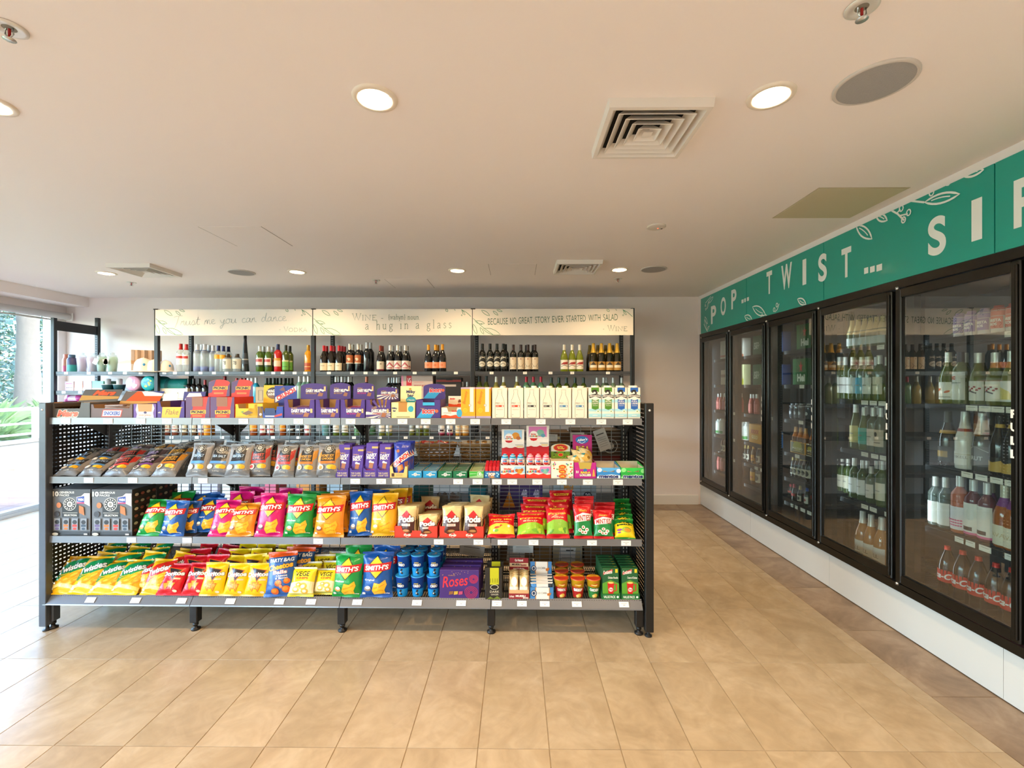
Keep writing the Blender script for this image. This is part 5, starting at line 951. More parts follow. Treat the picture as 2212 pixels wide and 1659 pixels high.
mint = bag('mint_bag', .12, .20, .04, '#c8141e', d_mint, 95); sour = bag('sour_bag', .13, .21, .04, '#1c8a34', d_sour, 96)
for i, (a, b, yt) in enumerate(((1240, 1281, 1090), (1282, 1326, 1103))):
    lay(mint, a, b, yt, .07, YBf, ZC, '%s red and green mint sweet bag with a white label' % ('left', 'right')[i], 'mint sweet bags', 'sweet bag', random.uniform(-.05, .05))
    for r in range(2): lay(mint, a + 3, b + 6, yt - 9 - 8 * r, .06, YBf + .05 + .05 * r, ZC + .006, '%s mint sweet bag behind the %s front one' % (('nearer', 'farther')[r], ('left', 'right')[i]), 'mint sweet bags behind %d' % i, 'sweet bag', random.uniform(-.1, .1))
for r in range(5): lay(sour, 1328 + r * .6, 1373 - r * 1.5, 1122 - 11 * r, .08, YBf + .045 * r, ZC + .012 * r, '%s green and yellow sour sweet bag at the right end of the third shelf' % ('front', 'second', 'third', 'fourth', 'rear')[r], 'green and yellow sour bags', 'sweet bag', random.uniform(-.06, .06))
# ---------------------------------------------------------------- bottom shelf
YD = 2.80
tw = {'g': bag('snack_bag', .17, .27, .065, '#eeb414', d_swirl('#0c8a4a', '#1b2a18'), 101), 'r': bag('snack_bag', .17, .27, .065, '#efb016', d_swirl('#d4281c', '#3a1512'), 102)}
co = {'r': bag('corn_chip_bag', .17, .255, .065, '#cc1220', d_corn('#cc1220'), 103), 'y': bag('corn_chip_bag', .17, .255, .065, '#f0c40e', d_corn('#e8a018'), 104)}
for i, (a, b, yt) in enumerate(((100, 163, 1203), (145, 205, 1203), (187, 250, 1212), (230, 295, 1210))):
    lay(tw['g'], a, b, yt, .155, YD, ZD, '%s from the left of the yellow snack bags with a green swirl, bottom shelf front' % ORD[i], 'yellow bags with a green swirl', 'snack bag', random.uniform(-.05, .05), random.uniform(-.03, .03))
for i, (a, b, yt, yo) in enumerate(((274, 330, 1212, .03), (300, 354, 1208, 0))):
    lay(tw['r'], a, b, yt, .13, YD + yo, ZD, '%s yellow snack bag with a red swirl, bottom shelf front' % ('left', 'right')[i], 'yellow bags with a red swirl', 'snack bag', random.uniform(-.05, .05))
for i, (a, b, yt) in enumerate(((337, 391, 1218), (391, 440, 1216))): lay(co['r'], a, b, yt, .10, YD, ZD, '%s red corn chip bag with a dark triangle' % ('left', 'right')[i], 'red corn chip bags', 'corn chip bag', random.uniform(-.05, .05))
for i, (a, b, yt) in enumerate(((430, 482, 1215), (480, 530, 1217), (525, 580, 1217))): lay(co['y'], a, b, yt, .07, YD, ZD, '%s yellow corn chip bag with a dark triangle' % ('left', 'middle', 'right')[i], 'yellow corn chip bags', 'corn chip bag', random.uniform(-.05, .05))
rows = [(tw['g'], 'yellow snack bag with a green swirl in the rows behind', [140, 195, 250], [(.11, 1192, 0.02), (.20, 1182, .05), (.25, 1170, .07)]), (tw['r'], 'yellow snack bag with a red swirl in the rows behind', [318], [(.10, 1196, .02), (.19, 1186, .04)]),
        (co['r'], 'red corn chip bag in the rows behind', [360, 408], [(.075, 1200, .01), (.15, 1187, .03), (.23, 1175, .05)]), (co['y'], 'yellow corn chip bag in the rows behind', [448, 496, 545], [(.075, 1200, .01), (.15, 1186, .03), (.23, 1174, .05)])]
for it, t, xs_, rr in rows:
    for r, (yo, yt, zo) in enumerate(rr):
        for x in xs_:
            x2 = x + (1112 - x) * yo / (YD + yo) * .9
            lay(it, x2 - 1, x2 + 54 - 7 * r, yt + random.uniform(-3, 3), .10, YD + yo, ZD + zo, '%s from left, row %s behind: ' % (ORD[xs_.index(x)], ('one', 'two', 'three')[r]) + t.replace(' in the rows behind', '') + ', bottom shelf', t.replace(' in the rows behind', 's behind'), 'snack bag', random.uniform(-.2, .2), random.uniform(-.12, .12))
ch = bag('party_bag', .19, .31, .07, '#23569c', d_party, 110)
lay(ch, 570, 636, 1192, .09, YD, ZD, 'tall blue party bag with orange balls and an orange top', 'blue party bags', 'snack bag', .05, -.05)
for r in range(2): lay(ch, 606 + 14 * r, 670 + 14 * r, 1182 - 8 * r, .08, YD + .10 + .07 * r, ZD, '%s blue party bag behind the tall front one' % ('nearer', 'farther')[r], 'blue party bags', 'snack bag', .1, .05)
vg = bag('snack_bag', .145, .20, .055, '#ecd51e', d_rings, 112)
for i, (a, b, yt, yo) in enumerate(((622, 678, 1226, 0), (676, 726, 1229, .03))): lay(vg, a, b, yt, .06, YD + yo, ZD, '%s yellow vegetable ring bag with a white foot, bottom shelf front' % ('left', 'right')[i], 'yellow vegetable ring bags', 'snack bag', random.uniform(-.08, .08))
for a, b, yt, yo in ((640, 690, 1214, .075), (690, 738, 1212, .10), (672, 718, 1198, .15), (702, 748, 1192, .2)): lay(vg, a, b, yt, .06, YD + yo, ZD, '%s yellow vegetable ring bag behind the front pair' % ORD[SEEN('veg')], 'yellow vegetable ring bags behind', 'snack bag', random.uniform(-.2, .2), random.uniform(-.1, .1))
lay(sm['green'], 716, 783, 1197, .05, YD, ZD, 'green diamond-badge chip bag on the bottom shelf', None, 'chip bag', -.04); lay(sm['green'], 742, 800, 1178, .05, YD + .08, ZD, 'green diamond-badge chip bag behind the bottom shelf one', None, 'chip bag', .1)
lay(sm['blue'], 778, 848, 1192, .06, YD, ZD, 'large blue diamond-badge chip bag on the bottom shelf beside the blue cups', None, 'chip bag', .03); lay(sm['blue'], 800, 862, 1178, .05, YD + .09, ZD, 'blue chip bag behind the large bottom shelf one', None, 'chip bag', -.1)
def cup(name, r0, r1, h, col, lid, label, lidp=None, rimc=None, seg=24):
    m = MB().lathe([(0, .002), (r0, 0), (r0 + (r1 - r0) * .97, h * .93), (r1 * 1.03, h * .935), (r1 * 1.03, h * .965)], seg)
    P = Pr(2 * r1 * 1.9, h * .93); label(P)
    def fm(x, y, l): r = r0 + (r1 - r0) * min(1, y / (h * .93)) + .0006 + l * .0002; a = x / r1; return (r * math.sin(a), -r * math.cos(a), y)
    L = MB().lathe([(r1 * 1.04, h * .955), (r1 * 1.04, h * .985), (r1 * .99, h), (r1 * .9, h * .99), (0, h * .99)], seg); sub = []
    if lidp: Q = Pr(2 * r1, 2 * r1); lidp(Q); sub = [T('printed_lid', Q.mesh(lambda x, y, l: (x, y - r1, h * .99 + .0004 + l * .0002)))]
    return T(name, m.mesh(pm(col, .3, 0, .3)), T('printed_wrap', P.mesh(fm, (r1 * .3, 0))), T('lid', L.mesh(pm(lid, .3, 0, .2)), *sub))
def s_or(p): p.rect(0, .0, 1, .42, '#1487c8'); p.text('OREO', .34, .52, .66, .66, '#f2f2ee', b=.05, ol='#0d2a6a', olw=.05); p.text('mini', .38, .69, .56, .75, '#e3cf4a', b=.03); p.ell(.52, .34, .05, .05, '#1a1a20'); p.ell(.48, .22, .055, .055, '#15151a'); p.ell(.48, .22, .035, .03, '#e6e4dc'); p.ell(.54, .16, .05, .045, '#1a1a20')
def s_orl(p): p.ell(.5, .5, .42, .42, '#2d9ad2'); p.ell(.5, .45, .26, .14, '#12357a'); p.text('OREO', .32, .42, .68, .52, '#f0f0ec', b=.04); p.ell(.62, .66, .10, .07, '#caa25a')
oc = cup('biscuit_cup', .030, .041, .142, '#1750b0', '#2a8cc8', s_or, s_orl)
hcup = atY(870, 1247, YD)[2] - ZD
for lay_ in range(2):
    for r in range(3):
        for k, px in enumerate(((869, 902, 936), (872, 902, 938))[lay_]):
            x = atY(px, 1290, YD + .04)[0]; s = hcup / .142
            put(oc, (x + .004 * r, YD + .045 + .090 * r, ZD + lay_ * (hcup + .002)), (0, 0, random.uniform(-.3, .3)), (s * 1.12, s * 1.12, s), '%s blue biscuit cup of the %s layer, %s row' % (('left', 'middle', 'right')[k], ('lower', 'upper')[lay_], ('front', 'second', 'rear')[r]), 'biscuit cup', 'blue biscuit cups')
def s_rose(p):
    p.text('Roses', .06, .42, .72, .80, '#d9303a', rot=6, sh=.3, b=.01); p.text('Cadbury', .22, .78, .40, .83, '#b98a4a', sh=.3)
    for x, y, r in ((.86, .68, .11), (.80, .22, .16)):
        for k in range(4): rr = r * (1 - .22 * k); p.stroke([(x + rr * math.cos(q) * (1 + .05 * math.sin(3 * q + k)), y + rr * math.sin(q) * 1.3) for q in [math.tau * j / 16 for j in range(16)]], .0022, '#d9303a', True)
    R = random.Random(2); [p.ell(R.uniform(.05, .75), R.uniform(.82, .96), .008, .008, '#c9a25a', 8) for _ in range(14)]; [p.poly([(x, .14), (x + .10, .16), (x + .11, .27), (x + .01, .26)], c) for x, c in ((.24, '#8a5a34'), (.36, '#c9a23a'), (.48, '#b5446a'))]
cx, w, h = rect_at(949.5, 1035, 1232, 1293, YD); rb = carton('chocolate_box', w, h, .045, '#40246e', s_rose)
for r in range(3): put(rb, (cx + .006 * r, YD + .062 * r, ZD + .004 * r), (-.05 * (r > 0), 0, 0), label='%s of three flat purple chocolate boxes with red script' % ('front', 'middle', 'rear')[r], cat='chocolate box', group='purple chocolate boxes')
def s_dark(p): p.rect(.28, .46, .80, 1, '#b9b81e'); [p.rect(.30 + .13 * k, .52, .33 + .13 * k, .66, '#6a6a14') for k in range(4)]; p.ell(.54, .38, .24, .14, '#d9d6b8'); p.ell(.54, .38, .21, .115, '#1c1812'); p.text('DARK', .28, .20, .82, .27, '#d9d0b4', b=.0); p.text('GINGER', .34, .12, .78, .17, '#d9d0b4', b=0); p.poly([(.1, 0), (.3, .08), (.5, .02), (.7, .09), (.95, 0)], '#6a7a2a')
cx, w, h = rect_at(1048, 1085, 1231, 1296, YD); db = carton('biscuit_packet', w, h, .03, '#221d17', s_dark)
for r in range(2): put(db, (cx + .004 * r, YD - .002 + .10 * r, ZD), (-.08, 0, .04), label='%s black and lime ginger biscuit packet at the bay joint' % ('front', 'rear')[r], cat='biscuit packet', group='black ginger packets')
def s_mu(p): p.rect(0, 0, 1, .62, '#8e1f28'); p.poly([(.04, .62), (.96, .62), (.96, 1.0), (.04, 1.0)], '#d3a878'); p.text("Go Natural", .04, .18, .26, .42, '#f0e6d8', b=.03); p.text('MUESLI', .34, .22, .82, .46, '#f0e6d8', b=.05); p.text('BARS', .70, .06, .96, .22, '#f0e6d8', b=.04)
def s_mu2(p): p.rect(0, 0, 1, .30, '#8e1f28'); p.text("Go Natural", .28, .72, .72, .92, '#f0e6d8', b=.03); p.rect(0, .30, 1, .60, '#d8b890'); p.text('MUESLI', .12, .40, .60, .56, '#3a2a1c', b=.05); p.text('BARS', .62, .36, .90, .50, '#8e1f28', b=.05); p.text('NATURAL', .2, .10, .8, .2, '#f0e6d8', b=.03)
cx, w, h = rect_at(1099, 1143, 1277, 1296, YD); put(tray('display_tray', w, .14, h, .125, '#d3a878', s_mu, None, '#d3a878', (atY(1110, 1203, YD + .14)[2] - ZD - .125, '#8e1f28', s_mu2, .0, False, .96), .9), (cx, YD, ZD), label='maroon and tan muesli bar tray with a tall header, bottom shelf', cat='display box')
mb = bag('muesli_bar', .058, .105, .02, '#cdb37c', lambda p: (p.ell(.5, .64, .36, .46, '#f1ece0'), p.poly([(0, .06), (1, .06), (1, .34), (.5, .40), (0, .34)], '#e6dcc8')), 130)
for k in range(2):
    for r in range(4): put(mb[0], (cx + (-.24, .24)[k] * w, YD + .012 + .028 * r, ZD + .035), (-.08, 0, 0), label='%s muesli bar in the %s column of the maroon tray' % (('front', 'second', 'third', 'rear')[r], ('left', 'right')[k]), cat='muesli bar', group='muesli bars')
def s_lo(p): p.rect(.26, 0, .80, 1, '#ece6da'); p.rect(.22, 0, .26, 1, '#c98a3a'); p.rect(.80, 0, .83, 1, '#c98a3a'); p.ell(.16, .5, .13, .14, '#1f3a5c'); p.ell(.16, .5, .09, .10, '#d9d6cf'); p.ell(.16, .5, .06, .07, '#1f3a5c'); p.text('LO CARB', .33, .46, .70, .60, '#4a4a48', b=0); p.poly([(.72, .50), (.90, .56), (.86, .34), (.74, .30)], '#c4702a')
cx, w, h = rect_at(1145, 1196, 1271, 1296, YD); put(tray('display_tray', w, .13, h, .10, '#3f7fb8', s_lo, None, '#c9a878', (atY(1160, 1211, YD + .13)[2] - ZD - .10, '#3f7fb8', s_lo, .0, False, .94), .95), (cx, YD, ZD), label='blue and white low carb bar tray with a matching header', cat='display box')
for r in range(4):
    t = bag('snack_bar', .145, .045, .02, '#d9d8d4', lambda p: (p.rect(0, .2, .25, .8, '#3f7fb8'), p.rect(.8, .2, 1, .8, '#2a3a4a')), 140)[0] if r == 0 else t
    put(t, (cx, YD + .012 + .027 * r, ZD + .05 + .006 * r), (-.5, 0, random.uniform(-.05, .05)), label='%s white and blue bar in the low carb tray' % ('front', 'second', 'third', 'rear')[r], cat='snack bar', group='low carb bars')
def s_no(t, c):
    def f(p): p.poly([(.20, .02), (.80, .02), (.80, .58), (.20, .64)], c); p.text(t, .31, .40, .70, .56, '#f4efe4', b=.05, ol='#3a1010', olw=.04); p.poly([(.36, .68), (.64, .74), (.64, .84), (.36, .78)], '#d0281c'); p.text('maggi', .39, .71, .62, .81, '#f6e07a', b=.05); p.ell(.56, .16, .10, .09, '#e2b24a'); p.ell(.48, .13, .07, .07, '#efd07a')
    return f
def s_nol(p): p.poly([(.02, .55), (.98, .62), (.85, .9), (.5, .98), (.15, .9)], '#e6b422'); p.poly([(.05, .42), (.95, .48), (.98, .62), (.02, .55)], '#d8301c'); p.text('maggi', .3, .66, .7, .78, '#c4201c', b=.05)
nc = [cup('noodle_cup', .033, .047, .155, '#e8b022', '#d2401e', s_no(t, c), s_nol) for t, c in (('ORIENTAL', '#b81c2c'), ('BEEF', '#a8201c'), ('CHICKEN', '#2c7a3a'))]
hn = atY(1210, 1253, YD)[2] - ZD
for k, (px, t) in enumerate(((1212, 'red-labelled'), (1248, 'dark red-labelled'), (1282, 'green-labelled'))):
    for r in range(3 if k < 2 else 1):
        s = hn / .155; put(nc[k], (atY(px, 1290, YD + .045)[0] + .012 * r, YD + .048 + .105 * r, ZD), (0, 0, random.uniform(-.1, .1)), (s * 1.22, s * 1.22, s), '%s %s yellow noodle cup on the bottom shelf' % (('front', 'second', 'rear')[r], t), 'noodle cup', 'noodle cups')
def s_so(fl):
    def f(p):
        p.poly([(0, .0), (1, 0), (1, .5), (.5, .62), (0, .5)], '#5a9a2c'); p.poly([(.05, .78), (.62, .90), (.62, .98), (.05, .86)], '#c81e24'); p.text('Continental', .07, .815, .60, .945, '#f4f0e6', rot=10, sh=.2, b=.02); p.text(fl, .34, .66, .94, .73, '#f0ecd8', b=.02); p.rect(.78, .86, .93, .98, '#e8c422')
        p.poly([(.30, .52), (.70, .52), (.64, .10), (.36, .10)], '#c8201e'); p.ell(.5, .52, .20, .075, '#d8301e'); p.ell(.5, .525, .17, .055, '#e6c870'); p.stroke([(.68, .46), (.84, .48), (.84, .28), (.66, .24)], .006, '#c8201e'); p.ell(.5, .30, .13, .12, '#f2ece0'); p.text('Soup', .39, .25, .61, .35, '#c8201e', sh=.2, b=.04); p.ell(.82, .06, .06, .04, '#efe8d0')
    return f
for i, (a, b, f) in enumerate(((1300, 1340, 'Chicken Noodle'), (1342, 1382, 'Cream of Chicken'))):
    cx, w, h = rect_at(a, b, 1286, 1298, YD)
    def s_vp(p): p.text('VALUE PACK', .10, .28, .74, .72, '#eef0e2', b=.02); p.ell(.86, .5, .06, .06, '#eef0e2')
    put(tray('display_tray', w, .26, h, .10, '#1e6f34', s_vp, None, '#c9b896', None, 1.), (cx, YD, ZD), label='%s green value-pack tray of soup boxes at the bottom right' % ('left', 'right')[i], cat='display box', group='soup trays')
    hh = atY(a, 1229, YD + .02)[2] - ZD; sb = carton('soup_box', w - .012, hh, .034, '#1c5a30', s_so(f), lambda p: p.rect(0, 0, 1, 1, '#24603a'))
    for r in range(6): put(sb, (cx, YD + .006 + .041 * r, ZD + .005), (-.06, 0, 0), label='%s green soup box in the %s tray' % (('front', 'second', 'third', 'fourth', 'fifth', 'rear')[r], ('left', 'right')[i]), cat='soup box', group='green soup boxes')
# ---------------------------------------------------------------- rear side of the rack, seen through the wire
YR = 3.30
def rear(x0, x1, ytop, z, col, des, label, d=.25, Y=YR, cat='carton', name='carton'):
    a, b = atY(x0, 900, Y)[0], atY(x1, 900, Y)[0]; h = atY((x0 + x1) / 2, ytop, Y)[2] - z; put(carton(name, b - a, h, d, col, des), ((a + b) / 2, Y, z), label=label, cat=cat)
def s_br(p): p.rect(.2, .3, .8, .7, '#8a6a44'); p.rect(.24, .34, .76, .66, '#4a3422'); p.rect(.4, .8, .6, .9, '#cbb78a')
def s_ring(p): p.ell(.5, .55, .3, .3, '#cfc9bd'); p.ell(.5, .55, .27, .27, '#3a2f26'); p.ell(.5, .55, .15, .15, '#cfc9bd')
rear(1178, 1232, 935, ZB, '#5a4026', s_br, 'brown carton behind the wire, above the egg displays'); rear(1236, 1290, 930, ZB, '#4a3522', s_br, 'dark brown carton behind the wire, behind the magenta lolly box'); rear(1292, 1345, 930, ZB, '#54402c', s_ring, 'brown carton with a ring mark behind the wire at far right')
rear(1262, 1345, 985, ZB, '#6e1f1a', None, 'dark red carton behind the wire behind the mint boxes', .02, 3.262)
def s_pur(p): p.poly([(.06, .1), (.36, .1), (.22, .75)], '#e89a2c'); p.text('48', .5, .45, .64, .8, '#cfc6dc', b=.05); p.text('48', .78, .45, .92, .8, '#cfc6dc', b=.05)
rear(1080, 1172, 1046, ZC + .04, '#4a3a78', s_pur, 'purple carton with an orange peak behind the wire', .25)
def s_ob(p): p.rect(0, 0, 1, .22, '#c9d3dc'); p.text('OREO', .14, .46, .52, .74, '#eef2f4', b=.07, ol='#1c2a4a', olw=.06); p.text('Mini', .24, .80, .46, .95, '#d99a3a', b=.05); p.text('Original', .22, .26, .54, .42, '#1c2a4a', b=.04); p.ell(.80, .62, .10, .10, '#1c2a4a'); p.text('20', .74, .56, .86, .70, '#cfd8e0', b=.05)
rear(1196, 1288, 1044, ZC, '#aebecb', s_ob, 'pale blue biscuit carton with navy lettering behind the wire', .25)
def s_lab2(p): p.poly([(.2, .25), (.75, .2), (.78, .85), (.24, .9)], '#cfcac0'); p.rect(.45, .7, .7, .76, '#3a3834'); p.rect(.3, .4, .65, .43, '#8a867e')
for i, (a, b, yt, c_) in enumerate(((1080, 1150, 1172, '#6a4f30'), (1154, 1192, 1175, '#8a6a3e'), (1194, 1258, 1176, '#a89878'), (1262, 1345, 1176, '#5f4428'))): rear(a, b, yt, ZD, c_, s_lab2 if i % 2 == 0 else None, '%s brown storage carton behind the wire of the bottom right bay' % ORD[i])
def s_sheet(p): p.rect(.15, .75, .8, .80, '#4a4844'); [p.rect(.15, .2 + .1 * k, .85, .22 + .1 * k, '#9a968e') for k in range(5)]
def sheet(x0, x1, y0, y1, rot, label, Y=3.205):
    a, b = atY(x0, y1, Y), atY(x1, y0, Y); w, h = b[0] - a[0], b[2] - a[2]; P = Pr(w, h); s_sheet(P)
    put(T('paper_sheet', MB().box(-w / 2, w / 2, -.0008, 0, 0, h).mesh(pm('#cdc9c0', .7)), T('printed_face', P.mesh(lambda x, y, l: (x, -.0012 - l * .0001, y)))), ((a[0] + b[0]) / 2, Y, a[2]), (0, rot, 0), label=label, cat='paper')
sheet(1296, 1322, 925, 972, -.35, 'tilted white paper stuck on the wire above the mint boxes'); sheet(1180, 1204, 938, 953, .02, 'white slip on the wire above the jelly bean box'); sheet(1232, 1262, 934, 954, 0, 'white slip on the wire behind the magenta header'); sheet(992, 1045, 1178, 1200, .12, 'white paper behind the wire above the purple chocolate boxes'); sheet(1108, 1152, 1178, 1194, 0, 'white slip on the wire above the muesli tray')
def basket(px, w_px, yb, label):
    x = atY(px, 980, 3.44)[0]; r = w_px * 3.44 / FPX / 2; m = MB(); n = 40
    for k in range(5):
        z = .012 + .022 * k; rr = r * (.80 + .045 * k); m.tube([(rr * math.cos(math.tau * i / n), .55 * rr * math.sin(math.tau * i / n), z + .003 * (-1) ** (i + k)) for i in range(n + 1)], .009, 6)
    m.lathe([(0, .004), (r * .8, .004)], 32, 0, (0, 0), 0, math.tau, True, 1, .55); wk = pm('#a67c44', .6, 0, 0, .4, 60, .2)
    rim = MB(); rim.tube([(r * math.cos(math.tau * i / n), .55 * r * math.sin(math.tau * i / n), .118 + .004 * math.sin(i * 2.1)) for i in range(n + 1)], .013, 8)
    put(T('wicker_basket', m.mesh(wk), T('rim', rim.mesh(pm('#b98a4e', .6, 0, 0, .4, 60, .2)))), (x, 3.44, ZB + .01), label=label, cat='basket', group='wicker baskets behind the wire')
    return x
bx1 = basket(941, 88, 975, 'left wicker basket behind the wire, with a red packet'); bx2 = basket(1030, 76, 975, 'right wicker basket behind the wire, with clear wrapped goods')
rd = bag('red_packet', .10, .06, .02, '#d02c20', lambda p: p.rect(.2, .3, .8, .6, '#e8c0b0'), 150)[0]
for k, (dx, rz) in enumerate(((-.06, .3), (.03, -.4))): put(rd, (bx1 + dx, 3.44, ZB + .105), (-.9, .1, rz), label='%s red packet lying in the left wicker basket' % ('left', 'right')[k], cat='packet', group='red packets')
cw = bag('clear_packet', .12, .07, .04, '#c9bda8', lambda p: p.ell(.5, .5, .2, .15, '#a5763c'), 151)[0]
for k, dx in enumerate((-.05, .05)): put(cw, (bx2 + dx, 3.44, ZB + .105), (-.9, 0, .4 - .8 * k), label='%s clear-wrapped packet in the right wicker basket' % ('left', 'right')[k], cat='packet', group='clear packets')
rear(893, 925, 1050, ZC, '#1f6f74', None, 'left teal box behind the wire above the gold sweet bags', .2); rear(1012, 1050, 1054, ZC, '#1d7480', None, 'right teal box behind the wire above the gold sweet bags', .2)
slp = MB().lathe([(0, 0), (.026, .0), (.030, .02), (.030, .08), (.022, .13), (.010, .155), (0, .16)], 14, 0, (0, 0), 0, math.tau, True, 1, .35).mesh(pm('#9c9690', .6))
for k, px in enumerate((949, 961, 978, 990)): put(T('domed_insole', slp), (atY(px, 1060, 3.34)[0], 3.34, ZC), label='%s of four upright domed grey shapes behind the wire' % dl[k], cat='insole', group='domed grey shapes')
rear(290, 335, 988, ZB + .02, '#c9a58a', None, 'pink-tan box behind the wire above the grey snack bags', .15); rear(335, 372, 988, ZB + .02, '#d9cfc2', None, 'cream box behind the wire above the grey snack bags', .15)
rear(720, 742, 938 + 18, ZB, '#cc6a54', None, 'small coral box behind the wire, left of the purple block trays', .1); rear(746, 763, 962, ZB, '#d8b898', None, 'small beige box behind the wire beside the coral one', .1)
# turn the rack and everything on it to its true angle in the room
_c, _s = math.cos(TILT), math.sin(TILT)
for o in C.objects:
    if o not in N0 and o.parent is None:
        x, y = o.location.x - PIV[0], o.location.y - PIV[1]; o.location.x = PIV[0] + x * _c - y * _s; o.location.y = PIV[1] + x * _s + y * _c; o.rotation_euler.z += TILT
TILT = 0.0
# ================================================================== wall shelving with bottles, and its three signs
BXS = [-5.33, -4.13, -2.325, -.497, 1.325]; YS0, YS1 = 5.20, 5.75
POST = pm('#2c2f33', .4, .4); ED = pm('#4a4d52', .35, .4)
bs = put(T('bottle_shelving', None), label='dark steel shelving of bottles against the back wall, under three white signs', cat='shelving')
for i, x in enumerate(BXS):
    put(T('front_post', MB().bbox(x - .022, x + .022, YS0 - .02, YS0 + .02, 0, 2.30 if i == 0 else 2.40, .003).mesh(POST)), parent=bs)
    sl = MB()
    for k in range(60): sl.box(x - .009, x - .003, YS1 - .0215, YS1 - .020, .4 + .03 * k, .415 + .03 * k); sl.box(x + .003, x + .009, YS1 - .0215, YS1 - .020, .4 + .03 * k, .415 + .03 * k)
    put(T('rear_post', MB().bbox(x - .022, x + .022, YS1 - .02, YS1 + .02, 0, 2.38, .003).mesh(POST), T('slot', sl.mesh(pm('#85888c', .4)), kind='stuff')), parent=bs)
put(T('end_beam', MB().bbox(BXS[0] - .012, BXS[0] + .012, YS0, YS1, 2.16, 2.27, .003).mesh(POST)), parent=bs)
Z1, Z2, Z3 = 1.678, 1.31, .938
stk = ticket(MB(), -.022, .022, -.014, .014, 0).mesh([TICK, TLINE], 'ticket')
BT_X = {0: [125.5, 144, 193, 239, 271, 305], 1: [340, 356, 379, 405, 434, 463, 490, 536, 567, 591, 611, 637, 660], 2: [711, 761, 790, 812, 854, 896, 938, 985], 3: [1062, 1134, 1189, 1236, 1313]}
for b in range(4):
    x0, x1 = BXS[b] + .024, BXS[b + 1] - .024
    for z in ((Z1, 1.456, Z2, Z3) if b == 0 else (Z1, Z2, Z3, .52, .16)):
        m = MB().box(x0, x1, YS0 + .01, YS1 + .02, z - .022, z - .001); r = MB().bbox(x0, x1, YS0 - .006, YS0 + .01, z - .032, z + .004, .002)
        r.box(x0, x1, YS0 - .004, YS0 + .012, z - .044, z - .034)
        s = put(T('shelf', m.mesh(ED), T('price_rail', r.mesh(ED))), parent=bs)
        xs_ = [atY(p, 800, YS0)[0] for p in BT_X[b]] if z == Z1 else [x0 + (x1 - x0) * (k + .5) / 6 for k in range(6)] if z in (Z3, 1.456) else []
        for x in xs_:
            if x0 + .03 < x < x1 - .03: put(T('price_ticket', stk, loc=(x, YS0 - .0065, z - .014)), parent=s)
SGM = pm('#f2ebdf', .45); LFC = '#3f8a66'
# hand-drawn script for the first sign: strokes on an x-height of 1
SCR = {'T': ([[(0, 1.75), (.4, 1.95), (1.3, 2.0)], [(.75, 1.95), (.55, 1.0), (.3, .1), (.15, -.35)]], .95), 'r': ([[(0, .1), (.25, .9), (.3, .7), (.55, .95), (.55, .5), (.6, .1), (.8, .1)]], .75), 'u': ([[(0, .1), (.15, .9), (.12, .3), (.3, .02), (.55, .3), (.68, .9), (.64, .2), (.85, .08)]], .85), 's': ([[(0, .1), (.35, .95), (.5, .5), (.42, .05), (.15, .05), (.7, .15)]], .65),
       't': ([[(0, .1), (.35, 1.2), (.42, 1.6), (.25, .5), (.35, .02), (.65, .15)], [(.1, 1.05), (.75, 1.12)]], .6), 'm': ([[(0, 0), (.12, .85), (.12, .5), (.35, .95), (.42, .1), (.45, .5), (.7, .95), (.75, .1), (1.0, .1)]], 1.0), 'e': ([[(0, .35), (.4, .6), (.38, .95), (.12, .8), (.1, .2), (.35, .02), (.65, .2)]], .62), 'y': ([[(0, .8), (.15, .3), (.35, .15), (.6, .9), (.4, -.4), (.1, -1.0), (.0, -.6), (.5, -.1), (.8, .1)]], .78),
       'o': ([[(.4, .95), (.1, .75), (.08, .2), (.35, .03), (.6, .3), (.55, .8), (.4, .95), (.85, .8)]], .8), 'c': ([[(.55, .8), (.35, .95), (.1, .6), (.15, .1), (.4, .05), (.7, .2)]], .65), 'a': ([[(.55, .8), (.3, .95), (.05, .5), (.15, .05), (.45, .3), (.6, .9), (.55, .2), (.85, .1)]], .82), 'n': ([[(0, 0), (.15, .85), (.15, .5), (.42, .95), (.5, .2), (.75, .1)]], .75), 'd': ([[(.5, .8), (.25, .95), (.03, .45), (.15, .05), (.45, .35), (.75, 1.9), (.6, .3), (.9, .1)]], .88), '.': ([[(0, .02), (.06, .02)]], .3), ' ': ([], .75)}
def smooth(p, n=4):
    o = []
    for i in range(len(p) - 1):
        a, b, c, d = p[max(i - 1, 0)], p[i], p[i + 1], p[min(i + 2, len(p) - 1)]
        for k in range(n):
            t = k / n; o.append(tuple(.5 * (2 * b[j] + (c[j] - a[j]) * t + (2 * a[j] - 5 * b[j] + 4 * c[j] - d[j]) * t * t + (3 * b[j] - a[j] - 3 * c[j] + d[j]) * t ** 3) for j in (0, 1)))
    return o + [p[-1]]
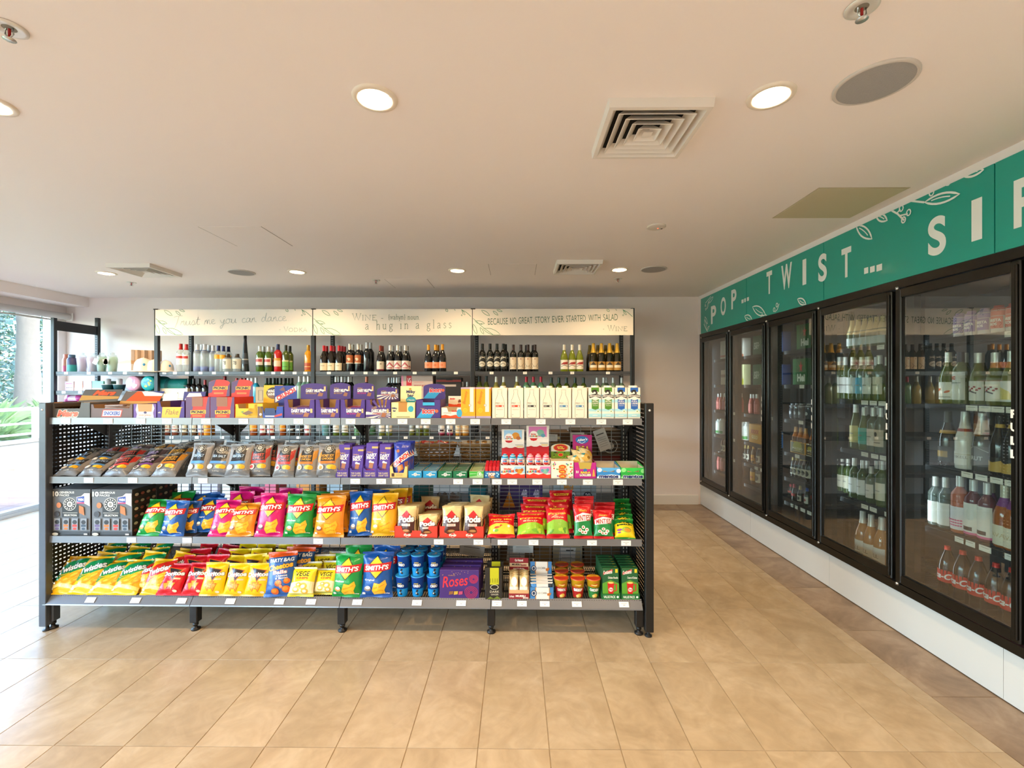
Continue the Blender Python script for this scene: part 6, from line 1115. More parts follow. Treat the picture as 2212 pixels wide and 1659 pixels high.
# thin roman capitals and small letters with serifs, stem strokes on a cap height of 1
SER = {'W': ([[(0, 1), (.3, 0), (.55, 1)], [(.45, 1), (.78, 0), (1.08, 1)]], 1.15, [(0, 1), (.5, 1), (1.08, 1)]), 'I': ([[(.12, 0), (.12, 1)]], .3, [(.12, 0), (.12, 1)]), 'N': ([[(.08, 0), (.08, 1), (.7, 0), (.7, 1)]], .85, [(.08, 0), (.06, 1), (.7, 1)]), 'E': ([[(.1, 0), (.1, 1)], [(.1, 1), (.55, 1), (.55, .9)], [(.1, .52), (.42, .52)], [(.1, 0), (.6, 0), (.6, .12)]], .7, [(.08, 0), (.08, 1)]),
       'V': ([[(0, 1), (.38, 0), (.76, 1)]], .82, [(0, 1), (.76, 1)]), 'O': ([[(.42, 1), (.1, .8), (.05, .5), (.1, .2), (.42, 0), (.74, .2), (.8, .5), (.74, .8), (.42, 1)]], .92, []), 'D': ([[(.1, 0), (.1, 1), (.45, .97), (.72, .75), (.78, .5), (.72, .25), (.45, .02), (.1, 0)]], .9, [(.08, 0), (.08, 1)]), 'K': ([[(.1, 0), (.1, 1)], [(.62, 1), (.12, .45)], [(.28, .6), (.68, 0)]], .75, [(.1, 0), (.1, 1), (.62, 1), (.68, 0)]), 'A': ([[(0, 0), (.36, 1), (.74, 0)], [(.13, .36), (.6, .36)]], .8, [(0, 0), (.74, 0)]), '-': ([[(.05, .36), (.4, .36)]], .5, []),
       'a': ([[(.06, .52), (.2, .64), (.4, .56), (.42, .1), (.52, .0)], [(.42, .38), (.15, .3), (.05, .14), (.15, 0), (.42, .12)]], .58, []), 'h': ([[(.1, 0), (.1, 1.05)], [(.1, .48), (.32, .64), (.48, .5), (.48, 0)]], .62, [(.1, 0), (.06, 1.05), (.48, 0)]), 'u': ([[(.1, .62), (.1, .15), (.25, 0), (.46, .12)], [(.46, .62), (.46, 0)]], .62, [(.08, .62), (.44, .62), (.5, 0)]), 'g': ([[(.28, .64), (.1, .5), (.12, .3), (.28, .22), (.44, .32), (.44, .52), (.28, .64)], [(.44, .58), (.56, .64)], [(.16, .24), (.1, .1), (.4, .02), (.52, -.14), (.3, -.34), (.06, -.2), (.16, .02)]], .62, []), 'i': ([[(.1, 0), (.1, .62)], [(.1, .86), (.1, .9)]], .28, [(.1, 0), (.08, .62)]), 'n': ([[(.1, 0), (.1, .62)], [(.1, .48), (.3, .64), (.46, .5), (.46, 0)]], .62, [(.1, 0), (.06, .62), (.46, 0)]), 'l': ([[(.1, 0), (.1, 1.05)]], .28, [(.1, 0), (.06, 1.05)]), 's': ([[(.36, .54), (.2, .64), (.06, .5), (.2, .34), (.38, .2), (.22, 0), (.04, .1)]], .46, []),
       'w': ([[(0, .62), (.18, 0), (.34, .62)], [(.28, .62), (.48, 0), (.66, .62)]], .7, [(0, .62), (.66, .62)]), 'y': ([[(.02, .62), (.24, 0)], [(.46, .62), (.24, 0), (.08, -.34)]], .52, [(.02, .62), (.46, .62)]), 'o': ([[(.28, .64), (.08, .48), (.08, .16), (.28, 0), (.48, .16), (.48, .48), (.28, .64)]], .58, []), '{': ([[(.3, 1), (.16, .9), (.2, .6), (.08, .45), (.2, .3), (.16, 0), (.3, -.1)]], .4, []), '}': ([[(.08, 1), (.22, .9), (.18, .6), (.3, .45), (.18, .3), (.22, 0), (.08, -.1)]], .4, []), '.': ([[(.05, .0), (.05, .06)]], .25, []), ' ': ([], .38, [])}
class SignP(Pr):
    def q(s, px, py): p = atY(px, py, 5.178); return (p[0] + s.cx, p[2])
    def script(s, t, px0, base, x, col, w, tilt=0.):
        W_ = sum(SCR[c][1] for c in t); x = x; k = (x - px0) / W_; cur = 0
        for c in t:
            for st in SCR[c][0]: s.stroke([s.q(px0 + (cur + a) * k, base - b * k * .72 + tilt * (cur + a) * k) for a, b in smooth(st)], w, col, up=0)
            cur += SCR[c][1]
    def serif(s, t, px0, base, px1, cap, col, w, tilt=0., sp=0., small=None):
        W_ = sum(SER[c][1] + sp for c in t) - sp; k = (px1 - px0) / W_; cur = 0
        for i, c in enumerate(t):
            h = cap if small is None or i == 0 else cap * small
            for st in SER[c][0]:
                pts = smooth(st, 3) if len(st) > 3 and c not in 'WNEVDKA-' else st
                s.stroke([s.q(px0 + (cur + a) * k, base - b * h + tilt * (cur + a) * k) for a, b in pts], w, col, up=0)
            for a, b in SER[c][2]: s.stroke([s.q(px0 + (cur + a + d) * k, base - b * h + tilt * (cur + a) * k) for d in (-.09, .09)], w * .7, col, up=0)
            cur += SER[c][1] + sp
    def lf(s, a, b, fat=.14): leaf(s, s.q(*a), s.q(*b), .0052, LFC, fat, False)
    def st(s, pts): s.stroke(smooth([s.q(*p) for p in pts], 4), .0055, LFC)
    def ring(s, a, r=.007): c = s.q(*a); s.stroke([(c[0] + r * math.cos(k * .785), c[1] + r * math.sin(k * .785)) for k in range(8)], .004, LFC, True)
def branches(p, x0, y0, x1, first):
    o = lambda a: (x0 + a[0], y0 + a[1])
    p.st([o((1, 21)), o((9, 28)), o((21, 39)), o((44, 56))])
    for a, b in (((5, 27), (26, 32)), ((22, 43), (60, 56)), ((16, 40), (24, 55)), ((1, 33), (9, 55)), ((19, 3), (37, 15)), ((44, 5), (55, 14)), ((52, 2), (64, 6))): p.lf(o(a), o(b))
    p.ring(o((19, 33)))
    r = lambda a: (x1 + a[0], y0 + a[1])
    p.st([r((-23, 2)), r((-12, 8)), r((-2, 17))]); p.st([r((-22, 2)), r((-19, 12))]); p.st([r((-21, 3)), r((-16, 9))]); p.ring(r((-22, 14))); p.ring(r((-16, 12))); p.lf(r((-57, 1)), r((-52, 6)), .3); p.st([r((-38, 1)), r((-36, 4))])
def sgnmap(x, y, l): return (x, 5.178 - .0005 - l * .00012, y)
spx = [(335.5, 674.5), (676.5, 1019.5), (1021, 1368)]
sP = [SignP(), SignP(), SignP()]
for p, (a, b) in zip(sP, spx): branches(p, a, 667, b, a < 400)
sP[0].L += 1; sP[0].script('Trust me you can dance...', 376, 704, 632, '#b3bcb6', .0050, -.045); sP[0].serif('-', 603, 715, 607, 8, '#a3aca6', .004); sP[0].serif('VODKA', 614, 716.5, 664, 10.5, '#a3aca6', .0045, 0, .12, .78)
sP[1].L += 1; sP[1].serif('WINE', 762, 692, 815, 14.5, '#6d8a7a', .0045, -.01, .1, .76); sP[1].serif('-', 823, 691.5, 829, 10, '#6d8a7a', .005); sP[1].serif('{wahyn}', 839, 690.5, 876, 11, '#54785f', .0042, -.01, .1); sP[1].serif('noun.', 881, 690.5, 908, 11, '#54785f', .0042, -.01, .12); sP[1].serif('a hug in a glass', 789, 712, 976, 17.5, '#54785f', .0048, -.018, .35)
for w, a, b in (('BECAUSE', 1054, 1097), ('NO', 1102, 1115), ('GREAT', 1120, 1150), ('STORY', 1156, 1188), ('EVER', 1193, 1218), ('STARTED', 1223, 1265), ('WITH', 1271, 1297), ('SALAD', 1303, 1334)):
    c = (a + b) / 2; dy = -.036 * (c - 1054); q0, q1 = sP[2].q(a, 702 + dy), sP[2].q(b, 688 + dy); sP[2].text(w, q0[0], q0[1], q1[0], q1[1], '#3f6f58', rot=1.6, b=-.006)
sP[2].serif('-', 1302, 714, 1306, 8, '#6d8276', .004); sP[2].serif('WINE', 1313, 715, 1356, 12, '#6d8276', .0045, 0, .1, .76)
st_ = ['left white header sign with pale handwritten script, above the spirits', 'middle white header sign about a hug in a glass', 'right white header sign about salad']
for p, (a, b), t in zip(sP, spx, st_):
    A_, B_ = atY(a, 724, 5.178), atY(b, 667, 5.178)
    put(T('header_sign', MB().box(A_[0], B_[0], 5.1775, 5.184, 2.093, 2.392).mesh(SGM), T('lettering', trim_z(p.mesh(sgnmap), 2.094, 2.391), label='green lettering and leafy twigs'), T('top_clip', MB().bbox(A_[0] - .02, A_[0] + .03, 5.172, 5.19, 2.388, 2.40, .002).mesh(BLACK))), label=t, cat='sign', group='white header signs over the wall shelving')
# ---------------------------------------------------------------- bottles on the wall shelving
CLR = clear('#eef3f2', .72, 1.45, .03, 'bottle_glass')
def spec(): pass
def lab_(c): return lambda p: p.rect(.3, .55, .7, .62, c)
B = {}
B['vodka_red'] = bottle('spirit', '', '#c0302c', (.26, .62, '#e9e4dc'), lambda p: (p.rect(.1, .62, .9, .86, '#c4342c'), p.ell(.5, .2, .12, .12, '#b9bcc4')), mat=CLR)
B['blue_foot'] = bottle('spirit', '', '#d3d6da', None, None, mat=CLR, liquid=(.2, '#1f55c4'), band=(.70, .79, '#3f5f9a'))
B['lemon'] = bottle('spirit', '', '#2c2f5a', (.50, .66, '#f0a418'), None, mat=CLR)
B['square'] = bottle('squat', '', '#4a4038', (.18, .72, '#ece2c8'), lambda p: p.text('78', .3, .4, .6, .8, '#4a4038'), mat=CLR)
B['jager'] = bottle('spirit', '#4d6b18', '#c9ccc8', (.20, .55, '#ece2d2'), lambda p: (p.rect(.1, .55, .9, .85, '#c0504a'), p.rect(.0, .0, 1, .2, '#2d3f18')))
B['red'] = bottle('spirit', '#c81e18', '#2a2e55', (.2, .5, '#e8c9a8'), lambda p: p.rect(0, .7, 1, 1, '#d8962a'))
B['dkgreen'] = bottle('bordeaux', '#4a5a1c', '#33352a', (.08, .44, '#6fb04a'), lambda p: (p.rect(0, .85, 1, 1, '#d8d9a0'), p.rect(.2, .3, .8, .36, '#2d6a2a')))
B['tequila'] = bottle('spirit', '#d9920f', '#b5862c', (.08, .34, '#b5502c'), lambda p: p.rect(.1, .4, .9, .5, '#e2c07a'))
B['pinot'] = bottle('burgundy', '#1c1713', '#b8222a', (.06, .34, '#efe2c6'), lambda p: p.rect(.3, .6, .7, .66, '#8a7a5c'))
B['copper'] = bottle('bordeaux', '#171a20', '#d8cfc0', (.30, .60, '#b5673a'), lambda p: (p.ell(.5, .5, .18, .16, '#e8c9a0'), p.ell(.3, .4, .12, .1, '#6a3018'), p.rect(0, 0, 1, .1, '#e6dccb')))
B['inky'] = bottle('bordeaux', '#14181f', '#b9bcc0', None, None)
B['brick'] = bottle('burgundy', '#191513', '#8e3a2a', (.06, .40, '#e9dcc6'), lambda p: (p.rect(0, 0, 1, .14, '#7e1f2a'), p.ell(.6, .72, .1, .06, '#8a7a62')))
B['pinkhouse'] = bottle('burgundy', '#17181a', '#d9d6d0', (.10, .42, '#f0e4dc'), lambda p: (p.poly([(.02, .3), (.5, .85), (.98, .3), (.9, .2), (.5, .6), (.1, .2)], '#c4606a'), p.rect(.2, .1, .8, .22, '#c4606a')))
B['orange'] = bottle('burgundy', '#15171a', '#d9962c', (.14, .36, '#e89a72'), lambda p: p.ell(.5, .5, .14, .14, '#d9784a'))
B['swirl'] = bottle('bordeaux', '#131412', '#1a1b1a', (.12, .58, '#20211f'), lambda p: (p.ell(.5, .35, .42, .30, '#d8d3c4'), p.stroke([(.1, .6), (.4, .8), (.9, .9)], .006, '#d8d3c4'), p.stroke([(.1, .75), (.5, .92), (.9, .78)], .005, '#d8d3c4'), p.stroke([(.2, .3), (.5, .42), (.8, .3)], .005, '#20211f')))
B['antler'] = bottle('bordeaux', '#171310', '#3a2a28', (.10, .54, '#e0ceb2'), lambda p: (p.stroke([(.2, .1), (.35, .3), (.5, .2), (.65, .3), (.8, .1)], .004, '#4a3a2c'), p.stroke([(.15, .5), (.3, .3)], .003, '#4a3a2c'), p.stroke([(.85, .5), (.7, .3)], .003, '#4a3a2c'), p.ell(.5, .85, .08, .06, '#a5604a')))
B['white'] = bottle('burgundy', '#76801c', '#e6dcc8', (.10, .44, '#ece2d0'), lambda p: (p.poly([(.05, .5), (.4, .75), (.95, .8), (.9, .55), (.5, .5)], '#a5342c'), p.stroke([(.1, .3), (.5, .42), (.9, .3)], .005, '#2a2420')))
B['champ'] = bottle('sparkling', '#1d1a0c', '#c9a038', (.06, .36, '#b5863a'), lambda p: (p.rect(.1, .3, .9, .6, '#e9dcc2'), p.poly([(.2, .6), (.5, .98), (.8, .6)], '#3a2a14')), capz=.33)
B['champ_dk'] = bottle('sparkling', '#2a220f', '#8a7434', None, None, capz=.33)
def stack(lst, y, z, names, place, group):
    n = {}
    for px, top, k, bk in lst:
        yy = y + bk; t, H = B[k]; x, _, zt = atY(px, top, yy); s = (zt - z) / H; n.setdefault((k, bk > 0), 0); i = n[(k, bk > 0)]; n[(k, bk > 0)] += 1
        cnt = sum(1 for q in lst if q[2] == k and (q[3] > 0) == (bk > 0))
        lbl = names[k] + ', ' + place; f = 'rear row, ' if bk > 0 else ''
        if cnt > 1: lbl = f + ORD[i] + ' from left: ' + lbl
        elif f: lbl = f + lbl
        w = min(max(s, .85), 1.12); put(t, (x, yy, z), (0, 0, random.uniform(-.12, .12)), (w, w, s), lbl, 'bottle', names[k].replace(' bottle', ' bottles') + ', ' + place)
NM = {'vodka_red': 'clear spirit bottle with a red cap', 'blue_foot': 'tall clear bottle with a blue foot', 'lemon': 'clear bottle with an amber label and navy cap', 'square': 'short clear bottle with a cream label', 'jager': 'olive green bottle with silver cap, white label', 'red': 'bright red aperitif bottle', 'dkgreen': 'dark olive bottle with a green label', 'tequila': 'golden spirit bottle', 'pinot': 'red-capped dark wine bottle with cream label', 'copper': 'cream-capped dark wine bottle with copper label', 'inky': 'silver-capped inky wine bottle without label', 'brick': 'brick-capped wine bottle', 'pinkhouse': 'white-capped wine bottle with a pink roof label', 'orange': 'orange-capped dark wine bottle', 'swirl': 'black wine bottle with a white swirl label', 'antler': 'dark wine bottle with beige antler label', 'white': 'green wine bottle with cream cap and red flourish', 'champ': 'gold-foiled sparkling wine bottle', 'champ_dk': 'dull-foiled sparkling wine bottle', 'cone': 'tall black conical bottle'}
top_ = [(390.5, 743, 'vodka_red', 0), (402.8, 744, 'vodka_red', 0), (426.7, 744, 'blue_foot', 0), (436.6, 745, 'blue_foot', .12), (442, 744, 'blue_foot', 0), (452, 746, 'blue_foot', .12), (460.5, 747, 'blue_foot', 0), (472, 747, 'lemon', 0), (482.7, 748, 'lemon', 0), (493.5, 749, 'lemon', .08), (492.5, 765, 'square', -.03), (512.6, 765, 'square', 0),
        (561.4, 748, 'jager', 0), (569.5, 749, 'jager', .1), (580, 749, 'jager', 0), (589.4, 750, 'jager', .1), (600.6, 744, 'red', 0), (617.5, 746, 'dkgreen', 0), (626.3, 748, 'dkgreen', .1), (666, 746, 'tequila', 0),
        (699.8, 747, 'pinot', 0), (706, 748, 'pinot', .1), (715.3, 747, 'pinot', 0), (722, 748, 'pinot', .1), (732.3, 747, 'pinot', 0), (739, 748, 'pinot', .1), (744.5, 749, 'pinot', .2), (755.8, 743, 'copper', 0), (762, 745, 'copper', .1), (774, 743, 'copper', 0), (780, 745, 'copper', .1), (792.6, 740, 'inky', 0), (800.5, 741, 'inky', .1), (821.8, 747, 'brick', 0), (826, 748, 'brick', .1),
        (843, 746, 'pinkhouse', 0), (848, 748, 'pinkhouse', .1), (859, 746, 'pinkhouse', 0), (864.5, 748, 'pinkhouse', .1), (875.6, 746, 'pinkhouse', 0), (880, 748, 'pinkhouse', .1), (925.5, 745, 'orange', 0), (940.8, 745, 'orange', 0), (946, 746, 'orange', .1), (955.8, 744, 'orange', 0),
        (1042, 743, 'swirl', 0), (1058.6, 743, 'swirl', 0), (1073.6, 743, 'swirl', 0), (1087.4, 743, 'swirl', 0), (1092, 744, 'swirl', .1), (1108.7, 745, 'antler', 0), (1125.2, 745, 'antler', 0), (1140.5, 745, 'antler', 0), (1155.6, 745, 'antler', 0), (1137, 746, 'antler', .1), (1151.5, 746, 'antler', .1), (1218.5, 745, 'white', 0), (1235.7, 745, 'white', 0), (1252, 745, 'white', 0),
        (1281.5, 742, 'champ', 0), (1299, 742, 'champ', 0), (1316.7, 742, 'champ', 0), (1333, 742, 'champ', 0), (1274, 746, 'champ_dk', .1), (1291, 746, 'champ_dk', .1), (1308, 746, 'champ_dk', .1), (1324, 746, 'champ_dk', .1)]
stack(top_, 5.31, Z1, NM, 'top wall shelf', '')
zt = atY(529.8, 725, 5.31)[2] - Z1
put(T('bottle', MB().lathe([(0, .004), (.040, 0), (.042, .01), (.038, zt * .2), (.028, zt * .5), (.017, zt * .85), (.015, zt), (0, zt)], 20).mesh(pm('#23282c', .15, 0, .3)), T('label', MB().lathe([(.0375, zt * .22), (.0275, zt * .52)], 20).mesh(pm('#3a4046', .4)), T('printed_label', MB().lathe([(.0345, zt * .33), (.0335, zt * .36)], 20).mesh(pm('#b9b4aa', .4)))), T('cap', MB().lathe([(.017, zt * .9), (.0165, zt + .002), (0, zt + .003)], 16).mesh(pm('#1b1b1c', .3)))), (atY(529.8, 800, 5.31)[0], 5.31, Z1), label='tall black conical bottle between clear and green bottles on the top wall shelf', cat='bottle')
# second wall shelf: only necks and caps show over the snack rack
def capb(k, kind, col, cap, **kw): B[k] = bottle(kind, col, cap, **kw); return k
for k, kind, col, cap, nm in (('n_port', 'bordeaux', '#151210', '#1c1a18', 'dark fortified wine bottle'), ('n_redtop', 'bordeaux', '#14131a', '#8e2a2e', 'dark bottle with a dull red top'), ('n_silver', 'bordeaux', '#a8b4b0', '#d0d2d2', 'pale bottle with a silver cap'), ('n_aqua', 'bordeaux', '#2fa0c0', '#cfd2d0', 'aqua blue bottle'), ('n_blk', 'bordeaux', '#2f4d2c', '#1f2623', 'green bottle with a black cap'), ('n_wht', 'bordeaux', '#8fb09a', '#e6e4dc', 'pale green bottle with a white cap'), ('n_grey', 'bordeaux', '#1a1b1e', '#c4c4c2', 'black bottle with a pale cap'), ('n_rust', 'bordeaux', '#1a1716', '#b2644a', 'rust-capped bottle'), ('n_silv2', 'bordeaux', '#1b1c1e', '#a8aaac', 'dark bottle with a steel cap'), ('n_green', 'burgundy', '#5f6a22', '#1f2320', 'green bottle with black and white cap'), ('n_pale', 'burgundy', '#b0a050', '#e2dccc', 'yellow-green bottle with a cream cap'), ('n_red2', 'bordeaux', '#6f9a72', '#b01e34', 'green bottle with a crimson cap'), ('n_teal', 'bordeaux', '#56631f', '#20332c', 'olive bottle with a dark teal cap'), ('n_slv3', 'bordeaux', '#8a9a78', '#b9bcba', 'grey-green bottle with a silver cap')):
    capb(k, kind, col, cap); NM[k] = nm
sec = [(408, 818, 'n_port', 0), (418.6, 818, 'n_port', 0), (430.4, 818, 'n_port', 0), (443, 821, 'n_redtop', 0), (486, 813, 'n_redtop', .1), (511.7, 817, 'n_redtop', 0), (521.5, 817, 'n_redtop', 0), (529.8, 817, 'n_redtop', .1), (536, 817, 'n_silver', 0), (544.3, 817, 'n_silver', 0), (553.4, 816, 'n_aqua', 0), (576, 817, 'n_blk', 0), (584, 817, 'n_blk', .1), (592, 817, 'n_blk', 0), (598.7, 817, 'n_blk', .1), (606.6, 817, 'n_blk', 0), (616.5, 817, 'n_blk', .1), (623, 817, 'n_blk', 0), (630.7, 817, 'n_blk', .1), (647, 813, 'n_wht', 0), (657.8, 813, 'n_wht', 0), (666.3, 813, 'n_wht', 0),
       (726, 814, 'n_grey', 0), (731.5, 814, 'n_grey', .1), (738.8, 814, 'n_grey', 0), (746.4, 814, 'n_grey', .1), (754, 814, 'n_grey', 0), (758.7, 814, 'n_grey', .1), (792, 814, 'n_rust', 0), (840.8, 816, 'n_silv2', 0), (847.3, 816, 'n_silv2', .1), (852, 816, 'n_silv2', 0), (858.3, 816, 'n_silv2', 0), (863.4, 816, 'n_silv2', .1), (999, 825, 'n_silver', 0), (1009, 825, 'n_silver', 0),
       (1036, 813, 'n_green', 0), (1050.5, 813, 'n_green', 0), (1072, 814, 'n_pale', 0), (1088, 814, 'n_pale', 0), (1116.7, 813, 'n_pale', 0), (1137, 814, 'n_red2', 0), (1152.3, 814, 'n_red2', 0), (1168.5, 814, 'n_red2', 0), (1191.2, 816, 'n_teal', 0), (1207.5, 816, 'n_teal', 0), (1224, 816, 'n_teal', 0), (1242.4, 816, 'n_teal', 0), (1260.7, 816, 'n_teal', 0), (1289.8, 816, 'n_slv3', 0), (1304, 816, 'n_slv3', 0), (1310, 816, 'n_slv3', .1), (1324.7, 816, 'n_slv3', 0), (1343, 816, 'n_slv3', 0)]
stack(sec, 5.31, Z2, NM, 'second wall shelf', '')
# third wall shelf: lower halves show through the wire of the snack rack
for k, kind, col, cap, lb, lc, nm in (('t_yel', 'spirit', '#8a4a34', '#e0a01a', (.15, .45, '#ece4d6'), '#b0503a', 'yellow-capped spirit bottle with white label'), ('t_cream', 'spirit', '#7a5a3a', '#2a2a2a', (.12, .6, '#e9dcc0'), '#6a5a40', 'whisky bottle with a tall cream label'), ('t_lilac', 'spirit', '#a8592c', '#2a2a30', (.12, .6, '#d9d3da'), '#5a4a6a', 'amber bottle with a lilac-grey label'), ('t_amber', 'spirit', '#e08a14', '#c9a03a', (.2, .5, '#eda23a'), '#b5601c', 'bright amber bottle'), ('t_slant', 'spirit', '#9a4a1c', '#b5862c', (.2, .5, '#e8921c'), '#f0b84a', 'square whisky bottle with slanted orange label'), ('t_red', 'spirit', '#7a3028', '#c0342c', (.10, .62, '#efe8dc'), '#c4443a', 'rum bottle with white and red label'), ('t_blk', 'spirit', '#3a2a1c', '#1c1c1c', (.10, .62, '#26272a'), '#cfcac0', 'black-labelled whiskey bottle'), ('t_blue', 'bordeaux', '#6fa8b0', '#8a9aa0', (.5, .6, '#6fb8d8'), '#a8d4e4', 'pale blue gin bottle'), ('t_hour', 'bordeaux', '#5a6a24', '#2a2e22', (.12, .44, '#efe9dc'), '#8a8670', 'green bottle with an hourglass label'), ('t_green', 'bordeaux', '#5f8a5c', '#2a2e2a', (.3, .5, '#dfe4da'), '#6a8a6a', 'pale green bottle'), ('t_wht', 'bordeaux', '#6a7020', '#d9d6cc', (.16, .60, '#f0ebdf'), '#b9b4a4', 'green wine bottle with a plain white label'), ('t_vee', 'burgundy', '#59601c', '#c9c6bc', (.30, .62, '#ece8e0'), '#6a6a70', 'green wine bottle with a grey V label'), ('t_rose', 'bordeaux', '#7a2634', '#d9d6d0', (.08, .62, '#f0ece6'), '#3a1c24', 'rose wine bottle with a tall white label'), ('t_gold', 'spirit', '#c98424', '#8a5a24', (.10, .50, '#f0d9b4'), '#c9a26a', 'golden dessert wine bottle')):
    f = (lambda c: lambda p: (p.rect(.1, .2, .9, .34, c), p.rect(.25, .6, .75, .68, c)))(lc)
    if k == 't_vee': f = lambda p: (p.stroke([(.25, .9), (.5, .35), (.75, .9)], .005, '#6a6a70'))
    if k == 't_rose': f = lambda p: (p.rect(.3, .16, .8, .30, '#3a1c24'), p.rect(0, .0, 1, .1, '#d85a86'))
    B[k] = bottle(kind, col, cap, lb, f); NM[k] = nm
thi = [(361, 886, 't_yel', 0), (378, 886, 't_yel', 0), (397.6, 886, 't_cream', 0), (418, 886, 't_cream', 0), (437, 886, 't_lilac', 0), (449, 886, 't_amber', 0), (456.5, 886, 't_amber', .08), (548, 886, 't_slant', 0), (568, 886, 't_red', 0), (585.5, 886, 't_red', 0), (610.5, 886, 't_slant', 0), (630, 886, 't_blk', 0), (648.5, 886, 't_blk', 0), (666, 886, 't_red', 0), (703, 886, 't_blue', 0), (726.5, 886, 't_hour', 0), (745.7, 886, 't_hour', 0), (772, 886, 't_green', 0), (805, 886, 't_green', .1), (825, 886, 't_wht', 0), (840.6, 886, 't_wht', 0), (890, 886, 't_wht', .05), (906, 886, 't_vee', 0), (922, 886, 't_vee', 0), (954, 886, 't_rose', 0), (972, 886, 't_rose', 0), (991, 886, 't_gold', 0), (1005.5, 886, 't_gold', 0)]
stack(thi, 5.31, Z3, NM, 'third wall shelf', '')
# ---------------------------------------------------------------- boxes on the wall shelving
def wbox(x0, x1, ytop, z, col, des, label, Y=5.26, d=.2, side=None, cat='box', name='gift_box'):
    a, b = atY(x0, 800, Y)[0], atY(x1, 800, Y)[0]; h = atY((x0 + x1) / 2, ytop, Y)[2] - z; put(carton(name, b - a, h, d, col, des, side), ((a + b) / 2, Y, z), label=label, cat=cat)
def s_vs(p): p.rect(.0, 0, .06, 1, '#e88aa8'); p.poly([(.16, .62), (.33, .62), (.32, .98), (.16, .98)], '#c41e2c'); p.text('VS', .19, .72, .30, .88, '#f4ece4', b=.02); p.text('EFFORTLESS SMOOTH', .40, .58, .82, .65, '#b5605a', b=.02); p.text('FAST DRYING', .40, .46, .66, .53, '#b5605a', b=.02); p.rect(.40, .72, .70, .76, '#c9a098')
wbox(867, 935, 809, Z2, '#c9b2a6', s_vs, 'pink-edged grey box with a red square badge, under the top wall shelf', 5.24)
def s_dry(p): p.rect(0, .84, 1, .92, '#8e2a24'); p.rect(.2, .66, .8, .74, '#b9a9a0'); p.ell(.26, .3, .12, .2, '#8a8680'); p.rect(.4, .90, .66, 1, '#141210')
wbox(942, 996, 816, Z2, '#2a2422', s_dry, 'black hair tool box with a red band, right of the pink-edged box', 5.26)
def s_crate(p): p.rect(.1, .3, .9, .36, '#b9aa90'); p.ell(.3, .7, .02, .02, '#8a7c64'); p.ell(.7, .7, .02, .02, '#8a7c64')
wbox(335, 405, 839, Z2, '#d9ceba', s_crate, 'pale wooden crate left of the dark wine bottles', 5.24, .25)
wbox(356, 404, 834, Z2 + .208, '#3c3a30', lambda p: p.rect(.72, .1, .88, .9, '#d9782c'), 'flat dark box with an orange end lying on the pale crate', 5.28, .16)
wbox(552, 574, 836, Z2, '#b59a74', lambda p: p.stroke([(.3, .2), (.7, .2), (.7, .8), (.3, .8)], .006, '#5a4630', True), 'tan box with a square outline behind the yellow header', 5.22, .12)
# end bay: flasks, tumblers, caps, towels
def lath(name, pr, mats, x, y, z, label, cat, group=None, s=1., extra=()):
    ch = [T(n_, MB().lathe(p, 20).mesh(m)) for n_, p, m in mats[1:]]
    put(T(name, MB().lathe(pr, 22).mesh(mats[0]), *ch, *extra), (x, y, z), (0, 0, 0), (s, s, s), label, cat, group)
def X5(px, Y=5.32): return atY(px, 800, Y)[0]
fl_ = [(0, .004), (.036, 0), (.038, .006), (.038, .145), (.03, .165), (.026, .17)]
lath('drink_flask', fl_, [pm('#cc8a74', .35), ('base_tint', [(.0385, .004), (.0385, .075)], pm('#d85a84', .35)), ('screw_cap', [(.027, .17), (.027, .205), (.024, .21), (0, .21)], pm('#c97f6c', .35))], X5(143.5), 5.32, Z1, 'coral pink drink flask at the window end of the top wall shelf', 'flask')
lath('drink_flask', [(r * 1.22, z) for r, z in fl_], [pm('#4a4668', .35), ('base_tint', [(.047, .004), (.047, .085)], pm('#2f9a96', .35)), ('screw_cap', [(.033, .17), (.033, .198), (.030, .204), (0, .204)], pm('#38546a', .35))], X5(158.8), 5.30, Z1, 'plum and teal drink flask beside the coral pink one', 'flask')
for k, (px, c1, c2, t) in enumerate(((177.5, '#c8a9cc', '#c04ab0', 'left lilac tumbler'), (199.3, '#c4a8cc', '#c83aa4', 'right lilac tumbler'), (220, '#3f9a6a', '#d8a83a', 'left green tumbler'), (243, '#3a9464', '#2fa04a', 'right green tumbler'))):
    yy = 5.32; h = .20
    lath('tumbler', [(0, .004), (.036, 0), (.040, .01), (.052, .15), (.044, .18)], [clear('#e6e2ea' if k < 2 else '#cfe4d4', .45, 1.45, .05, 'tumbler_plastic_%d' % (k // 2)), ('inner_cup', [(0, .01), (.03, .01), (.042, .12)], pm(c1, .3)), ('filling', [(.02, .10), (.038, .13), (.02, .155), (0, .155)], pm(c2, .4)), ('clear_lid', [(.046, .178), (.040, .195), (.022, .205), (.022, .228), (0, .230)], CLR)], X5(px), yy, Z1, t + ' of the four on the top shelf near the window', 'tumbler', 'tumblers')
for k, (px, rz) in enumerate(((209, .5), (226, -.3), (231, .35))):
    put(T('swing_tag', MB().box(-.026, .026, -.001, 0, -.065, 0).mesh(pm('#d3bfa6' if k else '#dfe6ea', .6))), (X5(px, 5.25), 5.25, Z1 + .15), (0, rz, 0), label='%s paper swing tag hanging from the green tumblers' % dl[k], cat='tag', group='swing tags')
def s_wave(p): p.poly([(0, .36), (1, .40), (1, .56), (0, .44)], '#e8bc8a'); p.poly([(0, 0), (1, 0), (1, .40), (.5, .30), (0, .36)], '#bcd4cc'); p.poly([(0, .50), (.4, .56), (.9, .50), (.9, .54), (.4, .60), (0, .54)], '#efbfae')
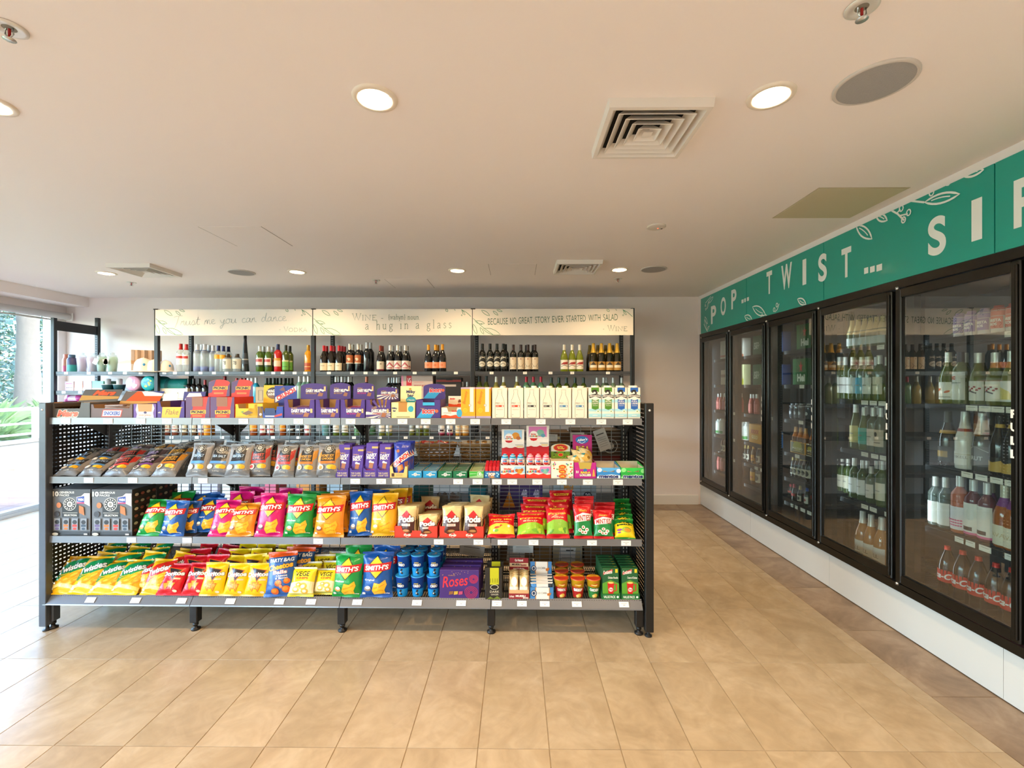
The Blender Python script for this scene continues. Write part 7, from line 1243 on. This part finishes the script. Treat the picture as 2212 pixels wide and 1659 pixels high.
for k in range(5): wbox(255 + 15.5 * k, 283 + 15.5 * k - (0 if k == 0 else 2), 755 + k * .5, Z1, '#e6d6c8' if k == 0 else '#d3b79c', s_wave if k == 0 else None, 'peach wave-print gift box in front' if k == 0 else '%s peach gift box in the row behind the front one' % ORD[k - 1], 5.24 + .055 * k, .05, lambda p: p.rect(0, .36, 1, .52, '#d9a878'))
def capm(px, s, t, rz, Y=5.25):
    m = MB().lathe([(.080, 0), (.082, .03), (.074, .075), (.05, .105), (.018, .118), (0, .119)], 20, 0, (0, 0), 0, math.tau, True, 1.0, 1.15)
    b = MB(); n = 12
    vs = []
    for r_ in (0, 1):
        for i in range(n + 1): a = math.pi + math.pi * i / n; q = .078 + r_ * .075 * abs(math.sin(a)) ** .6; vs.append((q * math.cos(a), q * 1.15 * math.sin(a), .012 - .012 * r_ * abs(math.sin(a))))
    b.add(vs + [(x, y, z - .004) for x, y, z in vs], [(i, i + 1, n + 2 + i, n + 1 + i) for i in range(n)] + [(2 * n + 2 + i, 3 * n + 3 + i, 3 * n + 4 + i, 2 * n + 3 + i) for i in range(n)], 0, True)
    put(T('cap', m.mesh(pm('#e9ddd2', .7)), T('brim', b.mesh(pm('#ded2c8', .7))), T('badge', MB().lathe([(0, .001), (.011, .001), (.012, 0)], 10).mesh(pm('#1f7fb0', .4)), loc=(.02, -.0855, .062)), T('button', MB().lathe([(0, .125), (.006, .122), (.007, .118)], 8).mesh(pm('#e9ddd2', .7)))), (X5(px, Y), Y, Z1), (0, 0, rz), (s, s, s * 1.22), t, 'cap', 'pale sun caps')
    c = [q for q in C.objects if q.name.startswith('badge')][-1]; c.rotation_euler = (math.radians(80), 0, 0)
capm(310, 1.12, 'left pale sun cap with a blue badge on the top wall shelf', .5); capm(333, 1.0, 'middle pale sun cap half behind the second post', .6, 5.28); capm(358, .95, 'right greyish sun cap beside the clear red-capped bottles', .9, 5.3)
Zm = 1.456
def s_pp(p): p.ell(.5, .5, .3, .2, '#e9dce2'); p.rect(.15, .75, .85, .82, '#d86a9a'); [p.ell(.25 + .18 * k, .35, .06, .05, '#8a7a86') for k in range(4)]
wbox(140, 159, 824, Zm, '#e4c4d2', s_pp, 'pink and white printed cube, left of the pastel boxes'); wbox(160.5, 178.5, 823, Zm, '#efb89c', lambda p: p.rect(0, 0, 1, .34, '#f0dcc4'), 'peach pastel box in the end bay'); wbox(179.5, 198, 823, Zm, '#dfc2dc', lambda p: p.rect(0, 0, 1, .34, '#ecdcea'), 'lilac pastel box in the end bay'); wbox(199, 223, 823, Zm, '#8fd4b8', lambda p: p.rect(0, 0, 1, .30, '#e8d8b8'), 'mint green pastel box in the end bay')
for k, px in enumerate((233, 258)):
    lath('candle_pot', [(0, .004), (.045, 0), (.056, .05), (.060, .075)], [pm('#1f4a4e', .3), ('rim', [(.060, .073), (.062, .078), (.058, .08)], pm('#cfd6d4', .3)), ('gift_card', [(.028, .075), (.03, .14), (0, .145)], pm('#dcd6d2', .5))], X5(px, 5.3), 5.3, Zm, '%s dark teal pot with a pale card in the end bay' % ('left', 'right')[k], 'pot', 'dark teal pots')
for k, (px, c1, c2, t) in enumerate(((286, '#eda6b8', ['#e8c0d8', '#f4d8dc', '#b8c4d8'], 'round pink shimmering towel roll end'), (319, '#1fa09c', ['#6fd0c8', '#b8d84a', '#2f8fb4'], 'round teal shimmering towel roll end'))):
    R = random.Random(k); P = Pr(.17, .17); [P.ell(.5 + .28 * math.cos(a) * q, .5 + .28 * math.sin(a) * q, .12, .08, R.choice(c2), 10, R.uniform(0, 180)) for a, q in [(R.uniform(0, 6.3), R.uniform(.1, 1)) for _ in range(14)]]
    m = MB().lathe([(0, 0), (.078, .0), (.088, .012), (.088, .26), (.07, .28), (0, .28)], 24); m.v = [(x, z, y + .088) for x, y, z in m.v]
    put(T('towel_roll', m.mesh(pm(c1, .35, 0, 0, .4, 40)), T('printed_end', P.mesh(lambda x, y, l: (x, -.0006 - l * .0002, y + .003)))), (X5(px, 5.22), 5.22, Zm), label=t + ' on the middle shelf of the end bay', cat='towel')
m = MB().lathe([(0, 0), (.07, .0), (.085, .02), (.085, .40), (.07, .43), (0, .43)], 20); m.v = [(z, x, y + .085) for x, y, z in m.v]
put(T('rolled_mat', m.mesh(pm('#0f7f78', .5, 0, 0, .6, 30)), T('strap', MB().lathe([(.087, .18), (.087, .22)], 20).mesh(pm('#0a5a58', .6)), loc=(0, 0, 0))), (X5(331, 5.34), 5.36, Z2 + .12), label='rolled teal mat lying behind the second post, under the top wall shelf', cat='mat')
s_ = [q for q in C.objects if q.name.startswith('strap')][-1]; s_.rotation_euler = (0, math.radians(90), 0); s_.location = (0, 0, .085)
pb = bag('gift_pouch', .30, .11, .10, '#d0509a', lambda p: (p.poly([(.3, .1), (.7, .1), (.6, .9), (.4, .9)], '#e8c4d4'), p.ell(.2, .4, .1, .1, '#b83a84'), p.ell(.8, .4, .1, .1, '#b83a84')), 161)[0]
put(pb, (X5(163, 5.3), 5.30, Z2), (-.3, 0, 0), label='bright pink pouch at the bottom of the end bay by the window', cat='pouch')
# stock on the lowest wall shelves, glimpsed through the rack
for k, (x0, x1, yt, c_) in enumerate(((430, 470, 1055, '#b9b2c4'), (480, 515, 1052, '#d9d3c6'), (572, 596, 1054, '#c9607a'), (640, 690, 1056, '#d98a3a'), (706, 740, 1055, '#a8c0d0'))):
    wbox(x0, x1, 1010, .16, c_, None, '%s carton low on the wall shelving behind the rack' % ORD[k], 5.26, .25, None, 'carton', 'carton')
# ================================================================== stock inside the cooler
XC = 2.545
def cb_(i, lv, px, ytop, k, label, bk=0., rot=0.):
    t, H = B[k]; Y = atX(px, 831, XC)[1]; z = LV[i][lv] if lv < len(LV[i]) else .02; s = (atX(px, ytop, XC)[2] - z) / H
    w = min(max(s, .8), 1.25); return put(t, (XC + bk, Y, z), (0, 0, math.radians(-90 + rot)), (w, w, s), label, 'bottle', None)
def cc_(i, lv, x0, x1, ytop, col, des, label, d=.08, cat='drinks carton', side=None):
    X = 2.49; a, b = atX(x0, 831, X)[1], atX(x1, 831, X)[1]; z = LV[i][lv]; h = atX(x0, ytop, X)[2] - z; put(carton('drinks_carton', abs(a - b), h, d, col, des, side), (X, (a + b) / 2, z), (0, 0, math.radians(-90)), label=label, cat=cat)
def back(i, lv, pxs, ytop, k, label):
    for n, px in enumerate(pxs):
        for r in (1, 2): cb_(i, lv, px, ytop, k, '%s from left, row %s: ' % (ORD[n], ('two', 'three')[r - 1]) + label, .095 * r)
N5, N4, N3, N2, N1 = 'the nearest cooler door', 'the second nearest cooler door', 'the middle cooler door', 'the fourth cooler door', 'the farthest cooler door'
B['barista_p'] = bottle('coffee', '#cfc6ce', '#8a6fb8', (.18, .62, '#7f62ac'), lambda p: (p.text('BARISTA', .1, .55, .9, .8, '#f0ecf4', b=.05), p.text('BROS', .2, .25, .7, .48, '#f0ecf4', b=.05)), band=(.64, .82, '#8a6fb8'), capz=.16)
B['barista_r'] = bottle('coffee', '#d6cbc4', '#e04a34', (.18, .62, '#dc4430'), lambda p: (p.text('BARISTA', .1, .55, .9, .8, '#f4ece8', b=.05), p.text('BROS', .2, .25, .7, .48, '#f4ece8', b=.05)), band=(.64, .82, '#e04a34'), capz=.16)
B['fish'] = bottle('burgundy', '#5d6626', '#ece6dc', (.08, .42, '#efe9de'), lambda p: (p.ell(.3, .55, .18, .07, '#d9603a', rot=20), p.ell(.75, .45, .14, .06, '#d9603a', rot=20), p.rect(.1, .12, .9, .16, '#8a8478')), capz=.19)
B['slim'] = bottle('bordeaux', '#767d58', '#26263e', (.08, .62, '#efece6'), lambda p: (p.text('nc', .15, .72, .55, .85, '#d9603a', b=.05), p.rect(.1, .6, .8, .62, '#3a3a44')), capz=.19)
B['flor'] = bottle('burgundy', '#656a24', '#efe9e0', (.08, .46, '#f0ebe0'), lambda p: (p.stroke([(.05, .35), (.35, .5), (.7, .38)], .008, '#3a2a34'), *[p.ell(.12 + .1 * k, .62 + .08 * ((k * 7) % 3 - 1), .06, .05, '#a5342c') for k in range(8)]), capz=.19)
B['yel'] = bottle('burgundy', '#6a7030', '#dfe0dc', (.08, .46, '#eef0ec'), lambda p: (p.poly([(.0, .1), (.9, .1), (.7, .5), (.3, .7), (0, .8)], '#e2d67a')), capz=.19)
B['goldneck'] = bottle('sparkling', '#231f1a', '#2c2a26', (.08, .36, '#2a2420'), lambda p: p.rect(.2, .3, .8, .7, '#b58a3a'), capz=.2, neck=(.60, .66, '#b58a3a'))
B['whitechamp'] = bottle('sparkling', '#ece6dc', '#d6d0c6', (.08, .30, '#ece6da'), lambda p: (p.text('HENKELL', .1, .5, .9, .7, '#6a5a44', b=0), p.rect(0, .8, 1, .83, '#b9a060')), capz=.24, neck=(.66, .71, '#a5402c'))
B['silver'] = bottle('sparkling', '#30301c', '#d4d0cc', (.10, .44, '#5f5c56'), lambda p: (p.text('BRUT', .2, .3, .8, .5, '#d9d4cc', b=.02), p.poly([(.0, .7), (.5, 1), (1, .7), (1, .75), (.5, 1.0), (0, .78)], '#d4ccc0')), capz=.36)
B['bow'] = bottle('sparkling', '#14151a', '#1a1a1c', (.06, .30, '#c9a24a'), lambda p: p.poly([(0, .9), (.5, .65), (1, .9), (1, 1), (0, 1)], '#14151a'), capz=.14, neck=(.80, .86, '#c9a24a'))
B['pinklab'] = bottle('bordeaux', '#c26a4a', '#eae6e0', (.06, .46, '#f0e8ec'), lambda p: ([p.ell(.15 + .1 * (k % 8), .18 + .12 * (k // 8), .05, .04, '#d85a8a') for k in range(24)]), capz=.19)
B['rosewht'] = bottle('bordeaux', '#6f3a44', '#e6e2dc', (.05, .60, '#eeeae4'), lambda p: (p.rect(.1, .12, .75, .24, '#33262c'), p.rect(0, 0, 1, .07, '#e06a98'), p.ell(.2, .62, .06, .06, '#3a3a3a')), capz=.19)
B['rose'] = bottle('burgundy', '#a85a1e', '#e2d8c0', (.04, .36, '#eadfc8'), lambda p: p.text('RAVA', .1, .4, .8, .6, '#c9b48c', b=0), capz=.2, neck=(.66, .80, '#7a3a84'))
B['clearw'] = bottle('bordeaux', '#5f6862', '#d9d6d0', (.06, .5, '#e4e0d8'), None, capz=.19)
B['cola'] = bottle('cola', '#1a0f0c', '#e0301e', (.36, .58, '#dc2a1e'), lambda p: p.text('Coca-Cola', .08, .25, .92, .75, '#f6f2ee', sh=.3, b=.03), capz=.06, angw=2.4)
B['mini'] = bottle('sparkling', '#646e4a', '#e0c88a', (.1, .36, '#dfe2dc'), None, capz=.5)
for k, c_, p_ in (('w_tag', '#42501f', '#e6e2da'), ('w_blue', '#3a5f46', '#4fb0d0'), ('w_white', '#46592a', '#ecebe6'), ('w_cream', '#465a22', '#e6dcc4'), ('w_gold', '#5c6228', '#e2cf8a'), ('w_teal', '#5c6a1c', '#4fb8a8'), ('w_pink', '#4f5c36', '#e8dcd0'), ('w_crest', '#385034', '#d9c6ae')):
    B[k] = bottle('flute' if k in ('w_gold', 'w_teal') else 'bordeaux', c_, '#e6e0d6', (.14, .52, p_), (lambda p: (p.ell(.5, .72, .12, .16, '#3a342c'), p.rect(.2, .2, .8, .26, '#5a5448'))) if k == 'w_crest' else lambda p: p.rect(.25, .5, .7, .56, '#9a948a'), capz=.19)
B['rosepale'] = bottle('burgundy', '#b57a44', '#e9e2d8', (.05, .40, '#eee8de'), lambda p: p.text('RILL', .1, .4, .7, .62, '#7a7468', b=0), capz=.24)
B['beer_g'] = bottle('beer', '#2a4a24', '#c9ccc8', (.12, .44, '#3a8a4a'), None); B['beer_d'] = bottle('beer', '#1c1712', '#b9a060', (.14, .46, '#c9c2b0'), lambda p: p.ell(.5, .5, .3, .3, '#3a342c')); B['beer_r'] = bottle('beer', '#1c2018', '#a8343a', (.30, .46, '#b8443a'), None); B['beer_w'] = bottle('beer', '#1f2a1c', '#3a5aa8', (.14, .50, '#d6d2c8'), lambda p: p.ell(.5, .5, .2, .2, '#a5342c')); B['beer_y'] = bottle('beer', '#5a3a14', '#d9952c', (.14, .48, '#e0a02c'), lambda p: p.rect(.2, .3, .8, .5, '#b5441c')); B['pinkd'] = bottle('beer', '#b8544c', '#d6d0cc', (.1, .5, '#d87a74'), None); B['orng'] = bottle('bordeaux', '#2a2420', '#c9853a', (.06, .5, '#e8821c'), lambda p: p.rect(.2, .5, .4, .9, '#f0d0a0')); B['can'] = bottle('coffee', '#20242c', '#8a8e94', (.1, .7, '#2a2e38'), lambda p: p.ell(.5, .5, .2, .2, '#c9ccd0')); B['spr'] = bottle('coffee', '#3f7fc0', '#d9d9d6', (.05, .7, '#2f74c4'), lambda p: (p.text('Sprite', .1, .2, .9, .45, '#e6f0f4', b=.04), p.rect(0, .6, 1, .9, '#a8cfe8')))
B['gw'] = bottle('coffee', '#dfe2dc', '#c9ccc8', (.05, .75, '#e6e8e0'), lambda p: p.rect(0, 0, 1, .25, '#3f9a4a')); B['amber_n'] = bottle('beer', '#6a3a14', '#e0a05a', None, None, neck=(.62, .88, '#d9823c'))
# nearest door
for n, (px, yt, k) in enumerate(((2074, 678, 'barista_p'), (2099, 673, 'barista_p'), (2128, 667, 'barista_p'), (2158, 661, 'barista_r'), (2191, 656, 'barista_r'))): cb_(4, 0, px, yt, k, ('%s of three purple-capped coffee bottles on the top shelf behind ' % ('left', 'middle', 'right')[n] if n < 3 else '%s of two red-capped coffee bottles on the top shelf behind ' % ('left', 'right')[n - 3]) + N5)
for px, yt, k, t in ((2049, 762, 'fish', 'white-capped wine bottle with orange fish label'), (2076, 761, 'slim', 'navy-capped bottle with a tall white label'), (2115, 763, 'flor', 'white-capped bottle with a red blossom label'), (2151, 762, 'flor', 'blossom-label bottle right of its twin'), (2185, 759, 'yel', 'wine bottle with a white and yellow label')): cb_(4, 1, px, yt, k, t + ' behind ' + N5)
back(4, 1, (2049, 2076, 2115), 763, 'fish', 'wine bottle behind the front wines of ' + N5)
for px, yt, k, t in ((2048, 889, 'goldneck', 'dark sparkling bottle with a gold ring'), (2085, 890, 'whitechamp', 'all-white sparkling wine bottle'), (2123, 893, 'silver', 'silver-foiled sparkling wine bottle'), (2161, 898, 'bow', 'black bottle with a gold bow label'), (2190, 899, 'bow', 'black gold-labelled bottle at the door edge')): cb_(4, 2, px, yt, k, t + ' behind ' + N5)
back(4, 2, (2060, 2105), 893, 'goldneck', 'dark bottle behind the white one of ' + N5)
for px, yt, k, t in ((2021, 1030, 'clearw', 'left pale ghostly bottle with a white label'), (2043, 1032, 'clearw', 'right pale ghostly bottle with a white label'), (2074, 1027, 'pinklab', 'rose wine bottle with a pink lace label'), (2103, 1037, 'rosewht', 'left rose bottle with a tall white and pink label'), (2133, 1044, 'rosewht', 'right rose bottle with a tall white and pink label'), (2171, 1048, 'rose', 'wide amber rose bottle with purple neck'), (2193, 1056, 'rose', 'amber bottle cut by the door edge')): cb_(4, 3, px, yt, k, t + ' behind ' + N5)
back(4, 3, (2103, 2140), 1040, 'rose', 'rose bottle behind the front ones of ' + N5)
for n, px in enumerate((2047, 2080, 2114, 2152, 2188)):
    cb_(4, 4, px, (1180, 1190, 1203, 1217, 1228)[n], 'cola', '%s from left: red-labelled cola bottle, lower shelf behind ' % ORD[n] + N5, 0, 12)
    cb_(4, 5, (2045, 2081, 2118, 2152, 2190)[n], (1268, 1285, 1303, 1320, 1339)[n], 'cola', '%s from left: red-capped cola bottle on the floor behind ' % ORD[n] + N5, 0, 12)
# second nearest door
for n, px in enumerate((1841, 1854, 1868, 1881, 1894, 1907)): cb_(3, 0, px, 693 - 2 * n, 'mini', '%s from left: small gold-foiled bottle, top shelf of ' % ORD[n] + N4)
for lv, rows_ in ((1, ((1843, 772, 'w_tag', 'wine bottle with a grey-white tall label'), (1862, 772, 'w_blue', 'wine bottle with a bright blue label'), (1877, 771, 'w_white', 'wine bottle with a wide white label'), (1900, 768, 'w_cream', 'wine bottle with a cream label at the right'))), (2, ((1800, 880, 'w_pink', 'wine bottle at the far left of the middle shelf'), (1849, 873, 'w_gold', 'slender wine bottle with a yellow label'), (1867, 880, 'w_teal', 'slender wine bottle with a teal label'), (1887, 881, 'w_pink', 'wine bottle with a pinkish white label'), (1903, 882, 'w_crest', 'wine bottle with a dark crest label'))), (3, ((1846, 990, 'w_white', 'left white-label wine bottle, fourth shelf'), (1864, 995, 'w_white', 'right white-label wine bottle, fourth shelf'), (1882, 1008, 'w_pink', 'wine bottle with a tall pale pink label'), (1906, 996, 'w_cream', 'wine bottle at the right, fourth shelf'))), (4, ((1864, 1105, 'rosepale', 'left pale rose bottle on the lower shelf'), (1882, 1112, 'rosepale', 'middle pale rose bottle on the lower shelf'), (1905, 1118, 'rosepale', 'right pale rose bottle on the lower shelf')))):
    for px, yt, k, t in rows_: cb_(3, lv, px, yt, k, t + ' behind ' + N4)
for lv, k, yt in ((1, 'w_white', 772), (2, 'w_tag', 878), (3, 'w_cream', 996)): back(3, lv, (1846, 1866, 1888), yt, k, 'wine bottle, shelf %s of ' % ('zero', 'two', 'three', 'four')[lv] + N4)
# middle door
def s_hei(p): p.poly([(.0, 0), (.25, 0), (.25, 1), (0, 1)], '#2f8a3a'); p.text('Hei', .34, .12, .92, .42, '#f0f2ec', b=.05); p.poly([(.62 + .16 * (1 if k % 2 == 0 else .42) * math.sin(math.tau * k / 10), .68 + .24 * (1 if k % 2 == 0 else .42) * math.cos(math.tau * k / 10)) for k in range(10)], '#d8201c'); p.stroke([(.35, .6), (.45, .7), (.4, .85)], .004, '#8ab04a')
for lv, a, b, yt in ((0, 1721, 1749, 703), (1, 1713, 1741, 776)): cc_(2, lv, a, b, yt, '#14662a', s_hei, '%s green beer carton with a red star behind ' % ('upper', 'lower')[lv] + N3)
for lv, yt in ((0, 718), (1, 788)): cc_(2, lv, 1680, 1690, yt, '#182a52', lambda p: p.rect(.2, .2, .8, .5, '#8a8a98'), '%s dark blue carton at the left behind ' % ('upper', 'lower')[lv] + N3)
cb_(2, 2, 1683, 849, 'orng', 'tall bottle with an orange label behind ' + N3)
for n, px in enumerate((1713, 1723, 1733, 1749)): cb_(2, 2, px, 872, 'can', '%s from the left of the dark cans behind ' % ORD[n] + N3)
cb_(2, 3, 1683, 930, 'spr', 'blue lemonade bottle behind ' + N3)
def s_six(c): return lambda p: (p.rect(.04, .08, .96, .92, c), p.ell(.5, .62, .3, .2, '#b9b04a'), p.text('MATSO', .16, .34, .84, .52, '#f0e8d0', b=.03), p.rect(.2, .18, .8, .26, '#c9b48a'))
for (a, b, c1, c2, t) in ((1707, 1739, '#e0a01c', '#5a5a24', 'gold'), (1741, 1757, '#e6e0d0', '#4a3a2c', 'white')):
    X = 2.49; ya, yb = atX(a, 831, X)[1], atX(b, 831, X)[1]; z = LV[2][3]; h = .105; put(carton('six_pack_carrier', abs(ya - yb), h, .14, c1, s_six(c2)), (X, (ya + yb) / 2, z), (0, 0, math.radians(-90)), label=t + ' edged six-pack carrier behind ' + N3, cat='beer carrier')
    for n in range(3 if t == 'gold' else 1):
        o = put(B['amber_n'][0], (X + .03, ya + (yb - ya) * (n + .5) / (3 if t == 'gold' else 1), z + .004), (0, 0, 0), label='%s amber-necked beer bottle in the %s edged carrier' % (ORD[n], t), cat='bottle', group='beer bottles in the carriers')
for px, yt, k, t in ((1681, 1035, 'beer_g', 'green-labelled beer bottle at the left'), (1716, 1046, 'beer_r', 'slim dark beer bottle with a red mark'), (1729, 1050, 'beer_d', 'beer bottle with a pale round emblem'), (1744, 1053, 'beer_w', 'blue-capped beer bottle with an oval label')): cb_(2, 5, px, yt, k, t + ', low shelf behind ' + N3)
# fourth door
cc_(1, 0, 1596, 1606, 732, '#d9d2c4', lambda p: (p.rect(0, 0, 1, .14, '#c96a44'), p.ell(.5, .45, .2, .1, '#b58a5a')), 'tall white carton with an orange foot behind ' + N2); cc_(1, 1, 1596, 1606, 788, '#e3dfa8', lambda p: p.rect(0, 0, 1, .3, '#c8c41e'), 'pale yellow carton behind ' + N2)
def s_dryc(p): p.text('DRY', .12, .30, .78, .52, '#dfe6de', sh=.2, b=.05); p.text('extra', .16, .54, .7, .68, '#dfe6de', sh=.25, b=.03); p.stroke([(.8, .3), (.9, .8)], .006, '#8ab09a')
for lv, yt in ((0, 727), (1, 788)): cc_(1, lv, 1626, 1645, yt, '#2f6a48', s_dryc, '%s green carton with white slanted lettering behind ' % ('upper', 'lower')[lv] + N2)
for px, yt, k, lv, t in ((1601, 850, 'pinkd', 2, 'left pink drink bottle'), (1623, 852, 'pinkd', 2, 'middle pink drink bottle'), (1635, 852, 'pinkd', 2, 'right pink drink bottle'), (1601, 912, 'gw', 3, 'green and white can'), (1600, 975, 'beer_d', 5, 'pale-labelled bottle at the left low shelf'), (1629, 980, 'beer_y', 5, 'amber-labelled beer bottle'), (1641, 982, 'beer_d', 5, 'beer bottle beside the amber-labelled one')): cb_(1, lv, px, yt if lv != 5 else yt + 10, k, t + ' behind ' + N2)
def s_x(p): p.text('XXXX', .14, .50, .86, .72, '#c4361c', b=.06); p.text('GOLD', .24, .22, .76, .42, '#f6e8b0', b=.05)
cc_(1, 3, 1618, 1643, 915, '#e6a31c', s_x, 'golden yellow beer carton behind ' + N2)
# farthest door
cc_(0, 0, 1556, 1568, 738, '#d9d3c8', lambda p: p.rect(0, .1, 1, .2, '#c9603a'), 'white carton on the top shelf behind ' + N1); cc_(0, 1, 1557, 1568, 800, '#cfc6b4', lambda p: p.rect(0, .5, 1, .7, '#8a6a4a'), 'cream carton on the second shelf behind ' + N1)
for n, (px, yt, k, lv) in enumerate(((1558, 850, 'pinkd', 2), (1566, 850, 'pinkd', 2), (1560, 905, 'gw', 3), (1562, 975, 'pinkd', 5))): cb_(0, lv, px, yt, k, '%s of the small drinks behind ' % ORD[n] + N1)
# more of the dim rows of the three far doors
for n, px in enumerate((1714, 1722, 1731, 1740, 1749)): cb_(2, 4, px, 985, 'beer_d', '%s from left: dim beer bottle on the fifth shelf behind ' % ORD[n] + N3)
for n, px in enumerate((1690, 1724, 1737, 1751)): cb_(2, 5, px, 1046, 'beer_r', '%s from left: red-marked beer bottle, rear low shelf behind ' % ORD[n] + N3, .08)
for n, px in enumerate((1610, 1617, 1628, 1640)): cb_(1, 4, px, 962, 'beer_y' if n == 2 else 'beer_d', '%s from left: beer bottle on the fifth shelf behind ' % ORD[n] + N2)
for n, px in enumerate((1607, 1613)): cb_(1, 3, px, 912, 'gw', '%s green and white can beside the golden carton behind ' % ORD[n] + N2)
for n, px in enumerate((1612, 1645)): cb_(1, 2, px, 852, 'pinkd', '%s reddish drink bottle in the second row behind ' % ('left', 'right')[n] + N2, .08)
for n, (px, lv, yt, k) in enumerate(((1552, 2, 851, 'pinkd'), (1553, 3, 906, 'gw'), (1554, 5, 976, 'pinkd'), (1563, 4, 940, 'beer_d'), (1568, 4, 940, 'beer_d'))): cb_(0, lv, px, yt, k, '%s of the extra dim drinks behind ' % ORD[n] + N1)
for n, px in enumerate((1787, 1800, 1812)):
    cb_(3, 1, px, 772, 'w_tag', '%s from left: shaded wine bottle, second shelf left half behind ' % ORD[n] + N4, .05); cb_(3, 3, px + 6, 992, 'w_cream', '%s from left: shaded wine bottle, fourth shelf left half behind ' % ORD[n] + N4, .05)
